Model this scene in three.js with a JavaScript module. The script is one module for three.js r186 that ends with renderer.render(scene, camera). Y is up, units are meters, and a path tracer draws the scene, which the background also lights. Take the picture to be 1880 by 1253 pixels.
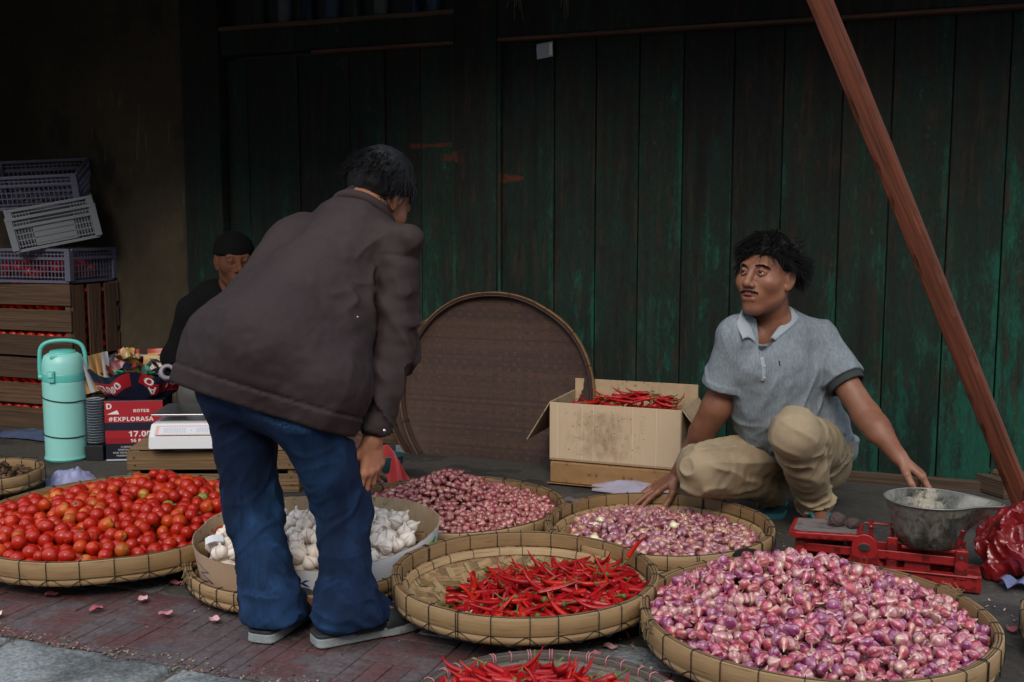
import * as THREE from 'three';
import { mergeGeometries, mergeVertices } from 'three/addons/utils/BufferGeometryUtils.js';
import { RoundedBoxGeometry } from 'three/addons/geometries/RoundedBoxGeometry.js';

import { ImprovedNoise } from 'three/addons/math/ImprovedNoise.js';

// ---------- camera, sky, sun, exposure ----------
const scene = new THREE.Scene();
const camera = new THREE.PerspectiveCamera(35.64, 1880 / 1253, 0.05, 200);
camera.position.set(0, 1.05, 0);
camera.rotation.set(-6.5 * Math.PI / 180, 0, 0);
scene.add(camera);
const renderer = new THREE.WebGLRenderer({ antialias: true });
renderer.toneMapping = THREE.LinearToneMapping;
renderer.toneMappingExposure = 1.85;
renderer.shadowMap.enabled = true;
{ // an even overcast sky
  const w = 64, h = 32, d = new Float32Array(w * h * 4);
  for (let j = 0; j < h; j++) for (let i = 0; i < w; i++) {
    const el = Math.sin(((j + 0.5) / h - 0.5) * Math.PI), k = el > 0 ? (0.5 + 0.5 * el) : 0.5 * (1 + el * 0.6);
    const o = (j * w + i) * 4; d[o] = 0.86 * k; d[o + 1] = 0.95 * k; d[o + 2] = 1.08 * k; d[o + 3] = 1;
  }
  const t = new THREE.DataTexture(d, w, h, THREE.RGBAFormat, THREE.FloatType);
  t.mapping = THREE.EquirectangularReflectionMapping; t.magFilter = THREE.LinearFilter; t.needsUpdate = true;
  scene.background = t; scene.environment = t;
}
const sun = new THREE.DirectionalLight(0xfff1e2, 1.3);
sun.position.set(-0.7, 5.2, 3.9); sun.target.position.set(0, 0, -3); sun.castShadow = true;
sun.shadow.radius = 50; sun.shadow.mapSize.set(2048, 2048);
Object.assign(sun.shadow.camera, { left: -5, right: 5, top: 5, bottom: -5, near: 0.1, far: 20 });
scene.add(sun, sun.target);

// ---------- helpers ----------
const V = (x, y, z) => new THREE.Vector3(x, y, z), VA = a => V(a[0], a[1], a[2]);
function rng(s) { return () => { s |= 0; s = s + 0x6D2B79F5 | 0; let t = Math.imul(s ^ s >>> 15, 1 | s); t = t + Math.imul(t ^ t >>> 7, 61 | t) ^ t; return ((t ^ t >>> 14) >>> 0) / 4294967296; }; }
const R = rng(77), rnd = (a, b) => a + (b - a) * R();
const clamp = (x, a = 0, b = 1) => x < a ? a : x > b ? b : x, lerp = (a, b, t) => a + (b - a) * t;
const sstep = (a, b, x) => { const t = clamp((x - a) / (b - a)); return t * t * (3 - 2 * t); };
function h3(x, y, z) { let n = Math.imul(x, 374761393) + Math.imul(y, 668265263) + Math.imul(z, 2147483647 - 1274126177) | 0; n = Math.imul(n ^ n >>> 13, 1274126177); return ((n ^ n >>> 16) >>> 0) / 4294967296; }
function vn(x, y, z = 0) { // value noise 0..1
  const X = Math.floor(x), Y = Math.floor(y), Z = Math.floor(z); let fx = x - X, fy = y - Y, fz = z - Z;
  fx = fx * fx * (3 - 2 * fx); fy = fy * fy * (3 - 2 * fy); fz = fz * fz * (3 - 2 * fz);
  const a = lerp(lerp(h3(X, Y, Z), h3(X + 1, Y, Z), fx), lerp(h3(X, Y + 1, Z), h3(X + 1, Y + 1, Z), fx), fy);
  if (fz === 0) return a;
  return lerp(a, lerp(lerp(h3(X, Y, Z + 1), h3(X + 1, Y, Z + 1), fx), lerp(h3(X, Y + 1, Z + 1), h3(X + 1, Y + 1, Z + 1), fx), fy), fz);
}
function fb(x, y, o = 4, z = 0) { let s = 0, a = 0.5, n = 0; for (let i = 0; i < o; i++) { s += a * vn(x, y, z); n += a; a *= 0.5; x = x * 2.03 + 17.3; y = y * 2.03 + 9.1; z = z * 2.03; } return s / n; }
const PN = new ImprovedNoise();
const used = {};
function numbered(n) { const k = used[n] = (used[n] ?? -1) + 1; return k ? n + '_' + String(k).padStart(3, '0') : n; }
const shade = o => { o.traverse(m => { if (m.isMesh) { m.castShadow = true; m.receiveShadow = true; } }); return o; };
function tag(o, label, category, group, kind) { o.userData.label = label; if (category) o.userData.category = category; if (group) o.userData.group = group; if (kind) o.userData.kind = kind; return o; }
function thing(name, label, category, pos = [0, 0, 0], ry = 0, group) { const o = new THREE.Group(); o.name = numbered(name); o.position.set(...pos); o.rotation.y = ry; scene.add(o); return tag(o, label, category, group); }
function single(name, geo, m, label, category, group) { const o = new THREE.Mesh(geo, m); o.name = numbered(name); scene.add(o); return tag(o, label, category, group); }
function part(name, geo, m, parent, pos, rot) { const o = new THREE.Mesh(geo, m); o.name = name; if (pos) o.position.set(...pos); if (rot) o.rotation.set(...rot); parent.add(o); return o; }
function struct(name, geo, m) { const o = new THREE.Mesh(geo, m); o.name = name; o.userData.kind = 'structure'; scene.add(o); return o; }
function tx(w, h, fn, rep = [1, 1], srgb = true) { // fn(i, j) -> [r, g, b] 0..1 (sRGB) or a number
  const d = new Uint8Array(w * h * 4);
  for (let j = 0; j < h; j++) for (let i = 0; i < w; i++) { const c = fn(i / w, j / h), o = (j * w + i) * 4; if (typeof c === 'number') d[o] = d[o + 1] = d[o + 2] = clamp(c) * 255; else { d[o] = clamp(c[0]) * 255; d[o + 1] = clamp(c[1]) * 255; d[o + 2] = clamp(c[2]) * 255; } d[o + 3] = 255; }
  const t = new THREE.DataTexture(d, w, h, THREE.RGBAFormat); t.magFilter = THREE.LinearFilter; t.minFilter = THREE.LinearMipmapLinearFilter; t.generateMipmaps = true;
  t.wrapS = t.wrapT = THREE.MirroredRepeatWrapping; t.repeat.set(...rep); if (srgb) t.colorSpace = THREE.SRGBColorSpace; t.needsUpdate = true; return t;
}
function canvasTex(w, h, draw) { const c = document.createElement('canvas'); c.width = w; c.height = h; draw(c.getContext('2d'), w, h); const t = new THREE.CanvasTexture(c); t.colorSpace = THREE.SRGBColorSpace; return t; }
const mat = (c, rough = 0.8, o = {}) => new THREE.MeshPhysicalMaterial({ color: c, roughness: rough, ...o });
const hexmix = (a, b, t) => [0, 1, 2].map(i => lerp(a[i], b[i], t));
const rgb = h => { const c = new THREE.Color(h); return [c.r, c.g, c.b]; }; // linear
const s8 = h => [(h >> 16 & 255) / 255, (h >> 8 & 255) / 255, (h & 255) / 255]; // sRGB 0..1
function geom(pos, idx, uv, col) { const g = new THREE.BufferGeometry(); g.setAttribute('position', new THREE.Float32BufferAttribute(pos, 3)); if (uv) g.setAttribute('uv', new THREE.Float32BufferAttribute(uv, 2)); if (col) g.setAttribute('color', new THREE.Float32BufferAttribute(col, 3)); g.setIndex(idx); g.computeVertexNormals(); return g; }
function box(w, h, d, r = 0.002, seg = 1) { return new RoundedBoxGeometry(w, h, d, seg, Math.min(r, w / 2.01, h / 2.01, d / 2.01)); }
function place(g, x = 0, y = 0, z = 0, rx = 0, ry = 0, rz = 0, s = 1) { const m = new THREE.Matrix4().compose(V(x, y, z), new THREE.Quaternion().setFromEuler(new THREE.Euler(rx, ry, rz)), typeof s === 'number' ? V(s, s, s) : VA(s)); g.applyMatrix4(m); return g; }
const pl = (g, ...a) => place(g.clone(), ...a);
function merge(list) { const c = list.some(g => g.attributes.color); return mergeGeometries(list.map(g => { g = g.index ? g.toNonIndexed() : g.clone(); for (const k of Object.keys(g.attributes)) if (!['position', 'normal', 'uv', 'color'].includes(k)) g.deleteAttribute(k); if (!g.attributes.uv) g.setAttribute('uv', new THREE.Float32BufferAttribute(new Float32Array(g.attributes.position.count * 2), 2)); if (c && !g.attributes.color) g.setAttribute('color', new THREE.Float32BufferAttribute(new Float32Array(g.attributes.position.count * 3).fill(1), 3)); return g; })); }
function tint(g, fn) { const p = g.attributes.position, c = new Float32Array(p.count * 3); for (let i = 0; i < p.count; i++) { const k = fn(p.getX(i), p.getY(i), p.getZ(i), i); c.set(k, i * 3); } g.setAttribute('color', new THREE.BufferAttribute(c, 3)); return g; }
function uvBy(g, fn) { const p = g.attributes.position, n = g.attributes.normal, u = new Float32Array(p.count * 2); for (let i = 0; i < p.count; i++) { const k = fn(p.getX(i), p.getY(i), p.getZ(i), n.getX(i), n.getY(i), n.getZ(i)); u[i * 2] = k[0]; u[i * 2 + 1] = k[1]; } g.setAttribute('uv', new THREE.BufferAttribute(u, 2)); return g; }
// box-projected uv in metres (long grain along `axis`: 0 x, 1 y, 2 z), with an offset so that no two pieces look alike
function grainUV(g, axis = 0) { g = g.index ? g.toNonIndexed() : g; const ou = R() * 3, ov = R() * 3; return uvBy(g, (x, y, z, nx, ny, nz) => { const q = [x, y, z], n = [Math.abs(nx), Math.abs(ny), Math.abs(nz)], o = [0, 1, 2].filter(k => k !== axis), a = n[o[0]] > n[o[1]] ? q[o[1]] : q[o[0]]; return [q[axis] + ou, a + ov]; }); }
function boxUV(g, s = 1) { g = g.index ? g.toNonIndexed() : g; const p = g.attributes.position, u = new Float32Array(p.count * 2), a = V(), b = V(), c = V(); for (let i = 0; i < p.count; i += 3) { a.fromBufferAttribute(p, i); b.fromBufferAttribute(p, i + 1); c.fromBufferAttribute(p, i + 2); const n = b.clone().sub(a).cross(c.clone().sub(a)), ax = Math.abs(n.x), ay = Math.abs(n.y), az = Math.abs(n.z), k = ax > ay && ax > az ? 0 : ay > az ? 1 : 2;[a, b, c].forEach((v, j) => { u[(i + j) * 2] = (k === 0 ? v.z : v.x) * s; u[(i + j) * 2 + 1] = (k === 1 ? v.z : v.y) * s; }); } g.setAttribute('uv', new THREE.BufferAttribute(u, 2)); return g; }
function tube(pts, r, rad = 6, seg = null, closed = false) { const c = new THREE.CatmullRomCurve3(pts.map(p => Array.isArray(p) ? VA(p) : p), closed, 'centripetal'); return new THREE.TubeGeometry(c, seg || pts.length * 3, r, rad, closed); }
// tapered tube with per-point radius, closed ends
function taper(pts, rads, sides = 8, colFn) {
  const P = pts.map(p => Array.isArray(p) ? VA(p) : p), pos = [], idx = [], uv = [], col = []; let up = V(0.31, 0.9, 0.27).normalize(), len = 0;
  P.forEach((p, i) => {
    const t = P[Math.min(i + 1, P.length - 1)].clone().sub(P[Math.max(i - 1, 0)]).normalize(); let s = t.clone().cross(up); if (s.length() < 1e-3) s = t.clone().cross(V(1, 0, 0)); s.normalize(); const b = s.clone().cross(t).normalize(); up = b; if (i) len += p.distanceTo(P[i - 1]);
    for (let k = 0; k <= sides; k++) { const a = k / sides * Math.PI * 2, q = p.clone().addScaledVector(s, Math.cos(a) * rads[i]).addScaledVector(b, Math.sin(a) * rads[i]); pos.push(q.x, q.y, q.z); uv.push(len, k / sides); if (colFn) col.push(...colFn(i / (P.length - 1), a)); }
  });
  const w = sides + 1;
  for (let i = 0; i < P.length - 1; i++) for (let k = 0; k < sides; k++) { const a = i * w + k, b = a + w; idx.push(a, a + 1, b, b, a + 1, b + 1); }
  for (const [i, f] of [[0, 1], [P.length - 1, 0]]) { const c = pos.length / 3; pos.push(P[i].x, P[i].y, P[i].z); uv.push(0, 0); if (colFn) col.push(...colFn(i ? 1 : 0, 0)); for (let k = 0; k < sides; k++) f ? idx.push(c, i * w + k + 1, i * w + k) : idx.push(c, i * w + k, i * w + k + 1); }
  return geom(pos, idx, uv, colFn ? col : null);
}
const lathe = (pts, seg = 32) => new THREE.LatheGeometry(pts.map(p => new THREE.Vector2(p[0], p[1])), seg);
// crumpled sheet: a deformed grid with its own thickness
function sheet(nx, nz, fn, th = 0.0006) { const pos = [], idx = [], uv = []; for (const s of [1, -1]) for (let j = 0; j <= nz; j++) for (let i = 0; i <= nx; i++) { const p = fn(i / nx, j / nz); pos.push(p[0], p[1] + s * th, p[2]); uv.push(i / nx, j / nz); } const w = nx + 1, N = w * (nz + 1); for (let j = 0; j < nz; j++) for (let i = 0; i < nx; i++) { const a = j * w + i; idx.push(a, a + w, a + 1, a + 1, a + w, a + w + 1, N + a, N + a + 1, N + a + w, N + a + 1, N + a + w + 1, N + a + w); } return geom(pos, idx, uv); }

// ---------- iso surfaces (naive surface nets) for bodies, clothes, bags ----------
function iso(sdf, lo, hi, cell, colFn, margin = 0.03) {
  const nx = Math.ceil((hi[0] - lo[0]) / cell) + 1, ny = Math.ceil((hi[1] - lo[1]) / cell) + 1, nz = Math.ceil((hi[2] - lo[2]) / cell) + 1, f = new Float32Array(nx * ny * nz), B = 6, id = (i, j, k) => (k * ny + j) * nx + i;
  for (let K = 0; K < nz; K += B) for (let J = 0; J < ny; J += B) for (let I = 0; I < nx; I += B) {
    const c = sdf(lo[0] + (I + B / 2) * cell, lo[1] + (J + B / 2) * cell, lo[2] + (K + B / 2) * cell), far = Math.abs(c) > B * cell * 0.95 + margin;
    for (let k = K; k < Math.min(K + B, nz); k++) for (let j = J; j < Math.min(J + B, ny); j++) for (let i = I; i < Math.min(I + B, nx); i++) f[id(i, j, k)] = far ? c : sdf(lo[0] + i * cell, lo[1] + j * cell, lo[2] + k * cell);
  }
  const vid = new Int32Array(nx * ny * nz).fill(-1), pos = [], idx = [];
  const C = [[0, 0, 0], [1, 0, 0], [0, 1, 0], [1, 1, 0], [0, 0, 1], [1, 0, 1], [0, 1, 1], [1, 1, 1]], E = [[0, 1], [2, 3], [4, 5], [6, 7], [0, 2], [1, 3], [4, 6], [5, 7], [0, 4], [1, 5], [2, 6], [3, 7]], v = new Float32Array(8);
  for (let k = 0; k < nz - 1; k++) for (let j = 0; j < ny - 1; j++) for (let i = 0; i < nx - 1; i++) {
    let m = 0; for (let c = 0; c < 8; c++) { v[c] = f[id(i + C[c][0], j + C[c][1], k + C[c][2])]; if (v[c] < 0) m |= 1 << c; }
    if (m === 0 || m === 255) continue; let x = 0, y = 0, z = 0, n = 0;
    for (const [a, b] of E) if ((v[a] < 0) !== (v[b] < 0)) { const t = v[a] / (v[a] - v[b]); x += lerp(C[a][0], C[b][0], t); y += lerp(C[a][1], C[b][1], t); z += lerp(C[a][2], C[b][2], t); n++; }
    vid[id(i, j, k)] = pos.length / 3; pos.push(lo[0] + (i + x / n) * cell, lo[1] + (j + y / n) * cell, lo[2] + (k + z / n) * cell);
  }
  const q = (a, b, c, d, fl) => { if (a < 0 || b < 0 || c < 0 || d < 0) return; fl ? idx.push(a, b, c, a, c, d) : idx.push(a, c, b, a, d, c); };
  for (let k = 1; k < nz - 1; k++) for (let j = 1; j < ny - 1; j++) for (let i = 1; i < nx - 1; i++) {
    const a = f[id(i, j, k)] < 0;
    if (a !== f[id(i + 1, j, k)] < 0) q(vid[id(i, j - 1, k - 1)], vid[id(i, j, k - 1)], vid[id(i, j, k)], vid[id(i, j - 1, k)], a);
    if (a !== f[id(i, j + 1, k)] < 0) q(vid[id(i - 1, j, k - 1)], vid[id(i - 1, j, k)], vid[id(i, j, k)], vid[id(i, j, k - 1)], a);
    if (a !== f[id(i, j, k + 1)] < 0) q(vid[id(i - 1, j - 1, k)], vid[id(i, j - 1, k)], vid[id(i, j, k)], vid[id(i - 1, j, k)], a);
  }
  const nor = new Float32Array(pos.length), e = cell * 0.5, col = colFn ? new Float32Array(pos.length) : null;
  for (let i = 0; i < pos.length; i += 3) {
    for (let it = 0; it < 2; it++) {
      const x = pos[i], y = pos[i + 1], z = pos[i + 2]; let a = sdf(x + e, y, z) - sdf(x - e, y, z), b = sdf(x, y + e, z) - sdf(x, y - e, z), c = sdf(x, y, z + e) - sdf(x, y, z - e); const l = Math.hypot(a, b, c) || 1; a /= l; b /= l; c /= l;
      if (it === 0) { const d = clamp(sdf(x, y, z), -cell * 0.4, cell * 0.4); pos[i] -= a * d; pos[i + 1] -= b * d; pos[i + 2] -= c * d; } else { nor[i] = a; nor[i + 1] = b; nor[i + 2] = c; if (col) col.set(colFn(x, y, z, a, b, c), i); }
    }
  }
  const g = new THREE.BufferGeometry(); g.setAttribute('position', new THREE.Float32BufferAttribute(pos, 3)); g.setAttribute('normal', new THREE.BufferAttribute(nor, 3)); if (col) g.setAttribute('color', new THREE.BufferAttribute(col, 3)); g.setIndex(idx); return g;
}
// tapered capsule between a and b (linear radius), and smooth minimum
function cone(a, b, r1, r2) { const ax = a[0], ay = a[1], az = a[2], dx = b[0] - ax, dy = b[1] - ay, dz = b[2] - az, L = dx * dx + dy * dy + dz * dz + 1e-12; return (x, y, z) => { const px = x - ax, py = y - ay, pz = z - az; let t = (px * dx + py * dy + pz * dz) / L; t = t < 0 ? 0 : t > 1 ? 1 : t; const qx = px - t * dx, qy = py - t * dy, qz = pz - t * dz; return Math.sqrt(qx * qx + qy * qy + qz * qz) - (r1 + (r2 - r1) * t); }; }
const smin = (a, b, k) => { const h = Math.max(k - Math.abs(a - b), 0) / k; return Math.min(a, b) - h * h * k * 0.25; };
const smax = (a, b, k) => -smin(-a, -b, k);
function ell(c, r) { return (x, y, z) => { const a = (x - c[0]) / r[0], b = (y - c[1]) / r[1], d = (z - c[2]) / r[2], k = Math.sqrt(a * a + b * b + d * d), l = Math.sqrt(a * a / (r[0] * r[0]) + b * b / (r[1] * r[1]) + d * d / (r[2] * r[2])) + 1e-9; return k * (k - 1) / l; }; }
function joined(list, k) { return (x, y, z) => { let d = list[0](x, y, z); for (let i = 1; i < list.length; i++) d = smin(d, list[i](x, y, z), k); return d; }; }

// ---------- shared textures ----------
const T = {};
T.concrete = tx(512, 512, (u, v) => { const n = fb(u * 6, v * 6, 5), f = fb(u * 90, v * 90, 2), s = sstep(0.56, 0.66, fb(u * 9 + 7, v * 9, 4)), p = sstep(0.78, 0.84, vn(u * 130, v * 130)); const k = 0.30 + 0.12 * n + 0.07 * (f - 0.5); return [k * (1 - 0.28 * s) + 0.08 * p, k * 0.985 * (1 - 0.28 * s) + 0.075 * p, k * 0.95 * (1 - 0.26 * s) + 0.06 * p]; }, [0.8, 0.8]);
T.concreteB = tx(512, 512, (u, v) => 0.5 * fb(u * 40, v * 40, 4) + 0.5 * fb(u * 8, v * 8, 3), [0.8, 0.8], false);
T.stone = tx(512, 512, (u, v) => { const n = fb(u * 7, v * 7, 5), f = fb(u * 120, v * 120, 2), s = sstep(0.5, 0.7, fb(u * 4 + 3, v * 4, 4)); const k = 0.47 + 0.22 * (n - 0.5) + 0.2 * (f - 0.5) - 0.12 * s; return [k * 0.97, k, k * 1.0]; }, [1.2, 1.2]);
T.stoneB = tx(512, 512, (u, v) => 0.5 * fb(u * 70, v * 70, 3) + 0.5 * fb(u * 14, v * 14, 4), [1.2, 1.2], false);
T.brick = tx(512, 512, (u, v) => { const n = sstep(0.34, 0.58, fb(u * 7, v * 10, 5)), f = fb(u * 90, v * 90, 2) - 0.5, d = sstep(0.5, 0.75, fb(u * 30 + 5, v * 30, 3)); const red = hexmix([0.36, 0.225, 0.22], [0.43, 0.22, 0.215], d), grey = hexmix([0.37, 0.345, 0.35], [0.30, 0.275, 0.28], d); return hexmix(red, grey, 0.12 + 0.78 * n).map(c => c + 0.12 * f); }, [1.3, 1.3]);
T.grain = tx(512, 256, (u, v) => { const w = fb(u * 2.2, v * 5, 3) * 3, g = fb(u * 4 + w * 0.3, v * 70 + w, 4), s = sstep(0.7, 0.9, fb(u * 3, v * 110, 2)); const k = 0.72 + 0.36 * (g - 0.5) - 0.22 * s; return [k, k * 0.985, k * 0.96]; }, [1.2, 2.2]);
T.grainB = tx(512, 256, (u, v) => fb(u * 5, v * 90, 4), [1.2, 2.2], false);
T.bamboo = tx(256, 256, (u, v) => { const g = fb(u * 3, v * 60, 3), s = fb(u * 12, v * 12, 4), d = sstep(0.60, 0.72, fb(u * 9 + 4, v * 30, 4)); const k = 0.86 + 0.26 * (g - 0.5) + 0.2 * (s - 0.5) - 0.26 * d; return [k, k * (0.99 - 0.03 * d), k * (0.97 - 0.07 * d)]; }, [2.5, 9]);
T.lath = tx(256, 256, (u, v) => { const g = fb(u * 2, v * 40, 3), s = fb(u * 7, v * 7, 4), d = sstep(0.66, 0.78, fb(u * 6 + 4, v * 24, 4)); const k = 0.92 + 0.10 * (g - 0.5) + 0.16 * (s - 0.5) - 0.18 * d; return [k, k * (0.985 - 0.03 * d), k * (0.96 - 0.07 * d)]; }, [2.5, 9]);
T.bambooB = tx(256, 256, (u, v) => fb(u * 4, v * 70, 3), [2.5, 9], false);
T.card = tx(256, 256, (u, v) => { const l = 0.5 + 0.5 * Math.sin(u * Math.PI * 2 * 32), n = fb(u * 8, v * 8, 4), s = sstep(0.68, 0.8, fb(u * 14 + 9, v * 14, 4)); const k = 0.86 + 0.04 * l + 0.14 * (n - 0.5) - 0.22 * s; return [k, k * 0.985, k * 0.96]; }, [4, 4]);
T.cardB = tx(256, 256, (u, v) => 0.6 * (0.5 + 0.5 * Math.sin(u * Math.PI * 2 * 32)) + 0.4 * fb(u * 20, v * 20, 3), [4, 4], false);
T.weave = tx(256, 256, (u, v) => { const a = Math.sin(u * Math.PI * 128), b = Math.sin(v * Math.PI * 128); return 0.5 + 0.25 * a * Math.sign(b) + 0.25 * (fb(u * 60, v * 60, 2) - 0.5); }, [5, 5], false);
T.denim = tx(512, 512, (u, v) => { const t = 0.5 + 0.5 * Math.sin((u * 96 + v * 192) * Math.PI), s = fb(u * 90, v * 12, 3), w = sstep(0.52, 0.75, fb(u * 7, v * 7, 4)); const k = 0.78 + 0.12 * t + 0.18 * (s - 0.5) + 0.22 * w; return [k * 0.97, k, k * 1.02]; }, [3.2, 3.2]);
T.knit = tx(512, 512, (u, v) => { const n = vn(u * 200, v * 60), m = fb(u * 70, v * 24, 3), p = 0.5 + 0.5 * Math.sin(u * Math.PI * 256) * Math.sin(v * Math.PI * 256); const k = 0.84 + 0.12 * (n - 0.5) + 0.18 * (m - 0.5) + 0.06 * p; return [k, k, k]; }, [4, 4]);
T.fine = tx(256, 256, (u, v) => 0.5 * fb(u * 60, v * 60, 3) + 0.5 * fb(u * 12, v * 12, 3), [4, 4], false);
T.dust = tx(256, 256, (u, v) => { const k = 0.86 + 0.24 * (fb(u * 8, v * 8, 4) - 0.5) + 0.14 * (fb(u * 70, v * 70, 2) - 0.5) - 0.14 * sstep(0.6, 0.72, fb(u * 18 + 2, v * 18, 4)); return [k, k, k * 0.985]; }, [3, 3]);
T.scuff = tx(256, 256, (u, v) => { const d = sstep(0.52, 0.66, fb(u * 10, v * 10, 5)); return hexmix([1, 1, 1], [0.62, 0.58, 0.52], d * 0.9).map(c => c + 0.1 * (fb(u * 60, v * 60, 2) - 0.5)); }, [5, 5]);

const M = {
  concrete: mat(0xb0aaa2, 0.94, { map: T.concrete, bumpMap: T.concreteB, bumpScale: 0.006 }),
  stone: mat(0xffffff, 0.95, { map: T.stone, bumpMap: T.stoneB, bumpScale: 0.012 }),
  bricks: [0xdedadb, 0xd8d3d5, 0xd2d0d3, 0xdcd2d1].map(c => mat(c, 0.9, { map: T.brick, bumpMap: T.concreteB, bumpScale: 0.006 })),
  mortar: mat(0x5c5854, 0.97, { map: T.dust, bumpMap: T.fine, bumpScale: 0.004 }),
  bamboo: [0xa98a60, 0x967650, 0xb49870, 0x866846].map(c => mat(c, 0.62, { map: T.bamboo, bumpMap: T.bambooB, bumpScale: 0.0015 })),
  bambooDark: [0x48332b, 0x432f29, 0x4c362c, 0x3d2c27].map(c => mat(c, 0.75, { map: T.lath, bumpMap: T.bambooB, bumpScale: 0.0004 })),
  rimDark: mat(0x876644, 0.65, { map: T.bamboo, bumpMap: T.bambooB, bumpScale: 0.001 }),
  lath: [0xa2855f, 0x917450, 0xae916a].map(c => mat(c, 0.55, { map: T.lath, bumpMap: T.bambooB, bumpScale: 0.0004 })),
  wire: mat(0x1a1917, 0.6), crateWood: [0xa58763, 0x947652, 0xb2946d].map(c => mat(c, 0.85, { map: T.grain, bumpMap: T.grainB, bumpScale: 0.0025 })),
  oldWood: [0x6a523e, 0x5c4634, 0x765a44].map(c => mat(c, 0.9, { map: T.grain, bumpMap: T.grainB, bumpScale: 0.003 })),
  darkWood: mat(0x6b5846, 0.9, { map: T.grain, bumpMap: T.grainB, bumpScale: 0.003 }),
  card: mat(0xc2aa8c, 0.9, { map: T.card, bumpMap: T.cardB, bumpScale: 0.0012, side: THREE.DoubleSide }), cardBrown: mat(0xa07b52, 0.9, { map: T.card, bumpMap: T.cardB, bumpScale: 0.0012 }),
  steel: mat(0xb9bcbf, 0.3, { metalness: 1 }), black: mat(0x111114, 0.6), white: mat(0xe2e2e0, 0.5),
};

// ---------- the ground ----------
const TH = -21 * Math.PI / 180, P0 = [1.523, 0, -4.151], CU = Math.cos(TH), SU = -Math.sin(TH); // the shop wall's line
const wl = (u, y, n) => [P0[0] + u * CU - n * SU, y, P0[2] + u * SU + n * CU];
function onWall(o, u, y, n) { o.position.set(...wl(u, y, n)); o.rotation.y = TH; return o; }
{
  const g = new THREE.PlaneGeometry(60, 60, 1, 1); g.rotateX(-Math.PI / 2); uvBy(g, (x, y, z) => [x, z]);
  const gr = struct('ground', g, M.mortar); gr.position.y = -0.26;
  // trodden concrete floor of the stall, uneven, from the wall to the brick band
  // (a drain runs along the wall where the big tray leans)
  const slab = (u0, u1, n0, n1, name) => { const w = u1 - u0, d = n1 - n0, f = new THREE.BoxGeometry(w, 0.2, d, Math.ceil(w / 0.05), 2, Math.ceil(d / 0.05)), p = f.attributes.position; for (let i = 0; i < p.count; i++) if (p.getY(i) > 0.09) { const x = p.getX(i) + u0 + w / 2, z = p.getZ(i) + n0 + d / 2; p.setY(i, 0.1 + 0.005 * (fb(x * 3, z * 3, 3) - 0.5)); } f.computeVertexNormals(); onWall(struct(name, grainUV(f, 0), M.concrete), u0 + w / 2, -0.1, n0 + d / 2); };
  slab(-6.1, 2.9, 0.17, 1.953, 'concrete_floor'); slab(-0.95, 2.9, -0.15, 0.17, 'door_step'); slab(-6.1, -2.3, -0.15, 0.17, 'wall_step');
  const bed = new THREE.BoxGeometry(9, 0.2, 6); onWall(struct('mortar_bed', grainUV(bed, 0), M.mortar), -1.6, -0.1055, 4.957);
  // pale edging strip, cast in lengths
  const strip = new THREE.Group(); strip.name = 'edging_strip'; strip.userData.kind = 'structure'; scene.add(strip); onWall(strip, 0, 0, 0);
  for (let u = -5.2, k = 0; u < 2; u += 0.82, k++) { const b = part('edging_block', grainUV(box(0.812, 0.06, 0.115, 0.006, 2), 0), k % 2 ? M.stone : M.concrete, strip, [u + 0.41, -0.0285 + rnd(0, 0.003), 2.012]); b.rotation.z = rnd(-0.002, 0.002); }
  // red paving bricks in a herringbone
  const pave = new THREE.Group(); pave.name = 'brick_pavement'; pave.userData.kind = 'structure'; scene.add(pave); onWall(pave, 0, 0, 0);
  for (let col = -26; col < 9; col++) for (let row = 0; row < 2; row++) for (let k = 0; k < 4; k++) { // on-edge bricks in basket weave, four to a block
    const along = (col + row) % 2 === 0, blk = 0.1935, u0 = col * blk, n0 = 2.066 + row * blk, off = (k + 0.5) * blk / 4, u = along ? u0 + blk / 2 : u0 + off, n = along ? n0 + off : n0 + blk / 2;
    const L = blk - 0.0022, w = blk / 4 - 0.0022, g = along ? box(L, 0.05, w, 0.003, 1) : box(w, 0.05, L, 0.003, 1); uvBy(g, (x, y, z) => [x + u, z + n]);
    part('brick', g, M.bricks[Math.floor(R() * 4)], pave, [u, -0.026 + rnd(-0.001, 0.001), n], [rnd(-0.008, 0.008), 0, rnd(-0.008, 0.008)]);
  }
  // kerb slabs of rough grey stone
  const kerb = new THREE.Group(); kerb.name = 'kerb'; kerb.userData.kind = 'structure'; scene.add(kerb); onWall(kerb, 0, 0, 0);
  for (let u = -5.4, k = 0; u < 2; k++) {
    const w = rnd(0.5, 0.66), g0 = new THREE.BoxGeometry(w - 0.03, 0.09, 0.72, 40, 3, 44); let g = mergeVertices((g0.deleteAttribute('normal'), g0.deleteAttribute('uv'), g0)); const q = g.attributes.position, hw = w / 2 - 0.015;
    for (let i = 0; i < q.count; i++) { const x = q.getX(i), y = q.getY(i), z = q.getZ(i), e = Math.min(hw - Math.abs(x), 0.36 - Math.abs(z)), top = y > 0.03; if (top) q.setY(i, y + 0.014 * (fb(x * 12 + k * 9, z * 12, 4) - 0.5) + 0.006 * (vn(x * 70 + k * 3, z * 70) - 0.5) - 0.014 * Math.exp(-e / 0.012)); if (e < 0.001) { const c = 0.012 * (fb(x * 20 + k, z * 20 + y * 20, 3) - 0.5); Math.abs(x) > hw - 0.001 ? q.setX(i, x + c) : q.setZ(i, z + c); } }
    g.computeVertexNormals(); part('kerb_slab', grainUV(g, 0), M.stone, kerb, [u + w / 2, -0.030 + rnd(-0.003, 0.003), 2.83]); u += w;
  }
}

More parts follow.
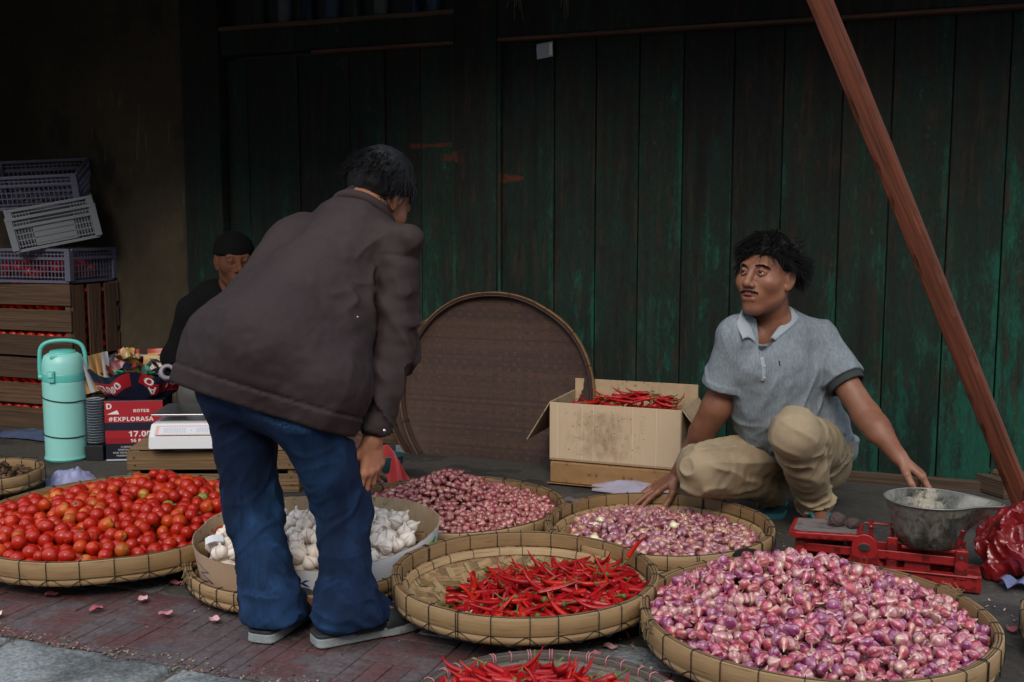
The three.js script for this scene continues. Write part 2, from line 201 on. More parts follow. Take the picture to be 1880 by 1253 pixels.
// ---------- the shop front: planks, post, rails ----------
const wallMap = (() => {
  const U0 = -3.45, U1 = 1.05, H1 = 2.2, edges = [-3.13, -3.006, -2.72, -2.44, -2.257, -2.078, -1.895, -1.684, -1.436, -1.25, -1.061, -0.874, -0.668, -0.47, -0.243, -0.059, 0.156, 0.351, 0.56, 0.77];
  const big = [[-2.02, 1.385, 0.1, 0.010], [-1.93, 1.33, 0.05, 0.022], [-1.61, 1.232, 0.055, 0.016]];
  return tx(2048, 1000, (s, t) => {
    const u = lerp(U0, U1, s), h = t * H1; let e = 1; for (const k of edges) { const d = k - u; if (d > -0.004 && d < e) e = d; } let e2 = 1, pi = 0; edges.forEach((k, i) => { const d = u - k; if (d > -0.004 && d < e2) { e2 = d; pi = i; } });
    const st = fb(u * 42, h * 1.6, 4), n1 = fb(u * 5 + pi * 3.7, h * 1.5, 4), n2 = fb(u * 26 + pi, h * 9, 4), fine = fb(u * 160, h * 60, 2) - 0.5, tone = 0.8 + 0.4 * h3(pi, 7, 3);
    let c = hexmix([0.108, 0.125, 0.107], [0.145, 0.140, 0.113], sstep(0.35, 0.65, n1)).map(k => k * tone * (0.84 + 0.42 * (st - 0.3)));
    const low = 1 - h / 2.1, edgeL = Math.exp(-e / 0.035), edgeR = 0.5 * Math.exp(-e2 / 0.02);
    const cover = 0.27 * low + 0.36 * n1 + 0.34 * (n2 - 0.5) + 0.15 * edgeL * (0.25 + low) + 0.1 * edgeR * low + 0.28 * (st - 0.5) + 0.10 * (h3(pi, 1, 9) - 0.5) + (u > -0.07 ? 0.07 * low : 0);
    const g = sstep(0.18, 0.36, cover), b = sstep(0.37, 0.57, cover + 0.1 * (fine));
    c = hexmix(c, [0.066, 0.168, 0.14], 0.62 * g); c = hexmix(c, [0.07, 0.325, 0.265], 0.75 * b);
    const bare = sstep(0.64, 0.72, fb(u * 60 + 3, h * 7, 3) + 0.14 * Math.exp(-Math.min(e, e2) / 0.006)); c = hexmix(c, [0.24, 0.15, 0.11], 0.45 * bare);
    const fl = sstep(0.90, 0.95, vn(u * 110, h * 70) + 0.1 * (n2 - 0.5)) * sstep(0.5, 0.6, n1); c = hexmix(c, [0.42, 0.50, 0.44], 0.25 * fl);
    for (const [pu, ph, ru, rh] of big) { const d = Math.max(Math.abs(u - pu) / ru, Math.abs(h - ph) / rh) + 1.5 * (n2 - 0.5) + 0.8 * fine + 0.5 * (st - 0.5); c = hexmix(c, [0.46, 0.19, 0.12], 0.6 * sstep(1.15, 0.6, d)); }
    return c.map(k => k + 0.05 * fine);
  });
})();
wallMap.wrapS = wallMap.wrapT = THREE.ClampToEdgeWrapping;
const wallB = tx(512, 512, (u, v) => 0.7 * fb(u * 90, v * 2.5, 4) + 0.3 * fb(u * 20, v * 14, 3), [1, 1], false);
wallB.wrapS = wallB.wrapT = THREE.RepeatWrapping; wallB.repeat.set(6, 3);
const paintM = mat(0xf0f0f0, 0.8, { specularIntensity: 0.45, map: wallMap, bumpMap: wallB, bumpScale: 0.002 });
const wuv = (g, du, dh) => uvBy(g, (x, y, z) => [(x + du + 3.45) / 4.5, (y + dh) / 2.2]);
{
  const shop = thing('shop_front', 'weathered dark green wooden shop shutters with worn turquoise paint behind the vendor', 'shop front'); onWall(shop, 0, 0, 0);
  const edgesR = [-1.684, -1.436, -1.25, -1.061, -0.874, -0.668, -0.47, -0.243, -0.059, 0.156, 0.351, 0.56, 0.77, 1.0], edgesL = [-3.13, -3.006, -2.72, -2.44, -2.257, -2.078, -1.897];
  for (const E of [edgesL, edgesR]) for (let i = 0; i < E.length - 1; i++) {
    const w = E[i + 1] - E[i] - 0.005, g = box(w, 1.81, 0.024, 0.004, 2), uc = (E[i] + E[i + 1]) / 2; wuv(g, uc, 0.915);
    const p = part('plank', g, paintM, shop, [uc, 0.915, -0.018 + rnd(-0.004, 0.004)]); p.rotation.y = rnd(-0.012, 0.012);
  }
  part('backing', box(4.3, 2.6, 0.03, 0.002), M.black, shop, [-1.15, 1.3, -0.055]);
  part('post', wuv(box(0.2, 2.6, 0.09, 0.006, 2), -1.79, 1.3), paintM, shop, [-1.791, 1.3, -0.006]);
  part('post', wuv(box(0.22, 2.6, 0.1, 0.006, 2), -3.24, 1.3), paintM, shop, [-3.245, 1.3, -0.008]);
  const lint = (u0, u1, y, hgt) => part('lintel', wuv(box(u1 - u0, hgt, 0.07, 0.005, 2), (u0 + u1) / 2, y + hgt / 2), paintM, shop, [(u0 + u1) / 2, y + hgt / 2, -0.008]);
  lint(-3.13, -1.894, 1.838, 0.115); lint(-1.688, 1.05, 1.838, 0.7);
  const mould = (u0, u1, y) => part('moulding', grainUV(box(u1 - u0, 0.016, 0.055, 0.004, 2), 0), mat(0x6e4a38, 0.85, { map: T.grain, bumpMap: T.grainB, bumpScale: 0.003 }), shop, [(u0 + u1) / 2, y, 0.014]);
  mould(-2.62, -1.896, 1.828); mould(-1.686, 1.05, 1.828);
  part('threshold', grainUV(box(4.3, 0.05, 0.05, 0.006, 2), 0), M.darkWood, shop, [-1.15, 0.018, -0.012]);
  part('door_stop', wuv(box(0.022, 1.81, 0.03, 0.003), -1.686, 0.91), paintM, shop, [-1.686, 0.915, 0.012]);
  part('door_stop', wuv(box(0.022, 1.81, 0.03, 0.003), -1.9, 0.91), paintM, shop, [-1.9, 0.915, 0.012]);
  // open shelf above the left shutters
  part('shelf_board', grainUV(box(1.24, 0.022, 0.2, 0.003), 0), M.darkWood, shop, [-2.51, 1.962, -0.06]);
  shade(shop);
  const glassB = [0x5d7f9c, 0x38506b, 0x86929a, 0x4a5e52].map(c => mat(c, 0.12, { transmission: 0.65, thickness: 0.03, ior: 1.45 }));
  for (let k = 0; k < 8; k++) {
    const g = lathe([[0, 0], [0.034, 0], [0.037, 0.006], [0.037, 0.16], [0.03, 0.19], [0.014, 0.22], [0.014, 0.25], [0, 0.25]], 20);
    const names = ['clear water bottle at the near end of the high shelf', 'dark blue bottle on the high shelf, second from the post', 'grey glass bottle on the high shelf, third from the post', 'greenish bottle on the high shelf, fourth from the post', 'blue bottle in the middle of the high shelf', 'dark bottle left of the middle on the high shelf', 'pale bottle next to last on the high shelf', 'green bottle at the dark end of the high shelf'];
    const b = thing('bottle', names[k], 'bottle', [0, 0, 0], 0, 'bottles on the high shelf'); onWall(b, -2.0 - k * 0.135 + rnd(-0.02, 0.02), 1.973, -0.03);
    part('glass', g, glassB[k % 4], b); part('cap', lathe([[0, 0.25], [0.016, 0.25], [0.016, 0.272], [0, 0.272]], 14), [M.white, mat(0x9a2a1c, 0.5)][k % 2], b); shade(b);
  }
  const note = thing('paper_note', 'small torn white paper stuck under the shop lintel', 'paper'); onWall(note, -1.475, 1.775, 0.006);
  part('sheet_of_paper', sheet(6, 6, (a, b) => [(a - 0.5) * 0.075, (0.5 - b) * 0.062 + (a - 0.5) * 0.008, 0.006 + 0.006 * a * a + 0.004 * Math.sin(b * 5)], 0.0004), mat(0x9aa0ac, 0.85), note); part('tape', box(0.014, 0.05, 0.001, 0.0004), mat(0xd9d4c2, 0.5), note, [0.03, 0.002, 0.016]); shade(note);
  for (const [k, u, l] of [[0, -1.6, 'frayed straw string hanging by the shop post'], [1, -1.36, 'longer frayed straw string hanging right above the paper note']]) {
    const gs = []; for (let i = 0; i < 9; i++) { const a = rnd(-0.05, 0.05), L = rnd(0.1, 0.22); gs.push(taper([[a * 0.5, 0.24, 0], [a * 0.4, 0.16, 0.01], [a * 0.8, 0.24 - L, rnd(0, 0.02)]], [0.0012, 0.001, 0.0005], 4)); }
    const s = single('straw_string', merge(gs), mat(0x8d8069, 0.9), l, 'string', 'strings hanging from the lintel'); onWall(s, u, 1.86, 0.04); shade(s);
  }
  // plastered wall to the left
  const pw = new THREE.PlaneGeometry(2.4, 3, 60, 60), q = pw.attributes.position; for (let i = 0; i < q.count; i++) q.setZ(i, 0.012 * (fb(q.getX(i) * 4, q.getY(i) * 4, 4) - 0.5)); pw.computeVertexNormals();
  const plM = mat(0xffffff, 0.95, { map: tx(1024, 1024, (u, v) => { const n = fb(u * 6, v * 6, 5), s = sstep(0.52, 0.7, fb(u * 14 + 8, v * 10, 5)), w = sstep(0.74, 0.79, fb(u * 120, v * 18, 3)) * sstep(0.5, 0.6, n), k = 0.75 + 0.5 * (n - 0.5) + 0.12 * (fb(u * 90, v * 90, 2) - 0.5); return hexmix(hexmix([0.33, 0.285, 0.205], [0.23, 0.195, 0.155], s), [0.48, 0.44, 0.36], 0.6 * w).map(c => c * k); }), bumpMap: T.concreteB, bumpScale: 0.01 });
  const wall = thing('plaster_wall', 'stained brown plaster wall beside the green shutters', 'wall'); onWall(wall, -4.55, 1.5, 0.01); part('plaster', pw, plM, wall); part('core', box(2.4, 3, 0.15, 0.004), M.mortar, wall, [0, 0, -0.09]); shade(wall);
}

{ const sw = thing('side_wall', 'plain plastered wall closing the stall at the far left, outside the picture', 'wall'); onWall(sw, -5.15, 1.35, 1.1); part('plaster', boxUV(box(0.14, 2.7, 2.2, 0.004)), M.mortar, sw); shade(sw); }
// ---------- the awning over the stall, held by a leaning timber ----------
{
  const aw = thing('awning', 'low corrugated awning sheltering the stall', 'awning'); onWall(aw, 0, 0, 0);
  const sh = (u0, u1, n1, y0, y1) => { const gx = Math.round((u1 - u0) / 0.02), pos = [], idx = [], uv = []; for (let s = 0; s < 2; s++) for (let i = 0; i <= gx; i++) for (let j = 0; j <= 1; j++) { const u = lerp(u0, u1, i / gx); pos.push(u, lerp(y0, y1, j) + 0.012 * Math.sin(u * 80) - s * 0.003, lerp(-0.05, n1, j)); uv.push(u, j); } for (let s = 0; s < 2; s++) for (let i = 0; i < gx; i++) { const a = s * (gx + 1) * 2 + i * 2; s ? idx.push(a, a + 2, a + 1, a + 1, a + 2, a + 3) : idx.push(a, a + 1, a + 2, a + 1, a + 3, a + 2); } return geom(pos, idx, uv); };
  const zinc = mat(0x6d6257, 0.7, { metalness: 0.3, map: T.dust });
  part('roof_sheet', sh(-1.75, 1.6, 1.35, 2.55, 2.36), zinc, aw); part('roof_sheet', sh(-5.8, -1.76, 1.8, 2.5, 2.16), zinc, aw);
  part('purlin', grainUV(box(3.3, 0.05, 0.05, 0.004), 0), M.darkWood, aw, [-0.1, 2.335, 1.2]); part('purlin', grainUV(box(4.0, 0.05, 0.05, 0.004), 0), M.darkWood, aw, [-3.76, 2.135, 1.68]); shade(aw);
  const a = VA([1.756, 0.000, -3.422]), b = VA([0.898, 1.694, -3.220]), d = b.clone().sub(a).normalize(), L = 2.62;
  const t = thing('timber_prop', 'reddish brown timber leaning beside the red weighing scale, propping the awning', 'timber', [a.x, a.y, a.z]);
  const bg = mergeVertices((b0 => (b0.deleteAttribute('normal'), b0.deleteAttribute('uv'), b0))(new THREE.BoxGeometry(0.066, L, 0.05, 4, 90, 4))), bp = bg.attributes.position; for (let i = 0; i < bp.count; i++) { const x = bp.getX(i), y = bp.getY(i), z = bp.getZ(i), e = Math.abs(x) > 0.032 && Math.abs(z) > 0.024 ? 0.0035 + 0.007 * sstep(0.6, 0.85, vn(y * 16 + x * 90, z * 90)) : 0; bp.setXYZ(i, x - Math.sign(x) * e + 0.010 * Math.sin(y * 1.6 + 0.5) + 0.0025 * (fb(y * 8, x * 9, 3) - 0.5), y, z - Math.sign(z) * e + 0.006 * Math.sin(y * 2.3)); } bg.computeVertexNormals(); const g = grainUV(bg, 1); g.computeVertexNormals(); const m = part('beam', g, mat(0x824226, 0.75, { map: T.grain, bumpMap: T.grainB, bumpScale: 0.002 }), t); m.quaternion.setFromUnitVectors(V(0, 1, 0), d); m.rotateY(-0.5); m.position.copy(d.clone().multiplyScalar(L / 2)); shade(t);
}
// the row of shops across the street, behind the viewer: it hides the low sky from the stall
{
  const o = thing('street_building', 'plain two storey shop row across the street, behind the viewer', 'building', [0, 0, 7.5]); const wm = mat(0x8a857c, 0.9, { map: T.dust }), gm = mat(0x22262a, 0.2);
  part('wall', boxUV(box(26, 6.2, 0.4, 0.02)), wm, o, [0, 3.1, 0.2]); part('roof', boxUV(box(26.6, 0.25, 3, 0.02)), mat(0x6a4a3c, 0.9), o, [0, 6.3, 1.2]);
  for (let k = 0; k < 9; k++) { const w = part('window', box(1.3, 1.3, 0.06, 0.01), gm, o, [-11.4 + k * 2.85, 4.5, -0.02]); part('frame', box(1.46, 0.08, 0.1, 0.01), M.darkWood, w, [0, -0.7, 0]); part('shutter', box(2.3, 2.5, 0.06, 0.01), mat([0x5a6a64, 0x6e5a4a, 0x4a5a70][k % 3], 0.7), o, [-11.4 + k * 2.85, 1.3, -0.02]); }
  shade(o);
}

// ---------- woven bamboo trays ----------
// closed ring with a cross-section profile [[dr, y], ...]; the radius wobbles a little
function ring(Rr, prof, seg, wob, seed, uvs = 1) {
  const pos = [], idx = [], uv = [], n = prof.length; let per = [0]; for (let k = 1; k <= n; k++) { const a = prof[k % n], b = prof[k - 1]; per.push(per[k - 1] + Math.hypot(a[0] - b[0], a[1] - b[1])); }
  for (let i = 0; i <= seg; i++) { const t = i / seg * Math.PI * 2, c = Math.cos(t), s = Math.sin(t), w = 1 + wob * (vn(c * 2.3 + 5 + seed, s * 2.3 + 5) - 0.5), yw = wob * 0.16 * (vn(c * 3 + 9 + seed, s * 3 + 2) - 0.5); for (let k = 0; k <= n; k++) { const q = prof[k % n], r = Rr * w + q[0]; pos.push(r * c, q[1] + yw, r * s); uv.push(t * Rr * uvs, per[k] + seed); } }
  const w = n + 1; for (let i = 0; i < seg; i++) for (let k = 0; k < n; k++) { const a = i * w + k, b = a + w; idx.push(a, a + 1, b, b, a + 1, b + 1); }
  return geom(pos, idx, uv);
}
const bowlY = (r, Rr, h, y0) => { const t = clamp(r / Rr), s = Math.max(0, (t - 0.48) / 0.52) * 0.955; return y0 + h * (0.05 * t * t + 0.95 * (1 - Math.sqrt(1 - s * s)) / (1 - Math.sqrt(1 - 0.955 * 0.955))); };
function weave(o, Rr, hb, y0, w, mats, seed, lift = 0.0016, th = 0.0011) {
  const n = Math.ceil(Rr / w), surf = (x, z) => bowlY(Math.hypot(x, z), Rr, hb, y0);
  for (const dir of [0, 1]) for (let i = -n; i < n; i++) {
    const c = (i + 0.5) * w; if (Math.abs(c) > Rr - 0.01) continue; const half = Math.sqrt(Rr * Rr - c * c), m = Math.max(4, Math.ceil(half * 2 / (w / 2))), pos = [], idx = [], uv = [], hw = w * (0.47 + 0.02 * h3(i, dir, seed)), us = h3(i, dir, 5) * 5;
    for (let k = 0; k <= m; k++) {
      const s = lerp(-half, half, k / m), cell = Math.floor(s / w), up = (((cell + i * (dir ? 1 : -1) + (dir ? 2 : 0)) % 4 + 4) % 4) < 2 ? 1 : -1, off = up * lift;
      for (const [e, f] of [[-1, 1], [1, 1], [1, -1], [-1, -1]]) { const q = c + e * hw, x = dir ? q : s, z = dir ? s : q, rr = Math.hypot(x, z), lim = rr > Rr ? Rr / rr : 1; pos.push(x * lim, surf(x, z) + off * (dir ? 1 : 1) + f * th + (dir ? 0 : 0.0002), z * lim); uv.push(s + us, q + us * 0.7); }
    }
    for (let k = 0; k < m; k++) for (let e = 0; e < 4; e++) { const a = k * 4 + e, b = k * 4 + (e + 1) % 4; idx.push(a, a + 4, b, b, a + 4, b + 4); }
    let g = geom(pos, idx, uv).toNonIndexed(); g.computeVertexNormals(); part('weave_strip', g, mats[Math.floor(h3(i, dir, seed + 2) * mats.length)], o);
  }
}
function basket(label, at, Rr, h, o = {}) {
  const B = thing(o.name || 'bamboo_basket', label, 'basket', [at[0], 0, at[1]], o.turn || 0, o.group); const mats = o.mats || M.bamboo, rh = o.rim || 0.044, y1 = h, y2 = h - rh, sd = o.seed || 1, wob = o.wob ?? 0.02, rimM = o.rimM || M.lath[0], hoopM = o.mats ? mats[2] : M.lath[2], inM = o.mats ? mats[1] : M.lath[1];
  weave(B, Rr - 0.004, y2 + 0.008 - 0.006, 0.006, o.strip || 0.024, mats, sd, o.lift2);
  const band = (r0, r1, a, b) => [[r0, a], [r1, a + 0.002], [r1 + 0.001, (a + b) / 2], [r1, b - 0.002], [r0, b]];
  part('outer_rim', ring(Rr, band(0.002, 0.009, y2, y1), 96, wob, sd), rimM, B);
  part('inner_rim', ring(Rr, [[-0.012, y2 + 0.006], [-0.012, y1 - 0.003], [-0.004, y1 - 0.001], [-0.004, y2 + 0.006]], 96, wob, sd), inM, B);
  part('rim_filler', ring(Rr, [[-0.004, y1 - 0.01], [-0.003, y1 - 0.001], [0.002, y1 - 0.001], [0.002, y1 - 0.01]], 96, wob, sd), mats[1 % mats.length], B);
  const hoopR = Rr * 0.985;
  part('outer_hoop', ring(hoopR, [[0, y2 - 0.022], [0.007, y2 - 0.021], [0.012, y2 - 0.010], [0.008, y2 + 0.001], [0, y2]], 96, wob, sd), hoopM, B);
  part('inner_hoop', ring(Rr, [[-0.030, y2 - 0.016], [-0.022, y2 - 0.022], [-0.014, y2 - 0.002], [-0.018, y2 + 0.004], [-0.025, y2 + 0.001]], 96, wob, sd), hoopM, B);
  // wire ties around the rim
  const n = Math.round(2 * Math.PI * Rr / (o.tieGap || 0.085)), r = o.tieR || 0.0013, loop = o.noLace ? [[0.0115, y2 + 0.001], [0.0115, y1 - 0.003], [0.004, y1 + 0.001], [-0.010, y1 + 0.0003], [-0.0135, y1 - 0.005], [-0.0135, y2 + 0.002]] : [[0.0115, y2 - 0.012], [0.0115, y1 - 0.003], [0.004, y1 + 0.002], [-0.010, y1 + 0.0005], [-0.0135, y1 - 0.008], [-0.0135, y2 + 0.006], [-0.012, y2 - 0.006], [0.006, y2 - 0.02]];
  const tg = taper([...loop, loop[0]].map(([a, b]) => [Rr + a, b, 0]), loop.map(() => r).concat([r]), 5), wobR = t => { const c = Math.cos(t), s = Math.sin(t); return Rr * wob * (vn(c * 2.3 + 5 + sd, s * 2.3 + 5) - 0.5); };
  const lac = [], h3l = [[-0.012, y2 + 0.004], [-0.0175, y2 + 0.0055], [-0.0262, y2 + 0.002], [-0.0318, y2 - 0.016], [-0.026, y2 - 0.022]], hg3 = taper(h3l.map(([a, b]) => [Rr + a, b, 0]), h3l.map(() => r * 0.85), 4);
  for (let k = 0; k < n; k++) {
    const t = (k + 0.25 * (h3(k, sd, 4) - 0.5)) / n * Math.PI * 2, m = part('tie', tg, o.tieM || M.wire, B); m.rotation.y = -t; const w = wobR(t); m.position.set(Math.cos(t) * w, wob * 0.16 * (vn(Math.cos(t) * 3 + 9 + sd, Math.sin(t) * 3 + 2) - 0.5), Math.sin(t) * w); m.rotation.x = 0; if (h3(k, sd, 8) > 0.72) { const m2 = part('tie', tg, o.tieM || M.wire, B); m2.rotation.y = -t - 0.006 / Rr; m2.position.copy(m.position); }
    if (!o.noLace) { const t2 = t + 0.3 / n, m3 = part('tie', hg3, o.tieM || M.wire, B); m3.rotation.y = -t2; m3.position.set(Math.cos(t2) * w, m.position.y, Math.sin(t2) * w); }
    for (const [f, y, rr] of [[0, y2 - 0.001, 0.0115], [0.25, y2 - 0.012, 0.0135], [0.5, y2 - 0.026, 0.006], [0.75, y2 - 0.012, 0.0135]]) { const a = (k + f + 0.15 * (h3(k, f * 8, sd) - 0.5)) / n * Math.PI * 2; lac.push([(hoopR + rr + wobR(a)) * Math.cos(a), y, (hoopR + rr + wobR(a)) * Math.sin(a)]); }
  }
  if (!o.noLace) part('lacing', tube(lac, 0.0011, 4, lac.length * 2, true), o.tieM || M.wire, B);
  if (o.frayed) { const gs = []; for (const a of o.frayed) for (let k = 0; k < 14; k++) { const t = a + rnd(-0.05, 0.05); gs.push(tube([[Rr * Math.cos(t), y1 - 0.03, Rr * Math.sin(t)], [(Rr + rnd(0.008, 0.02)) * Math.cos(t + 0.02), y1 + rnd(-0.02, 0.01), (Rr + 0.015) * Math.sin(t + 0.02)], [(Rr + rnd(-0.02, 0.03)) * Math.cos(t + rnd(-0.06, 0.06)), y1 + rnd(-0.03, 0.014), (Rr + rnd(-0.02, 0.03)) * Math.sin(t + rnd(-0.06, 0.06))]], 0.0011, 4)); } part('knot', merge(gs), mats[2], B); }
  if (o.tilt) { B.rotation.set(o.tilt[0], B.rotation.y, o.tilt[1]); B.position.y = o.lift || 0; }
  return shade(B);
}

// ---------- produce ----------
const prodM = mat(0xffffff, 0.4, { vertexColors: true, clearcoat: 0.85, clearcoatRoughness: 0.24 });
const waxM = mat(0xffffff, 0.42, { vertexColors: true, clearcoat: 0.3, clearcoatRoughness: 0.1, specularIntensity: 0.5 });
const dryM = mat(0xffffff, 0.7, { vertexColors: true, bumpMap: T.fine, bumpScale: 0.0008 });
function shallotGeo(seed, s, pal, seg = 20) { // a bulb with a papery, twisted tip and a root tuft
  const r = rng(seed), fat = 0.40 + r() * 0.12, tip = 0.06 + r() * 0.2, bx = (r() - 0.5) * 0.3, bz = (r() - 0.5) * 0.3, pr = [[0.02, -0.5], [0.09, -0.48], [fat * 0.72, -0.34], [fat, -0.06], [fat * 0.9, 0.16], [fat * 0.56, 0.35], [0.12, 0.49], [0.065, 0.5 + tip * 0.6], [0.015, 0.5 + tip]], pos = [], idx = [], col = [], ph = r() * 9, two = r() < 0.35 ? 0.16 : 0.03;
  pr.forEach(([q, y], j) => { for (let i = 0; i <= seg; i++) { const a = i / seg * Math.PI * 2, rr = q * (1 + two * Math.cos(2 * a + ph) + 0.05 * (vn(Math.cos(a) * 2 + seed, Math.sin(a) * 2 + 4, y * 3) - 0.5)), b = Math.max(0, y - 0.2) ** 2; pos.push((rr * Math.cos(a) + bx * b * 2) * s, y * s, (rr * Math.sin(a) + bz * b * 2) * s);
    const st = clamp(1.5 * vn(Math.cos(a) * 9 + seed * 3, Math.sin(a) * 9 + 7, y * 0.8 + 0.5) - 0.25), pale = Math.max(sstep(-0.36, -0.5, y) * 0.8, sstep(0.34, 0.6, y) * 0.75, sstep(0.58, 0.8, vn(Math.cos(a) * 4 + seed * 5, Math.sin(a) * 4, y * 1.5 + 3)) * 0.55); col.push(...hexmix(hexmix(pal[0], pal[1], st), pal[2], pale)); } });
  for (let j = 0; j < pr.length - 1; j++) for (let i = 0; i < seg; i++) { const a = j * (seg + 1) + i, b = a + seg + 1; idx.push(a, b, a + 1, a + 1, b, b + 1); }
  return geom(pos, idx, null, col);
}
const palPink = [[rgb(0x7c1234), rgb(0xa83a60), rgb(0xd0a898)], [rgb(0x8a163e), rgb(0xb04a70), rgb(0xd6b09e)], [rgb(0x681240), rgb(0x963f72), rgb(0xc69a9c)], [rgb(0x921e32), rgb(0xb65864), rgb(0xdcbca0)], [rgb(0x842438), rgb(0xba7e88), rgb(0xe0ccae)]];
const palBrown = [[rgb(0x6e2430), rgb(0x9c5560), rgb(0xc9a494)], [rgb(0x7d2c34), rgb(0xb07878), rgb(0xd2b298)], [rgb(0x5e2030), rgb(0x92505e), rgb(0xc09890)], [rgb(0x8a3a38), rgb(0xb98478), rgb(0xdcc29c)], [rgb(0x732a44), rgb(0xa96a84), rgb(0xd4b4ae)]];
const palRed = [[rgb(0x7c1f2c), rgb(0xa04a50), rgb(0xcda48e)], [rgb(0x8c2436), rgb(0xb46a70), rgb(0xd8b49c)], [rgb(0x6b1a2a), rgb(0x96484e), rgb(0xc49a86)], [rgb(0x9a3644), rgb(0xc88a84), rgb(0xe2c8a8)]];
const SH = { pink: [], brown: [], red: [] };
for (let k = 0; k < 10; k++) { SH.pink.push(shallotGeo(100 + k, 1, palPink[k % 5])); SH.brown.push(shallotGeo(200 + k, 1, palBrown[k % 5], 14)); SH.red.push(shallotGeo(300 + k, 1, palRed[k % 4], 10)); }
const paleShallot = shallotGeo(55, 1, [rgb(0xd9cf9a), rgb(0xe6e0b6), rgb(0xe9e4c8)]);
// points spread over a disc, no two closer than d
function darts(Rr, d, tries, keep = () => true) { const pts = []; for (let k = 0; k < tries; k++) { const a = R() * Math.PI * 2, r = Rr * Math.sqrt(R()), x = r * Math.cos(a), z = r * Math.sin(a); if (!keep(x, z)) continue; let ok = true; for (const p of pts) if ((p[0] - x) ** 2 + (p[1] - z) ** 2 < d * d) { ok = false; break; } if (ok) pts.push([x, z]); } return pts; }
const rq = new THREE.Quaternion();
function randQ() { return new THREE.Quaternion().setFromEuler(new THREE.Euler(R() * 6.28, R() * 6.28, R() * 6.28)); }
function lying() { return new THREE.Quaternion().setFromEuler(new THREE.Euler(Math.PI / 2 + rnd(-0.75, 0.75), R() * 6.28, rnd(-0.6, 0.6), 'YXZ')); }
const mx = (p, q, s) => new THREE.Matrix4().compose(p, q, V(s, s, s));
function heap(name, label, category, items, m) { const g = merge(items.map(([geo, M4]) => geo.clone().applyMatrix4(M4))); const o = single(name, g, m, label, category); o.userData.kind = 'stuff'; return shade(o); }

function shreds(C, Rr, top, n, label, up) { const it = []; for (let k = 0; k < n; k++) { const a = R() * 6.28, r = Math.sqrt(R()) * Rr, x = r * Math.cos(a), z = r * Math.sin(a), L = rnd(0.008, 0.02), W = rnd(0.002, 0.006), c = hexmix(rgb(0xd4b8a0), rgb(0xa85a68), R()), ph = R() * 6; const g = sheet(4, 1, (s, t) => [(s - 0.5) * L, 0.003 * Math.sin(s * 4 + ph), (t - 0.5) * W * (1 - 1.6 * (s - 0.5) ** 2) + 0.004 * Math.sin(s * 3 + ph)], 0.0002); tint(g, () => c); it.push([g, mx(V(C[0] + x, top(x, z) + up, C[1] + z), new THREE.Quaternion().setFromEuler(new THREE.Euler(rnd(-0.7, 0.7), R() * 6.28, rnd(-0.7, 0.7))), 1)]); } heap('peel_shreds', label, 'peel', it, dryM); }
// --- the large near tray of pink shallots
{
  const C = [0.722, -2.452], Rr = 0.405, h = 0.125; basket('largest bamboo basket heaped with pink shallots, in front of the red scale', C, Rr, h, { seed: 3, rim: 0.05, strip: 0.026, frayed: [2.9, -0.35], group: 'bamboo baskets on the ground' });
  const top = (x, z) => { const r = Math.hypot(x, z) / Rr; return 0.088 + 0.055 * Math.pow(Math.max(0, 1 - r * r), 0.7) + 0.055 * Math.exp(-(((x + 0.03) / 0.2) ** 2 + ((z + 0.17) / 0.12) ** 2)); };
  const pts = darts(Rr - 0.022, 0.0198, 26000), low = darts(Rr - 0.03, 0.026, 8000), all = [];
  pts.forEach(([x, z]) => { const s = rnd(0.022, 0.034); all.push([x, top(x, z) + rnd(-0.014, 0.010), z, s, lying()]); });
  for (let k = 0; k < 90; k++) { const a = R() * 6.28, r = Math.sqrt(R()) * (Rr - 0.1), x = r * Math.cos(a), z = r * Math.sin(a), s = rnd(0.027, 0.035); all.push([x, top(x, z) + rnd(0.013, 0.02), z, s, lying()]); }
  all.sort((a, b) => (b[3] + 0.03 * b[2] + b[1] * 0.2) - (a[3] + 0.03 * a[2] + a[1] * 0.2));
  const rest = [];
  all.forEach(([x, y, z, s, q], i) => { if (i < 300) { const o = single('shallot', SH.pink[i % 10], prodM, 'pink shallot lying in the largest basket in front of the red scale', 'shallot', 'pink shallots heaped in the largest basket'); o.position.set(C[0] + x, y, C[1] + z); o.quaternion.copy(q); o.scale.setScalar(s); shade(o); } else rest.push([SH.pink[i % 10], mx(V(C[0] + x, y, C[1] + z), q, s)]); });
  low.forEach(([x, z], i) => rest.push([SH.pink[i % 10], mx(V(C[0] + x, top(x, z) - 0.026, C[1] + z), randQ(), 0.034)]));
  heap('shallot_heap', 'remaining pink shallots filling the largest basket', 'shallots', rest, prodM);
  shreds(C, Rr - 0.05, top, 260, 'papery peel shreds among the pink shallots of the largest basket', 0.012);
}
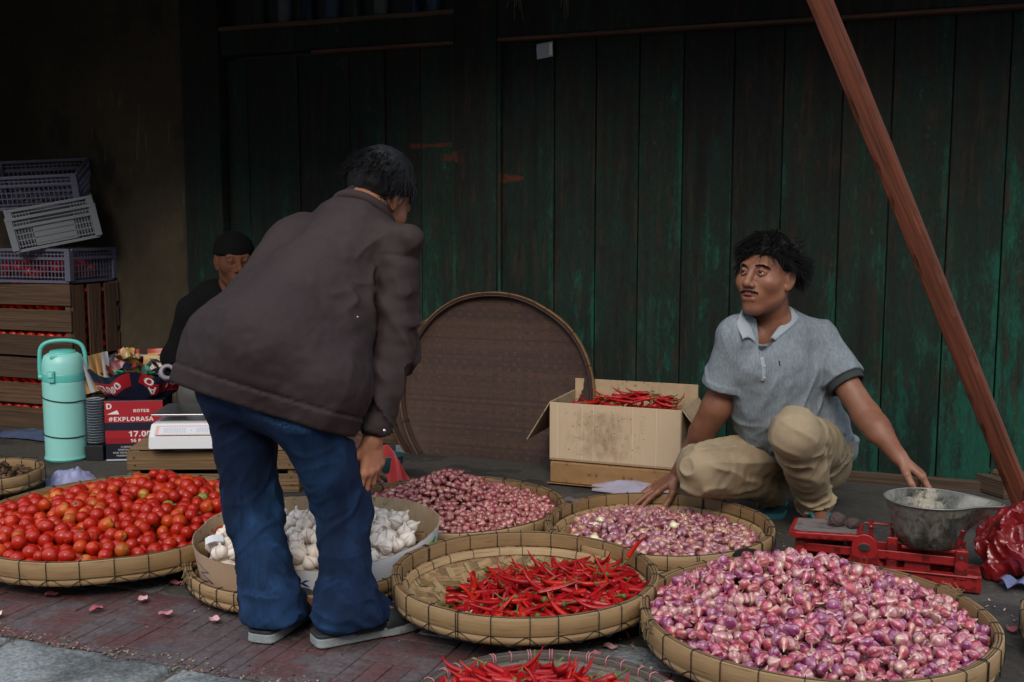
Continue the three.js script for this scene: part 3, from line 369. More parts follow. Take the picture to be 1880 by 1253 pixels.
// --- the middle tray of brownish shallots, beside the vendor's hand
{
  const C = [0.462, -3.262], Rr = 0.352, h = 0.108; basket('pale bamboo basket of brownish shallots under the vendor\'s hand', C, Rr, h, { seed: 5, rim: 0.042, strip: 0.024, turn: 1, group: 'bamboo baskets on the ground' });
  const rest = [], edge = (x, z) => Math.hypot(x - 0.01, z) < 0.285 + 0.03 * (vn(x * 9 + 3, z * 9) - 0.5), top = (x, z) => 0.055 + 0.045 * Math.exp(-((x + 0.02) ** 2 + (z + 0.03) ** 2) / 0.045);
  darts(0.315, 0.0225, 12000, edge).forEach(([x, z], i) => rest.push([i % 37 === 5 ? paleShallot : SH.brown[i % 10], mx(V(C[0] + x, top(x, z) + rnd(-0.008, 0.006), C[1] + z), lying(), rnd(0.026, 0.034))]));
  darts(0.3, 0.03, 3000, edge).forEach(([x, z], i) => rest.push([SH.brown[i % 10], mx(V(C[0] + x, top(x, z) - 0.024, C[1] + z), randQ(), 0.034)]));
  heap('shallot_heap', 'brownish red shallots spread in the basket under the vendor\'s hand', 'shallots', rest, prodM);
  shreds(C, 0.27, top, 120, 'papery peel shreds among the brownish shallots', 0.012);
}
// --- the far tray of small red shallots
{
  const C = [-0.195, -3.52], Rr = 0.362, h = 0.1; basket('browner bamboo basket of small red shallots behind the garlic', C, Rr, h, { seed: 8, rim: 0.04, strip: 0.026, turn: 2, mats: [M.bamboo[3], M.bamboo[1], M.bamboo[3], M.rimDark], group: 'bamboo baskets on the ground' });
  const rest = [], top = (x, z) => 0.068 + 0.03 * Math.max(0, 1 - Math.hypot(x, z) / Rr) + 0.085 * Math.exp(-((x + 0.03) ** 2 / 0.028 + (z + 0.1) ** 2 / 0.02));
  darts(0.338, 0.0185, 16000).forEach(([x, z], i) => rest.push([SH.red[i % 10], mx(V(C[0] + x, top(x, z) + rnd(-0.008, 0.007), C[1] + z), lying(), rnd(0.021, 0.028))]));
  darts(0.325, 0.027, 4000).forEach(([x, z], i) => rest.push([SH.red[i % 10], mx(V(C[0] + x, top(x, z) - 0.022, C[1] + z), randQ(), 0.03)]));
  heap('shallot_heap', 'small dark red shallots heaped in the far basket behind the garlic', 'shallots', rest, prodM);
}
// --- chillies
const chilliPods = [], stemM = mat(0xffffff, 0.6, { vertexColors: true });
for (let k = 0; k < 14; k++) {
  const r = rng(900 + k), L = 0.088 + r() * 0.042, b1 = (r() - 0.5) * 2.6, b2 = (r() - 0.5) * 2.0, pts = [], rad = [], n = 12; let x = 0, y = 0, z = 0, a = 0, e = 0; const hue = k % 7 === 3 ? [rgb(0xb81c08), rgb(0xa01408)] : [rgb(0xa80c10), rgb(0x860810)];
  for (let i = 0; i <= n; i++) { const t = i / n; pts.push([x, y, z]); rad.push(Math.max(0.0006, (0.0090 + r() * 0.0008) * (0.86 + 0.14 * Math.sin(t * 4)) * Math.pow(1 - t, 0.55) * (t < 0.02 ? 0.8 : 1))); a += b1 / n * (1 + t); e += b2 / n * t; x += L / n * Math.cos(a) * Math.cos(e); y += L / n * Math.sin(e) * 0.6; z += L / n * Math.sin(a); }
  const pod = taper(pts, rad, 7, (t, q) => hexmix(hue[0], hue[1], vn(t * 6 + k, Math.cos(q) + 2)));
  const stem = merge([taper([[0.002, 0, 0], [-0.004, 0.0005, 0]], [0.0096, 0.005], 7), taper([[-0.003, 0, 0], [-0.014, 0.002, 0.002 * (r() - 0.5)], [-0.026 - r() * 0.012, 0.006, 0.02 * (r() - 0.5)]], [0.0028, 0.0019, 0.0022], 5)]);
  tint(stem, (x) => hexmix(rgb(0x3b5a1e), rgb(0x6a6a34), vn(x * 90, k))); chilliPods.push([pod, stem]);
}
function chilli(k, p, q, s, label, group) { const o = thing('chilli', label, 'chilli', p, 0, group); o.quaternion.copy(q); o.scale.setScalar(s); const [pod, stem] = chilliPods[k % 14]; part('pod', pod, waxM, o); if (k % 3 !== 1) part('stem', stem, stemM, o); return shade(o); }
const flatQ = (tilt = 0.25, a = null) => new THREE.Quaternion().setFromEuler(new THREE.Euler(rnd(-1.2, 1.2), a ?? R() * 6.28, rnd(-tilt, tilt), 'YZX'));
{
  const C = [0.035, -2.728], Rr = 0.345, h = 0.13; basket('bamboo basket half filled with red chillies, in the middle foreground', C, Rr, h, { seed: 11, rim: 0.046, strip: 0.022, turn: 0.6, group: 'bamboo baskets on the ground' });
  const inP = (x, z) => Math.hypot(x - 0.075, (z - 0.02) * 1.02) < 0.262 + 0.045 * (vn(x * 8 + 2, z * 8 + 2) - 0.5) && x > -0.17, ty = (x, z) => bowlY(Math.hypot(x, z), Rr, h - 0.05, 0.006);
  const top = (x, z) => 0.030 + ty(x, z) * 0.95 + 0.050 * Math.exp(-((x - 0.08) ** 2 + (z - 0.0) ** 2) / 0.03);
  let n = 0; const under = [];
  darts(0.315, 0.0205, 14000, inP).forEach(([x, z], i) => { const q = flatQ(0.22), pp = V(-0.048, 0, 0).applyQuaternion(q); const P = [C[0] + x + pp.x, top(x, z) + pp.y + rnd(-0.004, 0.012), C[1] + z + pp.z]; const e = Math.hypot(P[0] - C[0], P[2] - C[1]); if (e > 0.31) return; if (n++ < 200) chilli(i, P, q, rnd(0.86, 1.12), 'red chilli lying in the half filled middle basket', 'red chillies in the middle basket'); else under.push([chilliPods[i % 14][0], mx(VA(P), q, 1)]); });
  darts(0.27, 0.02, 8000, inP).forEach(([x, z], i) => { const q = flatQ(0.15), pp = V(-0.05, 0, 0).applyQuaternion(q); if (Math.hypot(x - pp.x, z - pp.z) > 0.25 || Math.hypot(x + pp.x, z + pp.z) > 0.25) return; under.push([chilliPods[(i * 3) % 14][0], mx(V(C[0] + x + pp.x, Math.max(top(x, z) * 0.7, 0.018) + pp.y, C[1] + z + pp.z), q, 1)]); });
  heap('chilli_heap', 'lower layer of red chillies in the middle basket', 'chillies', under, waxM);
  chilli(3, [C[0] + 0.28, 0.13, C[1] - 0.09], new THREE.Quaternion().setFromEuler(new THREE.Euler(0, 0.4, 1.0, 'YZX')), 0.9, 'red chilli standing up against the rim of the middle basket');
  const ls = single('shallot', SH.pink[4], prodM, 'lone pink shallot among the chillies in the middle basket', 'shallot'); ls.position.set(C[0] - 0.15, 0.05, C[1] + 0.13); ls.quaternion.copy(lying()); ls.scale.setScalar(0.03); shade(ls);
  const bits = []; for (let k = 0; k < 170; k++) { const a = R() * 6.28, r = Math.sqrt(R()) * 0.27, x = r * Math.cos(a) - 0.05, z = r * Math.sin(a); bits.push([R() < 0.5 ? pl(chilliPods[k % 14][1], 0, 0, 0) : taper([[0, 0, 0], [0.008, 0.001, 0.002]], [0.0014, 0.0008], 4, () => rgb(0x5b3a26)), mx(V(C[0] + x, ty(x, z) + 0.006, C[1] + z), flatQ(0.1), rnd(0.4, 0.8))]); }
  heap('stem_litter', 'dry chilli stems and chaff on the bare weave of the middle basket', 'litter', bits, stemM);
}
// --- the shallow tray of chillies at the very front, with pink lashings
{
  const C = [0.075, -2.075], Rr = 0.297, h = 0.055; basket('shallow grey tray with pink lashings at the front edge, holding chillies', C, Rr, h, { name: 'bamboo_tray', seed: 14, rim: 0.022, strip: 0.02, tieGap: 0.045, tieR: 0.0016, tieM: mat(0xb8767a, 0.7), noLace: true, mats: [0x6d625c, 0x625851, 0x776b63, 0x5a524d].map(c => mat(c, 0.8, { map: T.bamboo, bumpMap: T.bambooB, bumpScale: 0.001 })), rimM: mat(0x5d4d45, 0.75, { map: T.bamboo }), wob: 0.01 });
  let i = 0; const under = [];
  darts(0.25, 0.0215, 8000, (x, z) => Math.hypot(x + 0.03, z + 0.015) < 0.22 && z > -0.21 + 0.07 * vn(x * 12 + 5, 2)).forEach(([x, z]) => { const q = flatQ(0.2), pp = V(-0.05, 0, 0).applyQuaternion(q), hgt = 0.034 + 0.05 * Math.exp(-((x + 0.06) ** 2 / 0.03 + (z + 0.07) ** 2 / 0.012)); const P = [C[0] + x + pp.x, hgt + pp.y + rnd(-0.004, 0.008), C[1] + z + pp.z]; if (Math.hypot(P[0] - C[0], P[2] - C[1]) > 0.27) return; if (i < 96) chilli(i * 5 + 2, P, q, rnd(0.85, 1.1), 'red chilli in the grey tray at the front edge', 'red chillies in the front tray'); else under.push([chilliPods[i % 14][0], mx(VA(P), q, 1)]); i++; if (Math.hypot(x, z) < 0.14) under.push([chilliPods[(i * 3) % 14][0], mx(V(P[0], Math.max(0.02, P[1] * 0.6), P[2]), q, 1)]); });
  chilli(1, [C[0] + 0.06, 0.05, C[1] - 0.1], new THREE.Quaternion().setFromEuler(new THREE.Euler(0, 0.2, 1.35, 'YZX')), 0.85, 'red chilli standing upright in the front tray');
  heap('chilli_heap', 'lower layer of red chillies in the front tray', 'chillies', under, waxM);
}
// --- tomatoes
{
  const C = [-1.25, -3.27], Rr = 0.445, h = 0.125; basket('wide bamboo basket heaped with tomatoes at the left', C, Rr, h, { seed: 17, rim: 0.05, strip: 0.026, turn: 0.3, group: 'bamboo baskets on the ground', tilt: [0.03, 0.0], lift: 0.008 });
  const tg = [], P = { red: [rgb(0xac1e06), rgb(0xb8340c), rgb(0x941205)], orange: [rgb(0xb83c0c), rgb(0xc07428), rgb(0xa8340a)], half: [rgb(0xa84212), rgb(0xa88e40), rgb(0x985616)], green: [rgb(0x6d8438), rgb(0x8fa050), rgb(0x78803a)] };
  const tomato = (seed, pal) => { const g = new THREE.SphereGeometry(0.5, 18, 12), p = g.attributes.position, r = rng(seed), el = 0.92 + r() * 0.22; for (let i = 0; i < p.count; i++) { let x = p.getX(i), y = p.getY(i), z = p.getZ(i), a = Math.atan2(z, x), k = 1 + 0.02 * Math.cos(5 * a + seed) * Math.max(0, y * 2) - 0.16 * Math.exp(-((x * x + z * z) / 0.012)) * (y > 0 ? 1 : 0.3); p.setXYZ(i, x * (1 + 0.02 * Math.cos(5 * a + seed)), y * el * k, z * (1 + 0.02 * Math.cos(5 * a + seed))); } g.computeVertexNormals(); return tint(g, (x, y, z) => hexmix(hexmix(pal[0], pal[2], fb(x * 3 + seed, y * 3, 3, z * 3)), pal[1], sstep(0.1, 0.5, y) * sstep(0.3, 0.7, vn(x * 3 + seed, z * 3, 3)))); };
  const V1 = { red: [1, 2, 3, 4].map(k => tomato(k, P.red)), orange: [5, 6].map(k => tomato(k, P.orange)), half: [7, 8].map(k => tomato(k, P.half)), green: [9, 10].map(k => tomato(k, P.green)) };
  const cal = merge([0, 1, 2, 3, 4].map(k => { const a = k * 1.257; return taper([[0, 0.46, 0], [0.11 * Math.cos(a), 0.49, 0.11 * Math.sin(a)], [0.26 * Math.cos(a), 0.46 + 0.03 * (k % 3), 0.26 * Math.sin(a)]], [0.03, 0.035, 0.006], 4, () => rgb(0x3f5a22)); }).concat([taper([[0, 0.45, 0], [0.03, 0.56, 0.01]], [0.03, 0.022], 5, () => rgb(0x4a5c2a))]));
  const top = (x, z) => 0.10 + 0.055 * Math.pow(Math.max(0, 1 - (x * x + z * z) / (Rr * Rr)), 0.7) + 0.05 * Math.exp(-(((x - 0.08) / 0.16) ** 2 + ((z + 0.22) / 0.15) ** 2)); let tc = 0; const under = [];
  const gl = ['plump green tomato on the tomato heap near the jeans', 'pale green tomato at the edge of the tomato heap beside the jeans', 'round green tomato in the middle of the tomato heap', 'small green tomato far back on the tomato heap'];
  darts(Rr - 0.035, 0.0335, 16000).sort((a, b) => b[1] - a[1]).forEach(([x, z], i) => {
    const pr = R(), gr = [[0.33, 0.05], [0.38, 0.11], [0.16, -0.02], [0.24, -0.12]].findIndex(([a, b]) => Math.hypot(a - x, b - z) < 0.019); const kind = gr >= 0 ? 'green' : pr < 0.78 ? 'red' : pr < 0.92 ? 'orange' : 'half', s = rnd(0.035, 0.047), q = randQ();
    const lab = { red: ['ripe red tomato on the heap in the wide left basket', 'ripe red tomatoes in the basket'], orange: ['orange red tomato on the heap in the wide left basket', 'orange tomatoes in the basket'], half: ['half ripe yellowish tomato on the heap in the wide left basket', 'half ripe tomatoes in the basket'], green: [gl[Math.max(0, gr)], null] }[kind];
    if (tc++ >= 296) { under.push([V1[kind][i % V1[kind].length], mx(V(C[0] + x, top(x, z) + rnd(-0.012, 0.01), C[1] + z), q, s)]); return; }
    const o = thing('tomato', lab[0], 'tomato', [C[0] + x, top(x, z) + rnd(-0.014, 0.012), C[1] + z], 0, lab[1]); o.quaternion.copy(q); o.scale.setScalar(s); const Vv = V1[kind]; part('fruit', Vv[i % Vv.length], waxM, o); if (i % 4 === 0) part('calyx', cal, stemM, o); shade(o);
  });
  darts(Rr - 0.045, 0.037, 8000).forEach(([x, z], i) => under.push([V1.red[i % 4], mx(V(C[0] + x, top(x, z) - 0.029, C[1] + z), randQ(), 0.042)]));
  heap('tomato_heap', 'lower layer of red tomatoes in the wide left basket', 'tomatoes', under, waxM);
  const lt = thing('tomato', 'single red tomato on the ground between the shallot baskets', 'tomato', [0.055, 0.026, -3.33]); lt.scale.setScalar(0.055); part('fruit', V1.red[1], waxM, lt); shade(lt);
  T.tomatoes = V1;
}
// --- dark dried goods at the far left, and a tray just entering at the right edge
{
  basket('small bamboo basket of dried brown goods at the left edge', [-2.02, -3.99], 0.2, 0.1, { seed: 21, rim: 0.04, strip: 0.024, group: 'bamboo baskets on the ground' });
  const it = []; for (let k = 0; k < 70; k++) { const a = R() * 6.28, r = Math.sqrt(R()) * 0.16; it.push([taper([[-0.02, 0, 0], [0, 0.008, 0.004], [0.022, 0, 0.008]], [0.004, 0.009, 0.003], 6, (t) => hexmix(rgb(0x2b1c12), rgb(0x5a4128), vn(t * 4, k))), mx(V(-2.02 + r * Math.cos(a), 0.06 + rnd(0, 0.03), -3.99 + r * Math.sin(a)), flatQ(0.4), rnd(0.8, 1.4))]); }
  heap('dried_goods', 'shrivelled dark brown goods in the small left basket', 'dried goods', it, dryM);
  basket('bamboo basket just entering at the right edge', [1.515, -2.42], 0.27, 0.1, { seed: 23, rim: 0.045, strip: 0.026, group: 'bamboo baskets on the ground' });
}
// --- garlic in a cut-down printed carton that stands in a flat basket
{
  const C = [-0.575, -3.02]; basket('flat frayed basket under the garlic carton', [-0.6, -3.02], 0.335, 0.075, { seed: 26, rim: 0.034, strip: 0.024, frayed: [2.6, 2.85], tieGap: 0.06, group: 'bamboo baskets on the ground' });
  const pr = canvasTex(1024, 320, (c, w, h) => {
    c.fillStyle = '#c9ccd0'; c.fillRect(0, 0, w, h); for (let k = 0; k < 900; k++) { c.fillStyle = `rgba(${R() < 0.5 ? '90,84,74' : '230,230,230'},${0.05 * R()})`; c.fillRect(R() * w, R() * h, 2 + R() * 14, 1 + R() * 5); }
    c.save(); c.translate(0, -78);
    c.fillStyle = '#2f2c70'; c.font = 'bold 90px sans-serif'; c.fillText('K', 150, 235); c.fillRect(70, 175, 54, 10); c.fillRect(84, 200, 46, 10);
    c.fillStyle = '#b3392a'; c.font = 'bold 40px sans-serif'; c.fillText('Pow!', 250, 190); c.fillStyle = '#b96a34'; c.beginPath(); c.moveTo(258, 200); c.lineTo(330, 200); c.lineTo(322, 262); c.lineTo(268, 262); c.fill();
    c.fillStyle = '#6a7078'; c.font = '22px sans-serif'; c.fillText('Lp', 690, 90); c.fillRect(640, 118, 130, 2); c.fillStyle = '#b9c63a'; c.beginPath(); c.ellipse(690, 175, 34, 42, 0, 0, 7); c.fill(); c.fillStyle = '#3f9a5a'; c.beginPath(); c.ellipse(712, 160, 20, 30, 0.3, 0, 7); c.fill(); c.fillStyle = '#6a7078'; c.font = '18px sans-serif'; c.fillText('pear', 660, 250);
    c.fillStyle = '#2f3550'; c.font = 'bold 26px sans-serif'; c.fillText('MA', 800, 110); c.fillStyle = '#2f7a4a'; c.beginPath(); c.arc(836, 170, 26, 0, 7); c.fill(); c.fillStyle = '#c9ccd0'; c.beginPath(); c.arc(836, 170, 12, 0, 7); c.fill(); c.restore();
    c.fillStyle = '#8e1d2e'; c.save(); c.translate(960, 60); c.rotate(-0.3); c.fillRect(0, -20, 46, 62); c.fillStyle = '#d9c9c6'; c.font = 'bold 40px sans-serif'; c.fillText('W', 4, 24); c.restore();
  });
  const brown = canvasTex(512, 256, (c, w, h) => { c.fillStyle = '#a98e74'; c.fillRect(0, 0, w, h); for (let k = 0; k < 1200; k++) { c.fillStyle = `rgba(${R() < 0.5 ? '80,60,44' : '200,178,150'},${0.06 * R()})`; c.fillRect(R() * w, R() * h, 1 + R() * 3, 4 + R() * 26); } c.strokeStyle = '#46354f'; c.lineWidth = 7; c.beginPath(); c.moveTo(260, 70); c.lineTo(330, 110); c.lineTo(280, 130); c.lineTo(345, 175); c.stroke(); c.beginPath(); c.moveTo(250, 200); c.lineTo(330, 165); c.lineTo(350, 240); c.stroke(); });
  const B = thing('garlic_carton', 'cut down white printed carton holding garlic behind the man\'s legs', 'carton', [C[0], 0.02, C[1]], 0);
  // a softly rounded outline; wall height varies where the carton was cut
  const ol = [[-0.305, 0.10], [-0.24, 0.19], [-0.02, 0.25], [0.13, 0.225], [0.24, 0.15], [0.325, 0.03], [0.33, -0.08], [0.24, -0.19], [0.02, -0.235], [-0.2, -0.2], [-0.305, -0.08]], hts = [0.125, 0.105, 0.098, 0.10, 0.115, 0.145, 0.16, 0.165, 0.165, 0.16, 0.14];
  const cv = new THREE.CatmullRomCurve3(ol.map(p => V(p[0], 0, p[1])), true, 'centripetal'), pl0 = cv.getSpacedPoints(110), hc = new THREE.CatmullRomCurve3(hts.map((q, i) => V(i, q, 0)), true), tot = 110;
  const wallSeg = (i0, i1, m, name) => { const pos = [], idx = [], id2 = [], uv = []; const n = i1 - i0; for (let i = 0; i <= n; i++) { const p = pl0[(i0 + i) % tot], pn = pl0[(i0 + i + 1) % tot], t = V(pn.z - p.z, 0, -(pn.x - p.x)).normalize(), H = hc.getPoint(((i0 + i) % tot) / tot).y + 0.004 * (vn(i * 0.9, 3) - 0.5), fl = 1.07; for (const [o, y] of [[0.002, 0], [0.002, H], [-0.002, H], [-0.002, 0]]) { const k = y ? fl : 1; pos.push(p.x * k + t.x * o, y, p.z * k + t.z * o); uv.push(i / n, y ? 1 : 0); } } for (let i = 0; i < n; i++) for (let e = 0; e < 4; e++) { const a = i * 4 + e, b = i * 4 + (e + 1) % 4; (e === 2 ? idx : id2).push(a, b, a + 4, b, b + 4, a + 4); } const g = geom(pos, idx, uv).toNonIndexed(); g.computeVertexNormals(); part('lining', boxUV(geom(pos, id2, uv)), M.card, B); return part(name, g, m, B); };
  wallSeg(14, 62, mat(0xffffff, 0.8, { map: pr, side: THREE.DoubleSide }), 'printed_side'); wallSeg(62, 100, M.card, 'back_side'); wallSeg(100, 125, mat(0xffffff, 0.85, { map: brown, side: THREE.DoubleSide }), 'brown_side');
  part('base', new THREE.ExtrudeGeometry(new THREE.Shape(cv.getSpacedPoints(40).map(p => new THREE.Vector2(p.x, p.z))), { depth: 0.004, bevelEnabled: false }).rotateX(Math.PI / 2), M.cardBrown, B, [0, 0.006, 0]);
  part('paper_scrap', sheet(4, 4, (a, b) => [a * 0.05, 0.006 * Math.sin(a * 4), b * 0.03]), mat(0xd0d2d6, 0.8), B, [-0.30, 0.128, 0.08], [0.4, 0.3, 0.1]); shade(B);
  const garl = seed => { const r = rng(seed), n = 6 + Math.floor(r() * 3), pr = [[0.04, -0.36], [0.2, -0.39], [0.4, -0.29], [0.49, -0.12], [0.5, 0.04], [0.43, 0.2], [0.28, 0.33], [0.13, 0.43], [0.08, 0.5], [0.075, 0.55 + r() * 0.14], [0, 0.57]], seg = 32, pos = [], idx = [], col = [], ph = r() * 6, pk = r(); pr.forEach(([q, y], j) => { for (let i = 0; i <= seg; i++) { const a = i / seg * Math.PI * 2, lob = 0.06 * (Math.abs(Math.sin((a * n + ph + 0.5 * Math.sin(a)) / 2)) - 0.55) * (y < 0.35 ? 1 : 0.1), rr = q * (1 + lob * 1.6); pos.push(rr * Math.cos(a), y * (1 + 0.05 * Math.sin(a + ph)), rr * Math.sin(a)); const st = vn(Math.cos(a) * 6 + seed, Math.sin(a) * 6 + 5, y * 0.7); col.push(...hexmix(hexmix(rgb(0xe0d4c6), rgb(0xece4d8), st), rgb(0x9a6a72), (0.5 + 0.3 * pk) * sstep(0.56, 0.74, vn(Math.cos(a) * 9 + seed * 2, Math.sin(a) * 9 + 3, y)) * (y > -0.2 ? 1 : 0.3))); } }); for (let j = 0; j < pr.length - 1; j++) for (let i = 0; i < seg; i++) { const a = j * (seg + 1) + i, b = a + seg + 1; idx.push(a, b, a + 1, a + 1, b, b + 1); } return geom(pos, idx, null, col); };
  const G = [1, 2, 3, 4, 5, 6].map(k => garl(40 + k)), gM = mat(0xffffff, 0.62, { vertexColors: true });
  const under = []; darts(0.31, 0.04, 9000, (x, z) => (x / 0.295) ** 2 + (z / 0.215) ** 2 < 1).forEach(([x, z], i) => { const s = rnd(0.042, 0.054), y = 0.122 + 0.05 * Math.exp(-((x - 0.06) ** 2 / 0.05 + (z + 0.07) ** 2 / 0.02)) + rnd(-0.008, 0.01); const o = single('garlic_bulb', G[i % 6], gM, 'white garlic bulb piled in the cut down carton', 'garlic', 'garlic bulbs in the carton'); o.position.set(C[0] + x, y, C[1] + z); o.quaternion.setFromEuler(new THREE.Euler(rnd(-1.4, 1.4), R() * 6.28, rnd(-1.4, 1.4))); o.scale.setScalar(s); shade(o); under.push([G[(i + 2) % 6], mx(V(C[0] + x * 0.95, y - 0.042, C[1] + z * 0.95), randQ(), 0.055)]); });
  heap('garlic_heap', 'lower layer of garlic in the cut down carton', 'garlic', under, gM);
}
// --- scattered papery peel and crumbs on the floor
{
  const cols = [0xb4707a, 0xc99aa0, 0x9c4c56, 0xd8c4b8].map(c => mat(c, 0.7, { side: THREE.DoubleSide })), spots = [[-0.97, -2.96, 'shallot peel curled near the edge of the flat frayed basket'], [-1.02, -2.83, 'shallot peel on the edging before the tomato basket'], [-1.29, -2.87, 'pink shallot peel lying alone before the tomato basket'], [-1.37, -2.72, 'pink shallot peel nearest the kerb at the left'], [-0.92, -2.72, 'shallot peel on the bricks below the frayed basket'], [-0.78, -2.68, 'pale shallot peel on the bricks beside the heel'], [-1.12, -2.76, 'brownish shallot peel in the middle of the bricks'], [0.11, -2.39, 'red shallot peel in front of the middle basket'], [0.2, -2.45, 'large pink peel between the middle and largest baskets'], [0.24, -2.5, 'small peel beside the largest basket rim'], [1.28, -2.62, 'pale peel right of the largest basket'], [1.22, -2.85, 'peel behind the largest basket']];
  spots.forEach(([x, z, l], i) => { const ph = i * 1.7, g = sheet(6, 4, (a, b) => { const u = (a - 0.5), v = (b - 0.5) * (1 - 1.6 * u * u); return [u * 0.036, 0.004 + 0.008 * (u * u + 2 * v * v) * 2 + 0.003 * Math.sin(a * 7 + ph), v * 0.026]; }, 0.0003); const o = single('shallot_peel', g, cols[i % 4], l, 'peel', 'peels on the floor'); o.position.set(x, 0.002, z); o.rotation.y = ph; shade(o); });
  const it = [], cc = [0x5d4a40, 0x7a6a58, 0x9a8a74, 0x3c332c, 0x7a4e48, 0x77705f]; for (let k = 0; k < 2600; k++) { let u, n; if (k < 1900) { u = rnd(-3.6, 0.6); n = 2.455 + (R() + R() + R() - 1.5) * 0.05; } else { u = rnd(-3.4, 0.8); n = rnd(0.6, 2.45); } const p = wl(u, 0, n), q = rgb(cc[k % 6]); it.push([pl(new THREE.TetrahedronGeometry(1, 0), 0, 0, 0, 0, 0, 0, k < 1900 ? [rnd(0.003, 0.009), rnd(0.001, 0.004), rnd(0.003, 0.006)] : [rnd(0.002, 0.006), rnd(0.0008, 0.002), rnd(0.002, 0.004)]), new THREE.Matrix4().compose(V(p[0], (k < 1900 ? 0.0 : 0.004), p[2]), new THREE.Quaternion().setFromEuler(new THREE.Euler(rnd(-0.3, 0.3), R() * 6, rnd(-0.3, 0.3))), V(1, 1, 1)), q]); }
  for (let k = 0; k < 260; k++) { const near = [[0.2, -2.5, 0.16], [0.42, -2.86, 0.16], [1.2, -2.8, 0.2], [0.32, -2.95, 0.12], [-0.3, -2.9, 0.25], [0.1, -2.42, 0.25], [0.9, -3.3, 0.35]][k % 7], a = R() * 6.28, r = Math.sqrt(R()) * near[2], ph = R() * 6, L = rnd(0.006, 0.016), g = sheet(3, 1, (s, t) => [(s - 0.5) * L, 0.002 * Math.sin(s * 4 + ph), (t - 0.5) * L * 0.5 * (1 - 1.6 * (s - 0.5) ** 2)], 0.0002); it.push([g, mx(V(near[0] + r * Math.cos(a), 0.004, near[1] + r * Math.sin(a)), new THREE.Quaternion().setFromEuler(new THREE.Euler(rnd(-0.2, 0.2), R() * 6, rnd(-0.2, 0.2))), 1), hexmix(rgb(0x8a3a48), rgb(0xc0a090), R())]); }
  it.forEach(e => { tint(e[0], () => e[2]); }); heap('floor_crumbs', 'crumbs, grit and scraps of dry peel along the kerb and floor', 'litter', it, dryM);
  const s1 = single('shallot', SH.brown[2], prodM, 'single shallot on the floor between the two shallot baskets', 'shallot'); s1.position.set(0.445, 0.016, -2.86); s1.quaternion.copy(lying()); s1.scale.setScalar(0.034); shade(s1);
}

T.tin = tx(512, 256, (u, v) => { const n = fb(u * 9, v * 6, 5), sp = sstep(0.6, 0.75, fb(u * 60, v * 40, 3)), k = 0.92 - 0.3 * sstep(0.48, 0.66, n) + 0.16 * (fb(u * 90, v * 60, 2) - 0.5) - 0.12 * sp; return [k, k * 0.98, k * 0.94]; }, [1.33, 2]);

// ---------- big round trays leaning on the shutters ----------
{
  const lean = (label, u, n, Rr, top, ang, seed) => { const t = basket(label, [0, 0], Rr, 0.06, { name: 'winnowing_tray', seed, mats: M.bambooDark, rimM: M.rimDark, rim: 0.03, strip: 0.012, lift2: 0.0004, tieGap: 0.16, noLace: true, wob: 0.03, group: 'round trays leaning on the shutters' }); t.rotation.order = 'YXZ'; const a = Math.PI / 2 - ang; t.position.set(...wl(u, top - Rr * Math.cos(ang), n)); t.rotation.set(a, TH, 0); };
  lean('large round dark woven tray leaning on the shutters, in front', -1.663, 0.10, 0.452, 0.728, 0.09, 31);
  lean('round tray half hidden behind the larger leaning tray', -1.80, 0.018, 0.42, 0.66, 0.02, 33);
}
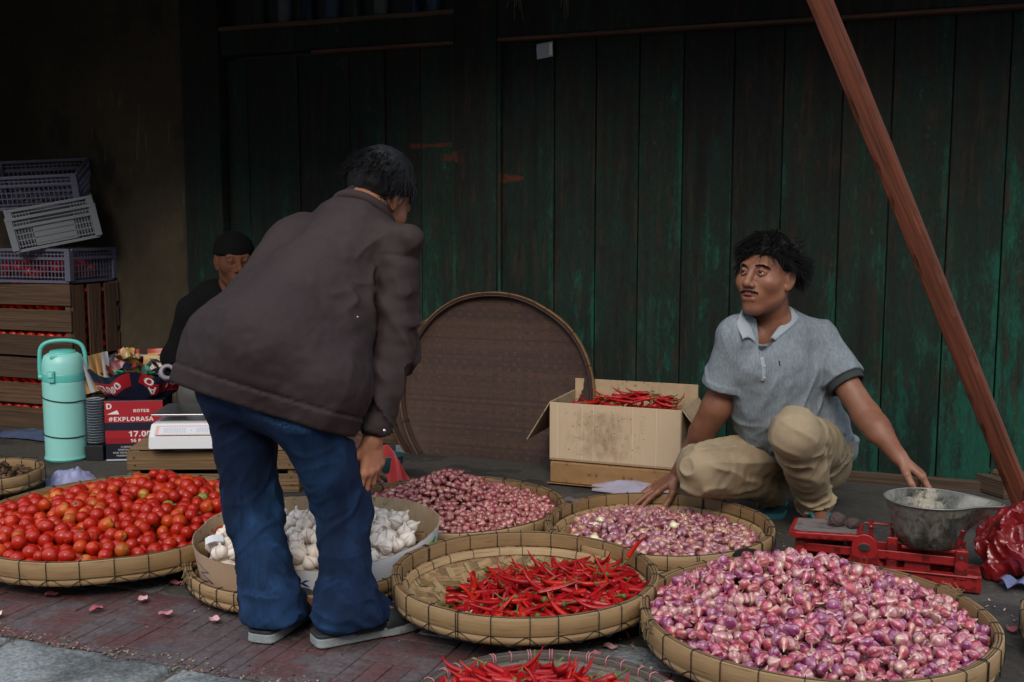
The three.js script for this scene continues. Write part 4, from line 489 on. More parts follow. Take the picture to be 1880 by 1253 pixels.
// ---------- carton of chillies on a flattened carton ----------
{
  const b0 = thing('flat_carton', 'brown flattened carton lying under the chilli box', 'carton'); onWall(b0, -1.04, 0, 0.285); part('body', boxUV(box(0.5, 0.085, 0.36, 0.006, 2)), M.cardBrown, b0, [0, 0.045, 0]); part('tape', box(0.502, 0.001, 0.05, 0.0004), mat(0xb79a6c, 0.35), b0, [0, 0.0885, 0.05]); part('flap', boxUV(box(0.49, 0.004, 0.06, 0.001)), M.cardBrown, b0, [0, 0.004, 0.2], [-0.3, 0, 0]); shade(b0);
  const B = thing('chilli_box', 'open cardboard box full of red chillies beside the vendor', 'box'); onWall(B, -1.03, 0.092, 0.285);
  const W = 0.53, D = 0.335, Hh = 0.235, t = 0.005, stain = canvasTex(512, 256, (c, w, h) => { c.fillStyle = '#bfa98d'; c.fillRect(0, 0, w, h); for (let i = 0; i < w; i += 4) { c.fillStyle = `rgba(90,66,44,${0.03 + 0.05 * R()})`; c.fillRect(i, 0, 1.5, h); } for (let k = 0; k < 5; k++) { c.fillStyle = 'rgba(225,212,190,0.5)'; c.fillRect([30, 130, 175, 330, 420][k], 0, 2, h); } for (let k = 0; k < 900; k++) { const x = 215 + (R() + R() + R() - 1.5) * 120, y = 40 + R() * 190; c.fillStyle = `rgba(84,60,40,${0.05 * R()})`; c.beginPath(); c.ellipse(x, y, 2 + R() * 10, 3 + R() * 26, 0, 0, 7); c.fill(); } for (let k = 0; k < 40; k++) { c.fillStyle = 'rgba(60,42,30,0.6)'; c.fillRect(60 + R() * 330, 20 + R() * 190, 2 + R() * 4, 2 + R() * 3); } c.fillStyle = 'rgba(120,92,64,0.5)'; c.fillRect(0, h - 10, w, 10); });
  part('front_panel', box(W, Hh, t, 0.002), mat(0xffffff, 0.9, { map: stain, bumpMap: T.cardB, bumpScale: 0.001 }), B, [0, Hh / 2, D / 2]); part('back_panel', boxUV(box(W, Hh + 0.05, t, 0.002)), M.card, B, [0, Hh / 2 + 0.025, -D / 2]);
  part('side_panel', boxUV(box(t, Hh, D - 0.006, 0.002)), M.card, B, [-W / 2, Hh / 2, 0]); part('side_panel', boxUV(box(t, Hh, D - 0.006, 0.002)), M.card, B, [W / 2, Hh / 2, 0]); part('bottom_panel', boxUV(box(W - 0.01, t, D - 0.01, 0.002)), M.card, B, [0, 0.004, 0]);
  const fl = (x, ry, rz, len) => { const p = part('side_flap', boxUV(pl(box(len, t, D - 0.02, 0.002), len / 2, 0, 0)), M.card, B, [x, Hh, 0], [0, ry, rz]); return p; };
  fl(-W / 2 - 0.002, 0, 0, 0.19).rotation.z = -Math.PI + 1.02; fl(W / 2 + 0.002, 0, -0.9, 0.13); shade(B);
  for (let k = 0; k < 46; k++) { const x = rnd(-0.18, 0.19), z = rnd(-0.10, 0.07), q = flatQ(0.2, TH + rnd(-0.45, 0.45) + (R() < 0.5 ? Math.PI : 0)), pp = V(-0.05, 0, 0).applyQuaternion(q), p = wl(-1.03 + x, 0.092 + 0.2 + 0.05 * Math.exp(-((x - 0.05) ** 2) / 0.02) * (1 - z * z * 20) + rnd(-0.01, 0.01), 0.285 + z); chilli(k, [p[0] + pp.x * 0.9, p[1] + pp.y, p[2] + pp.z * 0.6], q, 0.95, 'red chilli on top of the open cardboard box', 'red chillies in the cardboard box'); }
  const under = []; for (let k = 0; k < 120; k++) { const p = wl(-1.03 + rnd(-0.14, 0.14), 0.092 + rnd(0.15, 0.2), 0.285 + rnd(-0.09, 0.07)); under.push([chilliPods[k % 14][0], mx(VA(p), flatQ(0.1, TH + rnd(-0.4, 0.4) + (k % 2 ? Math.PI : 0)), 1)]); } heap('chilli_heap', 'lower layer of red chillies in the cardboard box', 'chillies', under, waxM);
}
// ---------- crumpled plastic ----------
const film = (c, o = {}) => mat(c, 0.25, { transmission: 0.45, thickness: 0, side: THREE.DoubleSide, ...o });
function crumple(name, label, cat, at, w, d, h, m, seed, ry = 0) { const g = sheet(36, 28, (a, b) => { const u = a - 0.5, v = b - 0.5, e = Math.max(0, 1 - 3.4 * (u * u + v * v)), n = fb(a * 4 + seed, b * 4, 3), n2 = Math.abs(vn(a * 9 + seed, b * 9 + 5) - 0.5) * 2; return [u * w * (1 + 0.25 * (vn(seed, a * 3 + b * 5) - 0.5)), 0.004 + h * e * (0.3 + 0.9 * n) + 0.16 * h * n2 * (0.3 + e), v * d * (1 + 0.3 * (vn(seed + 3, b * 4 + a * 3) - 0.5))]; }, 0.0005); const o = single(name, g, m, label, cat); o.position.set(...at); o.rotation.y = ry; return shade(o); }
crumple('plastic_bag', 'white plastic bag lying flat in front of the flattened carton', 'bag', [0.482, 0.000, -4.082], 0.34, 0.2, 0.045, film(0xc4c0d4, { roughness: 0.4 }), 4, -0.2);
crumple('plastic_sheet', 'bluish white plastic sheet lying behind the tomato basket', 'plastic', [-1.774, 0.000, -4.169], 0.2, 0.16, 0.07, film(0xaeb4da, { roughness: 0.45 }), 9, 0.4);
crumple('plastic_sheet', 'clear plastic with blue print lying at the far wooden crates', 'plastic', [-2.295, 0.000, -5.057], 0.55, 0.14, 0.04, film(0x5a6a8a), 13, -0.35);
{
  const w = single('paper_scrap', sheet(6, 4, (a, b) => [(a - 0.5) * 0.07, 0.004 + 0.006 * Math.sin(a * 5), (b - 0.5) * 0.04]), mat(0xb8622a, 0.5), 'crumpled orange packet behind the largest basket', 'packet'); w.position.set(0.605, 0, -2.98); w.rotation.y = 0.5; shade(w);
  const w2 = single('paper_scrap', sheet(5, 4, (a, b) => [(a - 0.5) * 0.05, 0.03 * b + 0.006 * Math.sin(a * 5), (b - 0.5) * 0.03]), mat(0xc9cbd4, 0.7), 'scrap of white paper at the rim of the far shallot basket', 'paper'); w2.position.set(0.2, 0.09, -3.5); shade(w2);
  const bk = thing('small_pail', 'dark teal pail behind the bent man\'s hand', 'pail', [-0.507, 0.000, -4.241]); part('shell', lathe([[0, 0.004], [0.05, 0.004], [0.062, 0.1], [0.066, 0.102], [0.064, 0.096], [0.055, 0.02], [0, 0.016]], 28), mat(0x23474c, 0.45), bk); part('lip', new THREE.TorusGeometry(0.064, 0.003, 6, 32).rotateX(Math.PI / 2), mat(0x2d5a5e, 0.45), bk, [0, 0.101, 0]); shade(bk);
  // a limp red bag hanging over the pail
  const g = sheet(14, 26, (a, b) => { const t = b, y = 0.135 + 0.02 * Math.sin(t * 3) - 0.15 * t * t, wd = 0.035 + 0.045 * t; return [-0.045 + 0.105 * t + (a - 0.5) * wd * 1.3, y + 0.02 * Math.sin(a * 9 + t * 3) * (0.3 + t) + 0.015 * (vn(a * 7, t * 9) - 0.5), 0.03 + 0.05 * t + 0.02 * Math.sin(a * 6 + t * 5) * t]; });
  const rb = single('plastic_bag', g, film(0xc9464a, { roughness: 0.3, transmission: 0.3 }), 'limp red plastic bag hanging over the dark teal pail', 'bag'); rb.position.set(...[-0.507, 0.000, -4.241]); shade(rb);
}
// ---------- red plastic bag beside the scale ----------
{
  const c = [1.50, 0.13, -3.08], rid = (x, y, z, f) => Math.abs(vn(x * f + 40, y * f + 40, z * f + 40.3) - 0.5), body = joined([cone([c[0] - 0.02, 0.08, c[2] + 0.02], [c[0] + 0.16, 0.1, c[2]], 0.085, 0.095), cone([c[0] + 0.02, 0.12, c[2]], [c[0] + 0.12, 0.235, c[2] - 0.03], 0.08, 0.04), cone([c[0] - 0.08, 0.035, c[2] + 0.08], [c[0], 0.06, c[2] + 0.05], 0.03, 0.05)], 0.05);
  const pr = (x, y, z, f) => Math.abs(PN.noise(x * f + 9.1, y * f + 4.7, z * f + 33.3)); const sd = (x, y, z) => Math.max(body(x, y, z) + 0.075 * pr(x, y * 0.6 + x * 0.5, z, 9) + 0.038 * pr(x + 3, y * 0.5 + x * 0.6, z, 21) + 0.006 * pr(x, y, z, 45) - 0.022, 0.004 - y), g = iso(sd, [1.3, -0.01, -3.3], [1.85, 0.32, -2.85], 0.005);
  const b = thing('plastic_bag', 'large crumpled red plastic bag beside the weighing scale', 'bag'); part('film', g, mat(0xa02228, 0.28, { clearcoat: 0.5, clearcoatRoughness: 0.2, transmission: 0.5, thickness: 0 }), b); part('pale_bottom', sheet(12, 8, (a, d) => [1.40 + a * 0.12, 0.012 + 0.02 * Math.abs(Math.sin(a * 6 + d * 3)), -2.97 + d * 0.07]), film(0x8f9ac4), b); shade(b);
  const k = thing('timber_block', 'weathered wooden block behind the red bag at the wall', 'wood block', [1.884, 0.000, -3.998]); part('block', grainUV(box(0.3, 0.07, 0.2, 0.006, 2), 0), M.darkWood, k, [0.08, 0.036, -0.06], [0, 0.35, 0]); part('plank', grainUV(box(0.26, 0.02, 0.16, 0.004, 2), 0), M.crateWood[1], k, [0.1, 0.082, -0.08], [0, 0.5, 0]); shade(k);
}
// ---------- red balance scale with its pan ----------
{
  const red = mat(0x8e1417, 0.45, { map: T.scuff, clearcoat: 0.3, clearcoatRoughness: 0.4 }), S = thing('balance_scale', 'red iron balance scale with a flat plate on one arm', 'scale', [1.085, 0, -3.03], TH + 0.02), bx = (n, w, h, d, x, y, z, r = [0, 0, 0], m = red) => part(n, boxUV(box(w, h, d, 0.003, 2)), m, S, [x, y, z], r);
  for (const z of [-0.045, 0.05]) { bx('base_rail', 0.50, 0.04, 0.012, 0.01, 0.028, z); bx('rail_lip', 0.50, 0.006, 0.028, 0.01, 0.05, z); }
  bx('base_end', 0.014, 0.04, 0.10, -0.245, 0.028, 0.002); bx('base_end', 0.07, 0.05, 0.11, 0.235, 0.03, 0.004);
  for (const z of [-0.04, 0.045]) bx('lever', 0.46, 0.026, 0.008, 0.0, 0.088, z); bx('lever_bridge', 0.01, 0.02, 0.09, -0.1, 0.088, 0.002); bx('lever_bridge', 0.01, 0.02, 0.09, 0.1, 0.088, 0.002);
  const post = (x, w) => { const p = bx('end_post', w, 0.085, 0.012, x, 0.082, 0.056); part('screw', new THREE.CylinderGeometry(0.004, 0.004, 0.004, 10).rotateX(Math.PI / 2), M.steel, p, [0, 0.022, 0.007]); bx('end_post', w, 0.085, 0.012, x, 0.082, -0.05); }; post(-0.225, 0.03); post(0.215, 0.034); bx('inner_post', 0.03, 0.11, 0.01, 0.03, 0.085, 0.04);
  // pillar: flared foot and round head
  const sh = new THREE.Shape(); sh.moveTo(-0.055, 0); sh.lineTo(0.055, 0); sh.lineTo(0.05, 0.03); sh.bezierCurveTo(0.032, 0.04, 0.034, 0.06, 0.032, 0.085); sh.absarc(0, 0.085, 0.032, 0, Math.PI, false); sh.bezierCurveTo(-0.034, 0.06, -0.032, 0.04, -0.05, 0.03); sh.lineTo(-0.055, 0);
  const pil = part('pillar', boxUV(new THREE.ExtrudeGeometry(sh, { depth: 0.02, bevelEnabled: true, bevelSize: 0.003, bevelThickness: 0.003, bevelSegments: 2, curveSegments: 14 })), red, S, [-0.045, 0.03, 0.05]); part('badge', pl(new THREE.CylinderGeometry(0.017, 0.017, 0.004, 20).rotateX(Math.PI / 2), 0, 0.082, 0.025, 0, 0, 0, [1, 0.6, 1]), M.steel, pil); part('screw', new THREE.CylinderGeometry(0.0045, 0.0045, 0.005, 10).rotateX(Math.PI / 2), M.steel, pil, [0, 0.048, 0.024]); bx('pillar_foot', 0.13, 0.012, 0.035, -0.045, 0.05, 0.062);
  for (const x of [-0.145, 0.1]) part('balance_disc', new THREE.CylinderGeometry(0.036, 0.036, 0.02, 24).rotateX(Math.PI / 2), red, S, [x, 0.05, 0.02]);
  // weight plate, with a worn bare top
  const ps = new THREE.Shape(); ps.moveTo(-0.095, -0.065); ps.lineTo(0.08, -0.075); ps.lineTo(0.1, -0.05); ps.lineTo(0.095, 0.06); ps.lineTo(-0.08, 0.07); ps.lineTo(-0.1, 0.055); ps.lineTo(-0.095, -0.065);
  const pg = boxUV(new THREE.ExtrudeGeometry(ps, { depth: 0.014, bevelEnabled: true, bevelSize: 0.003, bevelThickness: 0.003, bevelSegments: 2 }).rotateX(Math.PI / 2)), plt = part('weight_plate', pg, red, S, [-0.155, 0.142, 0.01], [0.04, 0, 0.02]); part('bare_metal', boxUV(new THREE.ExtrudeGeometry(ps, { depth: 0.0015, bevelEnabled: false }).rotateX(Math.PI / 2).scale(0.9, 1, 0.88)), mat(0x756b68, 0.75, { map: T.dust }), plt, [0, 0.0048, 0]); bx('plate_stem', 0.016, 0.04, 0.016, -0.15, 0.11, 0.0);
  for (const [x, z] of [[-0.03, -0.02], [0.03, -0.03]]) { part('pointer_post', new THREE.CylinderGeometry(0.005, 0.006, 0.06, 10), red, S, [x, 0.14, z]); part('pointer', new THREE.CylinderGeometry(0.003, 0.003, 0.07, 8).rotateZ(Math.PI / 2), red, S, [x + (x < 0 ? 0.015 : -0.015), 0.158, z]); part('pointer_nut', new THREE.SphereGeometry(0.008, 10, 8), red, S, [x, 0.148, z]); }
  // cradle prongs that hold the pan
  bx('cradle', 0.16, 0.01, 0.11, 0.135, 0.118, 0.0); for (const [x, z, r] of [[0.065, 0.045, 0.32], [0.2, 0.05, -0.22], [0.065, -0.05, 0.32], [0.2, -0.05, -0.22]]) bx('prong', 0.024, 0.075, 0.006, x, 0.15, z, [z > 0 ? 0.25 : -0.25, 0, r]); shade(S);
  // the spouted tin pan
  const pan = thing('scale_pan', 'battered grey tin pan with a spout sitting on the red scale', 'pan', [1.205, 0.125, -2.985], TH + 0.25), pos = [], idx = [], uv = [], seg = 48, prof = [[0, 0], [0.6, 0], [0.74, 0.01], [0.85, 0.35], [1, 1], [1.03, 1.0], [1.0, 0.98], [0.84, 0.36], [0.72, 0.035], [0.3, 0.02], [0, 0.02]];
  prof.forEach(([r, y], j) => { for (let i = 0; i <= seg; i++) { const a = i / seg * Math.PI * 2, sp = Math.max(0, Math.cos(a)) ** 9, rim = sstep(0.3, 1, y), R0 = 0.112 * (1 + 0.04 * rim), rr = r * R0 * (1 + sp * 0.6 * rim); pos.push(rr * Math.cos(a) * 1.06, y * (0.128 - 0.012 * sp) + 0.0015 * (vn(a * 3, j) - 0.5), rr * Math.sin(a) * (1 - 0.25 * sp * rim)); uv.push(a * 0.12, j * 0.05); } });
  for (let j = 0; j < prof.length - 1; j++) for (let i = 0; i < seg; i++) { const a = j * (seg + 1) + i, b = a + seg + 1; idx.push(a, b, a + 1, a + 1, b, b + 1); }
  part('pan_body', geom(pos, idx, uv), mat(0x9a9a94, 0.7, { metalness: 0.7, map: T.tin, roughnessMap: T.tin, bumpMap: T.fine, bumpScale: 0.0015, side: THREE.DoubleSide }), pan); const rim = []; for (let i = 0; i < 40; i++) { const a = i / 40 * Math.PI * 2, sp = Math.max(0, Math.cos(a)) ** 9, rr = 1.03 * 0.112 * 1.04 * (1 + sp * 0.6); rim.push([rr * Math.cos(a) * 1.06, 0.128 - 0.012 * sp, rr * Math.sin(a) * (1 - 0.25 * sp)]); } part('rolled_rim', tube(rim, 0.0028, 6, 120, true), mat(0x7c7d7a, 0.45, { metalness: 0.75 }), pan); shade(pan);
  // iron weights on the plate and on the floor
  const lump = (name, label, p, s, seed) => { const g = new THREE.IcosahedronGeometry(1, 4), q = g.attributes.position; for (let i = 0; i < q.count; i++) { const v = V().fromBufferAttribute(q, i), k = 1 + 0.5 * (fb(v.x * 1.6 + seed, v.y * 1.6, 3, v.z * 1.6 + 5) - 0.5); q.setXYZ(i, v.x * k, v.y * k, v.z * k); } g.computeVertexNormals(); const o = single(name, g, mat(0x4a3a36, 0.75, { bumpMap: T.fine, bumpScale: 0.002 }), label, 'weight', 'weights of the scale'); o.position.set(...p); o.scale.set(...s); return shade(o); };
  lump('iron_weight', 'dark lumpy weight on the plate of the red scale', [0.965, 0.166, -3.07], [0.026, 0.022, 0.022], 3); lump('iron_weight', 'smaller reddish weight beside the dark lump on the scale plate', [1.005, 0.162, -3.045], [0.02, 0.016, 0.018], 8);
  const kw = thing('iron_weight', 'black knobbed iron weight standing between two shallot baskets', 'weight', [0.675, 0, -2.935], 0, 'weights of the scale'), im = mat(0x26252a, 0.5, { metalness: 0.4, map: T.dust }); part('body', lathe([[0, 0], [0.042, 0], [0.046, 0.008], [0.046, 0.042], [0.04, 0.05], [0.026, 0.054], [0.024, 0.062]], 28), im, kw); part('knob', lathe([[0.024, 0.06], [0.034, 0.068], [0.038, 0.076], [0.036, 0.084], [0.024, 0.09], [0, 0.091]], 28), im, kw); kw.scale.setScalar(1.25); shade(kw);
}
// ---------- wooden crates ----------
function slatBox(o, W, Hh, D, rows, sideV, seed, gap = 0.02) {
  const r = rng(seed), mm = () => (sideV ? M.oldWood : M.crateWood)[Math.floor(r() * 3)], slat = (w, h, d, p, ax, rot) => part('slat', grainUV(box(w, h, d, 0.002, 1), ax), mm(), o, p, rot);
  for (const sx of [-1, 1]) for (const sz of [-1, 1]) part('corner_post', grainUV(box(0.03, Hh, 0.03, 0.002), 1), mm(), o, [sx * (W / 2 - 0.03), Hh / 2, sz * (D / 2 - 0.028)]);
  const sh = (Hh - gap * (rows - 1)) / rows; for (const sz of [-1, 1]) for (let k = 0; k < rows; k++) slat(W, sh * (0.94 + 0.06 * r()), 0.011, [0, sh / 2 + k * (sh + gap), sz * (D / 2 - 0.006)], 0, [0, 0, (r() - 0.5) * 0.014]);
  for (const sx of [-1, 1]) if (sideV) { const n = 3; for (let k = 0; k < n; k++) slat(0.011, Hh - 0.01, D / n - 0.024 - 0.02 * r(), [sx * (W / 2 - 0.0065), Hh / 2, -D / 2 + (k + 0.5) * D / n], 1); } else for (let k = 0; k < rows; k++) slat(0.011, sh, D - 0.03, [sx * (W / 2 - 0.0065), sh / 2 + k * (sh + gap), 0], 2);
}
{
  for (const [k, y, l] of [[0, 0, 'lower of two slatted tomato crates at the dark wall'], [1, 0.372, 'upper of two slatted tomato crates at the dark wall, under the plastic crates']]) {
    const o = thing('wooden_crate', l, 'crate', [0, 0, 0], 0, 'wooden crates'); onWall(o, -4.16, y, 0.19); slatBox(o, 0.70, 0.365, 0.34, 3, true, 41 + k, 0.02); for (let j = 0; j < 4; j++) part('floor_slat', grainUV(box(0.66, 0.01, 0.07, 0.002), 0), M.crateWood[0], o, [0, 0.012, -0.12 + j * 0.08]); shade(o);
    const it = []; for (let a = 0; a < 11; a++) for (let b = 0; b < 6; b++) for (let c = 0; c < 5; c++) { if (a > 0 && a < 10 && b > 0 && b < 5 && c > 0 && c < 4) continue; const p = wl(-4.16 - 0.3 + a * 0.06 + rnd(-0.008, 0.008), y + 0.045 + b * 0.054, 0.19 - 0.12 + c * 0.06 + rnd(-0.006, 0.006)); it.push([T.tomatoes.red[(a + b + c) % 4], mx(VA(p), randQ(), 0.062)]); } heap('tomato_heap', ['red tomatoes packed inside the lower slatted crate', 'red tomatoes packed inside the upper slatted crate'][k], 'tomatoes', it, waxM);
  }
  const c = thing('wooden_crate', 'low slatted wooden crate under the white scale', 'crate', [0, 0, 0], 0, 'wooden crates'); const p = [-1.16, 0, -4.20]; c.position.set(...p); c.rotation.y = 0.02; slatBox(c, 0.66, 0.165, 0.36, 2, false, 47, 0.014); for (let j = 0; j < 4; j++) part('top_slat', grainUV(box(0.655, 0.012, 0.082, 0.002), 0), M.crateWood[j % 3], c, [rnd(-0.01, 0.01), 0.172, -0.132 + j * 0.088], [0, rnd(-0.02, 0.02), 0]); const nails = []; for (const x of [-0.3, 0.3]) for (const y of [0.03, 0.06, 0.11, 0.14]) nails.push(pl(new THREE.CylinderGeometry(0.003, 0.003, 0.002, 8).rotateX(Math.PI / 2), x + rnd(-0.006, 0.006), y, 0.1812)); for (const g of nails) part('nail', g, M.wire, c); shade(c);
  // retail scale
  const s = thing('retail_scale', 'white retail weighing scale on the low wooden crate', 'scale', [-1.235, 0.179, -4.14], 0.05), wm = mat(0xcfd0d2, 0.35);
  const sp = new THREE.Shape(); sp.moveTo(-0.13, 0.012); sp.lineTo(0.155, 0.012); sp.lineTo(0.15, 0.045); sp.lineTo(0.11, 0.085); sp.lineTo(-0.12, 0.085); sp.lineTo(-0.13, 0.07); sp.lineTo(-0.13, 0.012);
  part('housing', new THREE.ExtrudeGeometry(sp, { depth: 0.3, bevelEnabled: true, bevelSize: 0.008, bevelThickness: 0.01, bevelSegments: 3 }).translate(0, 0, -0.15).rotateY(-Math.PI / 2), wm, s);
  const face = canvasTex(512, 128, (c, w, h) => { c.fillStyle = '#c9a49c'; c.fillRect(0, 0, w, h); c.fillStyle = '#c4c8ce'; c.fillRect(26, 14, w - 52, h - 28); c.fillStyle = '#9aa1ab'; for (let r = 0; r < 5; r++) for (let q = 0; q < 22; q++) if (q < 9 || q > 12) c.fillRect(60 + q * 18, 32 + r * 14, 12, 7); c.fillStyle = '#333'; c.beginPath(); c.arc(w / 2, h / 2, 4, 0, 7); c.fill(); });
  part('front_label', box(0.27, 0.044, 0.001, 0.0004), mat(0xffffff, 0.4, { map: face }), s, [0, 0.072, 0.144], [-0.79, 0, 0]); part('pan_support', new THREE.CylinderGeometry(0.05, 0.06, 0.02, 20), wm, s, [0, 0.103, -0.02]); part('steel_tray', box(0.33, 0.008, 0.25, 0.003, 2), M.steel, s, [0, 0.122, -0.03]); for (const x of [-0.12, 0.12]) for (const z of [-0.1, 0.11]) part('foot', new THREE.CylinderGeometry(0.014, 0.014, 0.012, 12), M.black, s, [x, 0.004, z]); shade(s);
}
// ---------- plastic lattice crates ----------
function plasticCrate(o, W, D, Hh, m, solid) {
  const e = 0.012, bar = (n, w, h, d, x, y, z) => part(n, box(w, h, d, 0.002), m, o, [x, y, z]);
  for (const [y, k] of [[Hh - 0.008, 1.02], [Hh - 0.05, 1.01], [0.006, 0.97]]) { for (const s of [-1, 1]) { bar('rail', W * k, 0.014, e, 0, y, s * D / 2 * k); bar('rail', e, 0.014, D * k - 0.026, s * W / 2 * k, y, 0); } }
  for (const sx of [-1, 1]) for (const sz of [-1, 1]) bar('corner_post', 0.032, Hh - 0.02, 0.032, sx * (W / 2 - 0.008), Hh / 2, sz * (D / 2 - 0.008));
  for (const [L, f] of [[W, (a, t) => [a, 0, t * (D / 2 - 0.002)]], [D, (a, t) => [t * (W / 2 - 0.002), 0, a]]]) for (const t of [-1, 1]) {
    const gs = [], n = Math.round(L / (solid ? 0.014 : 0.022)); for (let k = 1; k < n; k++) { const a = -L / 2 + k * L / n, p = f(a, t); const mid = solid && Math.abs(a) < L * 0.24; if (mid) continue; gs.push(pl(new THREE.BoxGeometry(0.0045, Hh - 0.04, 0.0045), p[0], Hh / 2, p[2])); }
    for (let k = 1; k < 6; k++) { const p = f(0, t); gs.push(pl(L === W ? new THREE.BoxGeometry(L - 0.03, 0.005, 0.004) : new THREE.BoxGeometry(0.004, 0.005, L - 0.03), p[0], k * Hh / 6, p[2])); }
    const lw = part('lattice_wall', merge(gs), m, o); if (solid) { const p = f(0, t); part('panel', L === W ? box(L * 0.48, Hh - 0.06, 0.004, 0.001) : box(0.004, Hh - 0.06, L * 0.48, 0.001), m, o, [p[0], Hh / 2 - 0.012, p[2]]); }
  }
  const gs = []; for (let k = 1; k < 9; k++) { gs.push(pl(new THREE.BoxGeometry(W - 0.02, 0.005, 0.006), 0, 0.006, -D / 2 + k * D / 9)); gs.push(pl(new THREE.BoxGeometry(0.006, 0.005, D - 0.02), -W / 2 + k * W / 9, 0.0115, 0)); } part('floor_grid', merge(gs), m, o); shade(o);
}
{
  const gm = mat(0x57576a, 0.5), wm = mat(0x74797f, 0.5), g = 'plastic crates stacked on the wooden crates';
  const mk = (l, u, y, n, W, D, H, m, solid, rx, ry, rz) => { const o = thing('plastic_crate', l, 'crate', [0, 0, 0], 0, g); onWall(o, u, y, n); o.rotation.order = 'YXZ'; o.rotation.set(rx, TH + ry, rz); plasticCrate(o, W, D, H, m, solid); return o; };
  mk('grey lattice crate standing on the wooden crates, lowest of the plastic ones', -4.09, 0.742, 0.2, 0.54, 0.34, 0.17, gm, false, 0, 0.06, 0);
  mk('whitish slotted crate lying tilted in the crate stack, lower of two nested', -4.0, 0.945, 0.22, 0.40, 0.33, 0.17, wm, true, 0.10, 0.78, 0.2); mk('whitish slotted crate nested into the tilted one', -4.01, 0.985, 0.22, 0.39, 0.32, 0.17, wm, true, 0.10, 0.78, 0.2);
  mk('empty grey lattice crate topmost in the crate stack', -4.1, 1.15, 0.22, 0.44, 0.34, 0.17, gm, false, 0.28, 0.55, 0.06);
  const it = []; for (let k = 0; k < 60; k++) { const p = wl(-4.09 + rnd(-0.22, 0.22), 0.742 + rnd(0.045, 0.1), 0.2 + rnd(-0.13, 0.13)); it.push([T.tomatoes.red[k % 4], mx(VA(p), randQ(), 0.058)]); } heap('tomato_heap', 'red tomatoes in the lowest grey lattice crate', 'tomatoes', it, waxM);
}
// ---------- turquoise air pot and its cups ----------
{
  const tq = mat(0x8accc4, 0.4), tq2 = mat(0x5ab6ac, 0.38), P = [-1.968, 0.000, -4.608], o = thing('air_pot', 'turquoise vacuum flask with a carrying handle on the floor', 'flask', P, 0.3);
  part('body', lathe([[0, 0], [0.088, 0], [0.0915, 0.008], [0.0915, 0.02], [0.089, 0.024], [0.089, 0.345], [0.086, 0.352]], 48), tq, o); part('base_ring', new THREE.TorusGeometry(0.0905, 0.004, 8, 48).rotateX(Math.PI / 2), tq2, o, [0, 0.012, 0]); part('collar', lathe([[0.086, 0.35], [0.089, 0.354], [0.089, 0.382], [0.086, 0.386]], 48), tq2, o); part('shoulder', lathe([[0.086, 0.384], [0.088, 0.388], [0.087, 0.43], [0.078, 0.462], [0.06, 0.474], [0, 0.476]], 48), tq, o); part('pump_lid', lathe([[0.056, 0.472], [0.052, 0.484], [0.03, 0.488], [0, 0.488]], 32), tq2, o);
  part('handle', tube([[-0.094, 0.37, 0], [-0.094, 0.43, 0], [-0.085, 0.5, 0], [-0.055, 0.522, 0], [0.05, 0.522, 0], [0.082, 0.5, 0], [0.094, 0.43, 0], [0.094, 0.36, 0]], 0.009, 8, 60), tq2, o); for (const s of [-1, 1]) part('hinge', new THREE.CylinderGeometry(0.013, 0.013, 0.014, 14).rotateZ(Math.PI / 2), tq2, o, [s * 0.094, 0.37, 0]);
  const l = part('latch', box(0.03, 0.05, 0.014, 0.003, 2), tq2, o, [-0.04, 0.38, 0.085], [0, -0.4, 0]); part('clip', box(0.02, 0.02, 0.008, 0.002), tq, l, [0, 0.008, 0.009]); part('spout', box(0.03, 0.014, 0.03, 0.004, 2), tq2, o, [-0.03, 0.462, 0.06]);
  for (const [y, d] of [[0.275, -0.01], [0.115, -0.006]]) { const pts = []; for (let k = 0; k < 20; k++) { const a = 0.7 + k / 20 * Math.PI * 1.55; pts.push([0.0915 * Math.cos(a), y + d * Math.sin(a * 1.5), 0.0915 * Math.sin(a)]); } pts.push([0.14, y + 0.002, -0.06], [0.175, y, 0.0], [0.14, y - 0.004, 0.045]); part('cord', tube(pts, 0.0026, 5, 120, true), M.wire, o); } shade(o);
  const cupM = mat(0xa9b4be, 0.35, { transmission: 0.35, thickness: 0 }), st = thing('cup_stack', 'stack of clear plastic cups tied beside the turquoise flask', 'cups', [P[0] + 0.133, 0.07, P[2] + 0.0]); for (let k = 0; k < 17; k++) part('cup', lathe([[0.0, 0.001], [0.031, 0.001], [0.037, 0.0115], [0.039, 0.012], [0.0385, 0.0105], [0.033, 0.003], [0, 0.003]], 24), cupM, st, [0, k * 0.0118, 0]); shade(st);
  const bk = thing('cup_stand', 'small dark block under the stack of plastic cups', 'block', [P[0] + 0.135, 0, P[2] + 0.0]); part('block', box(0.08, 0.068, 0.08, 0.004), M.black, bk, [0, 0.034, 0]); shade(bk);
}
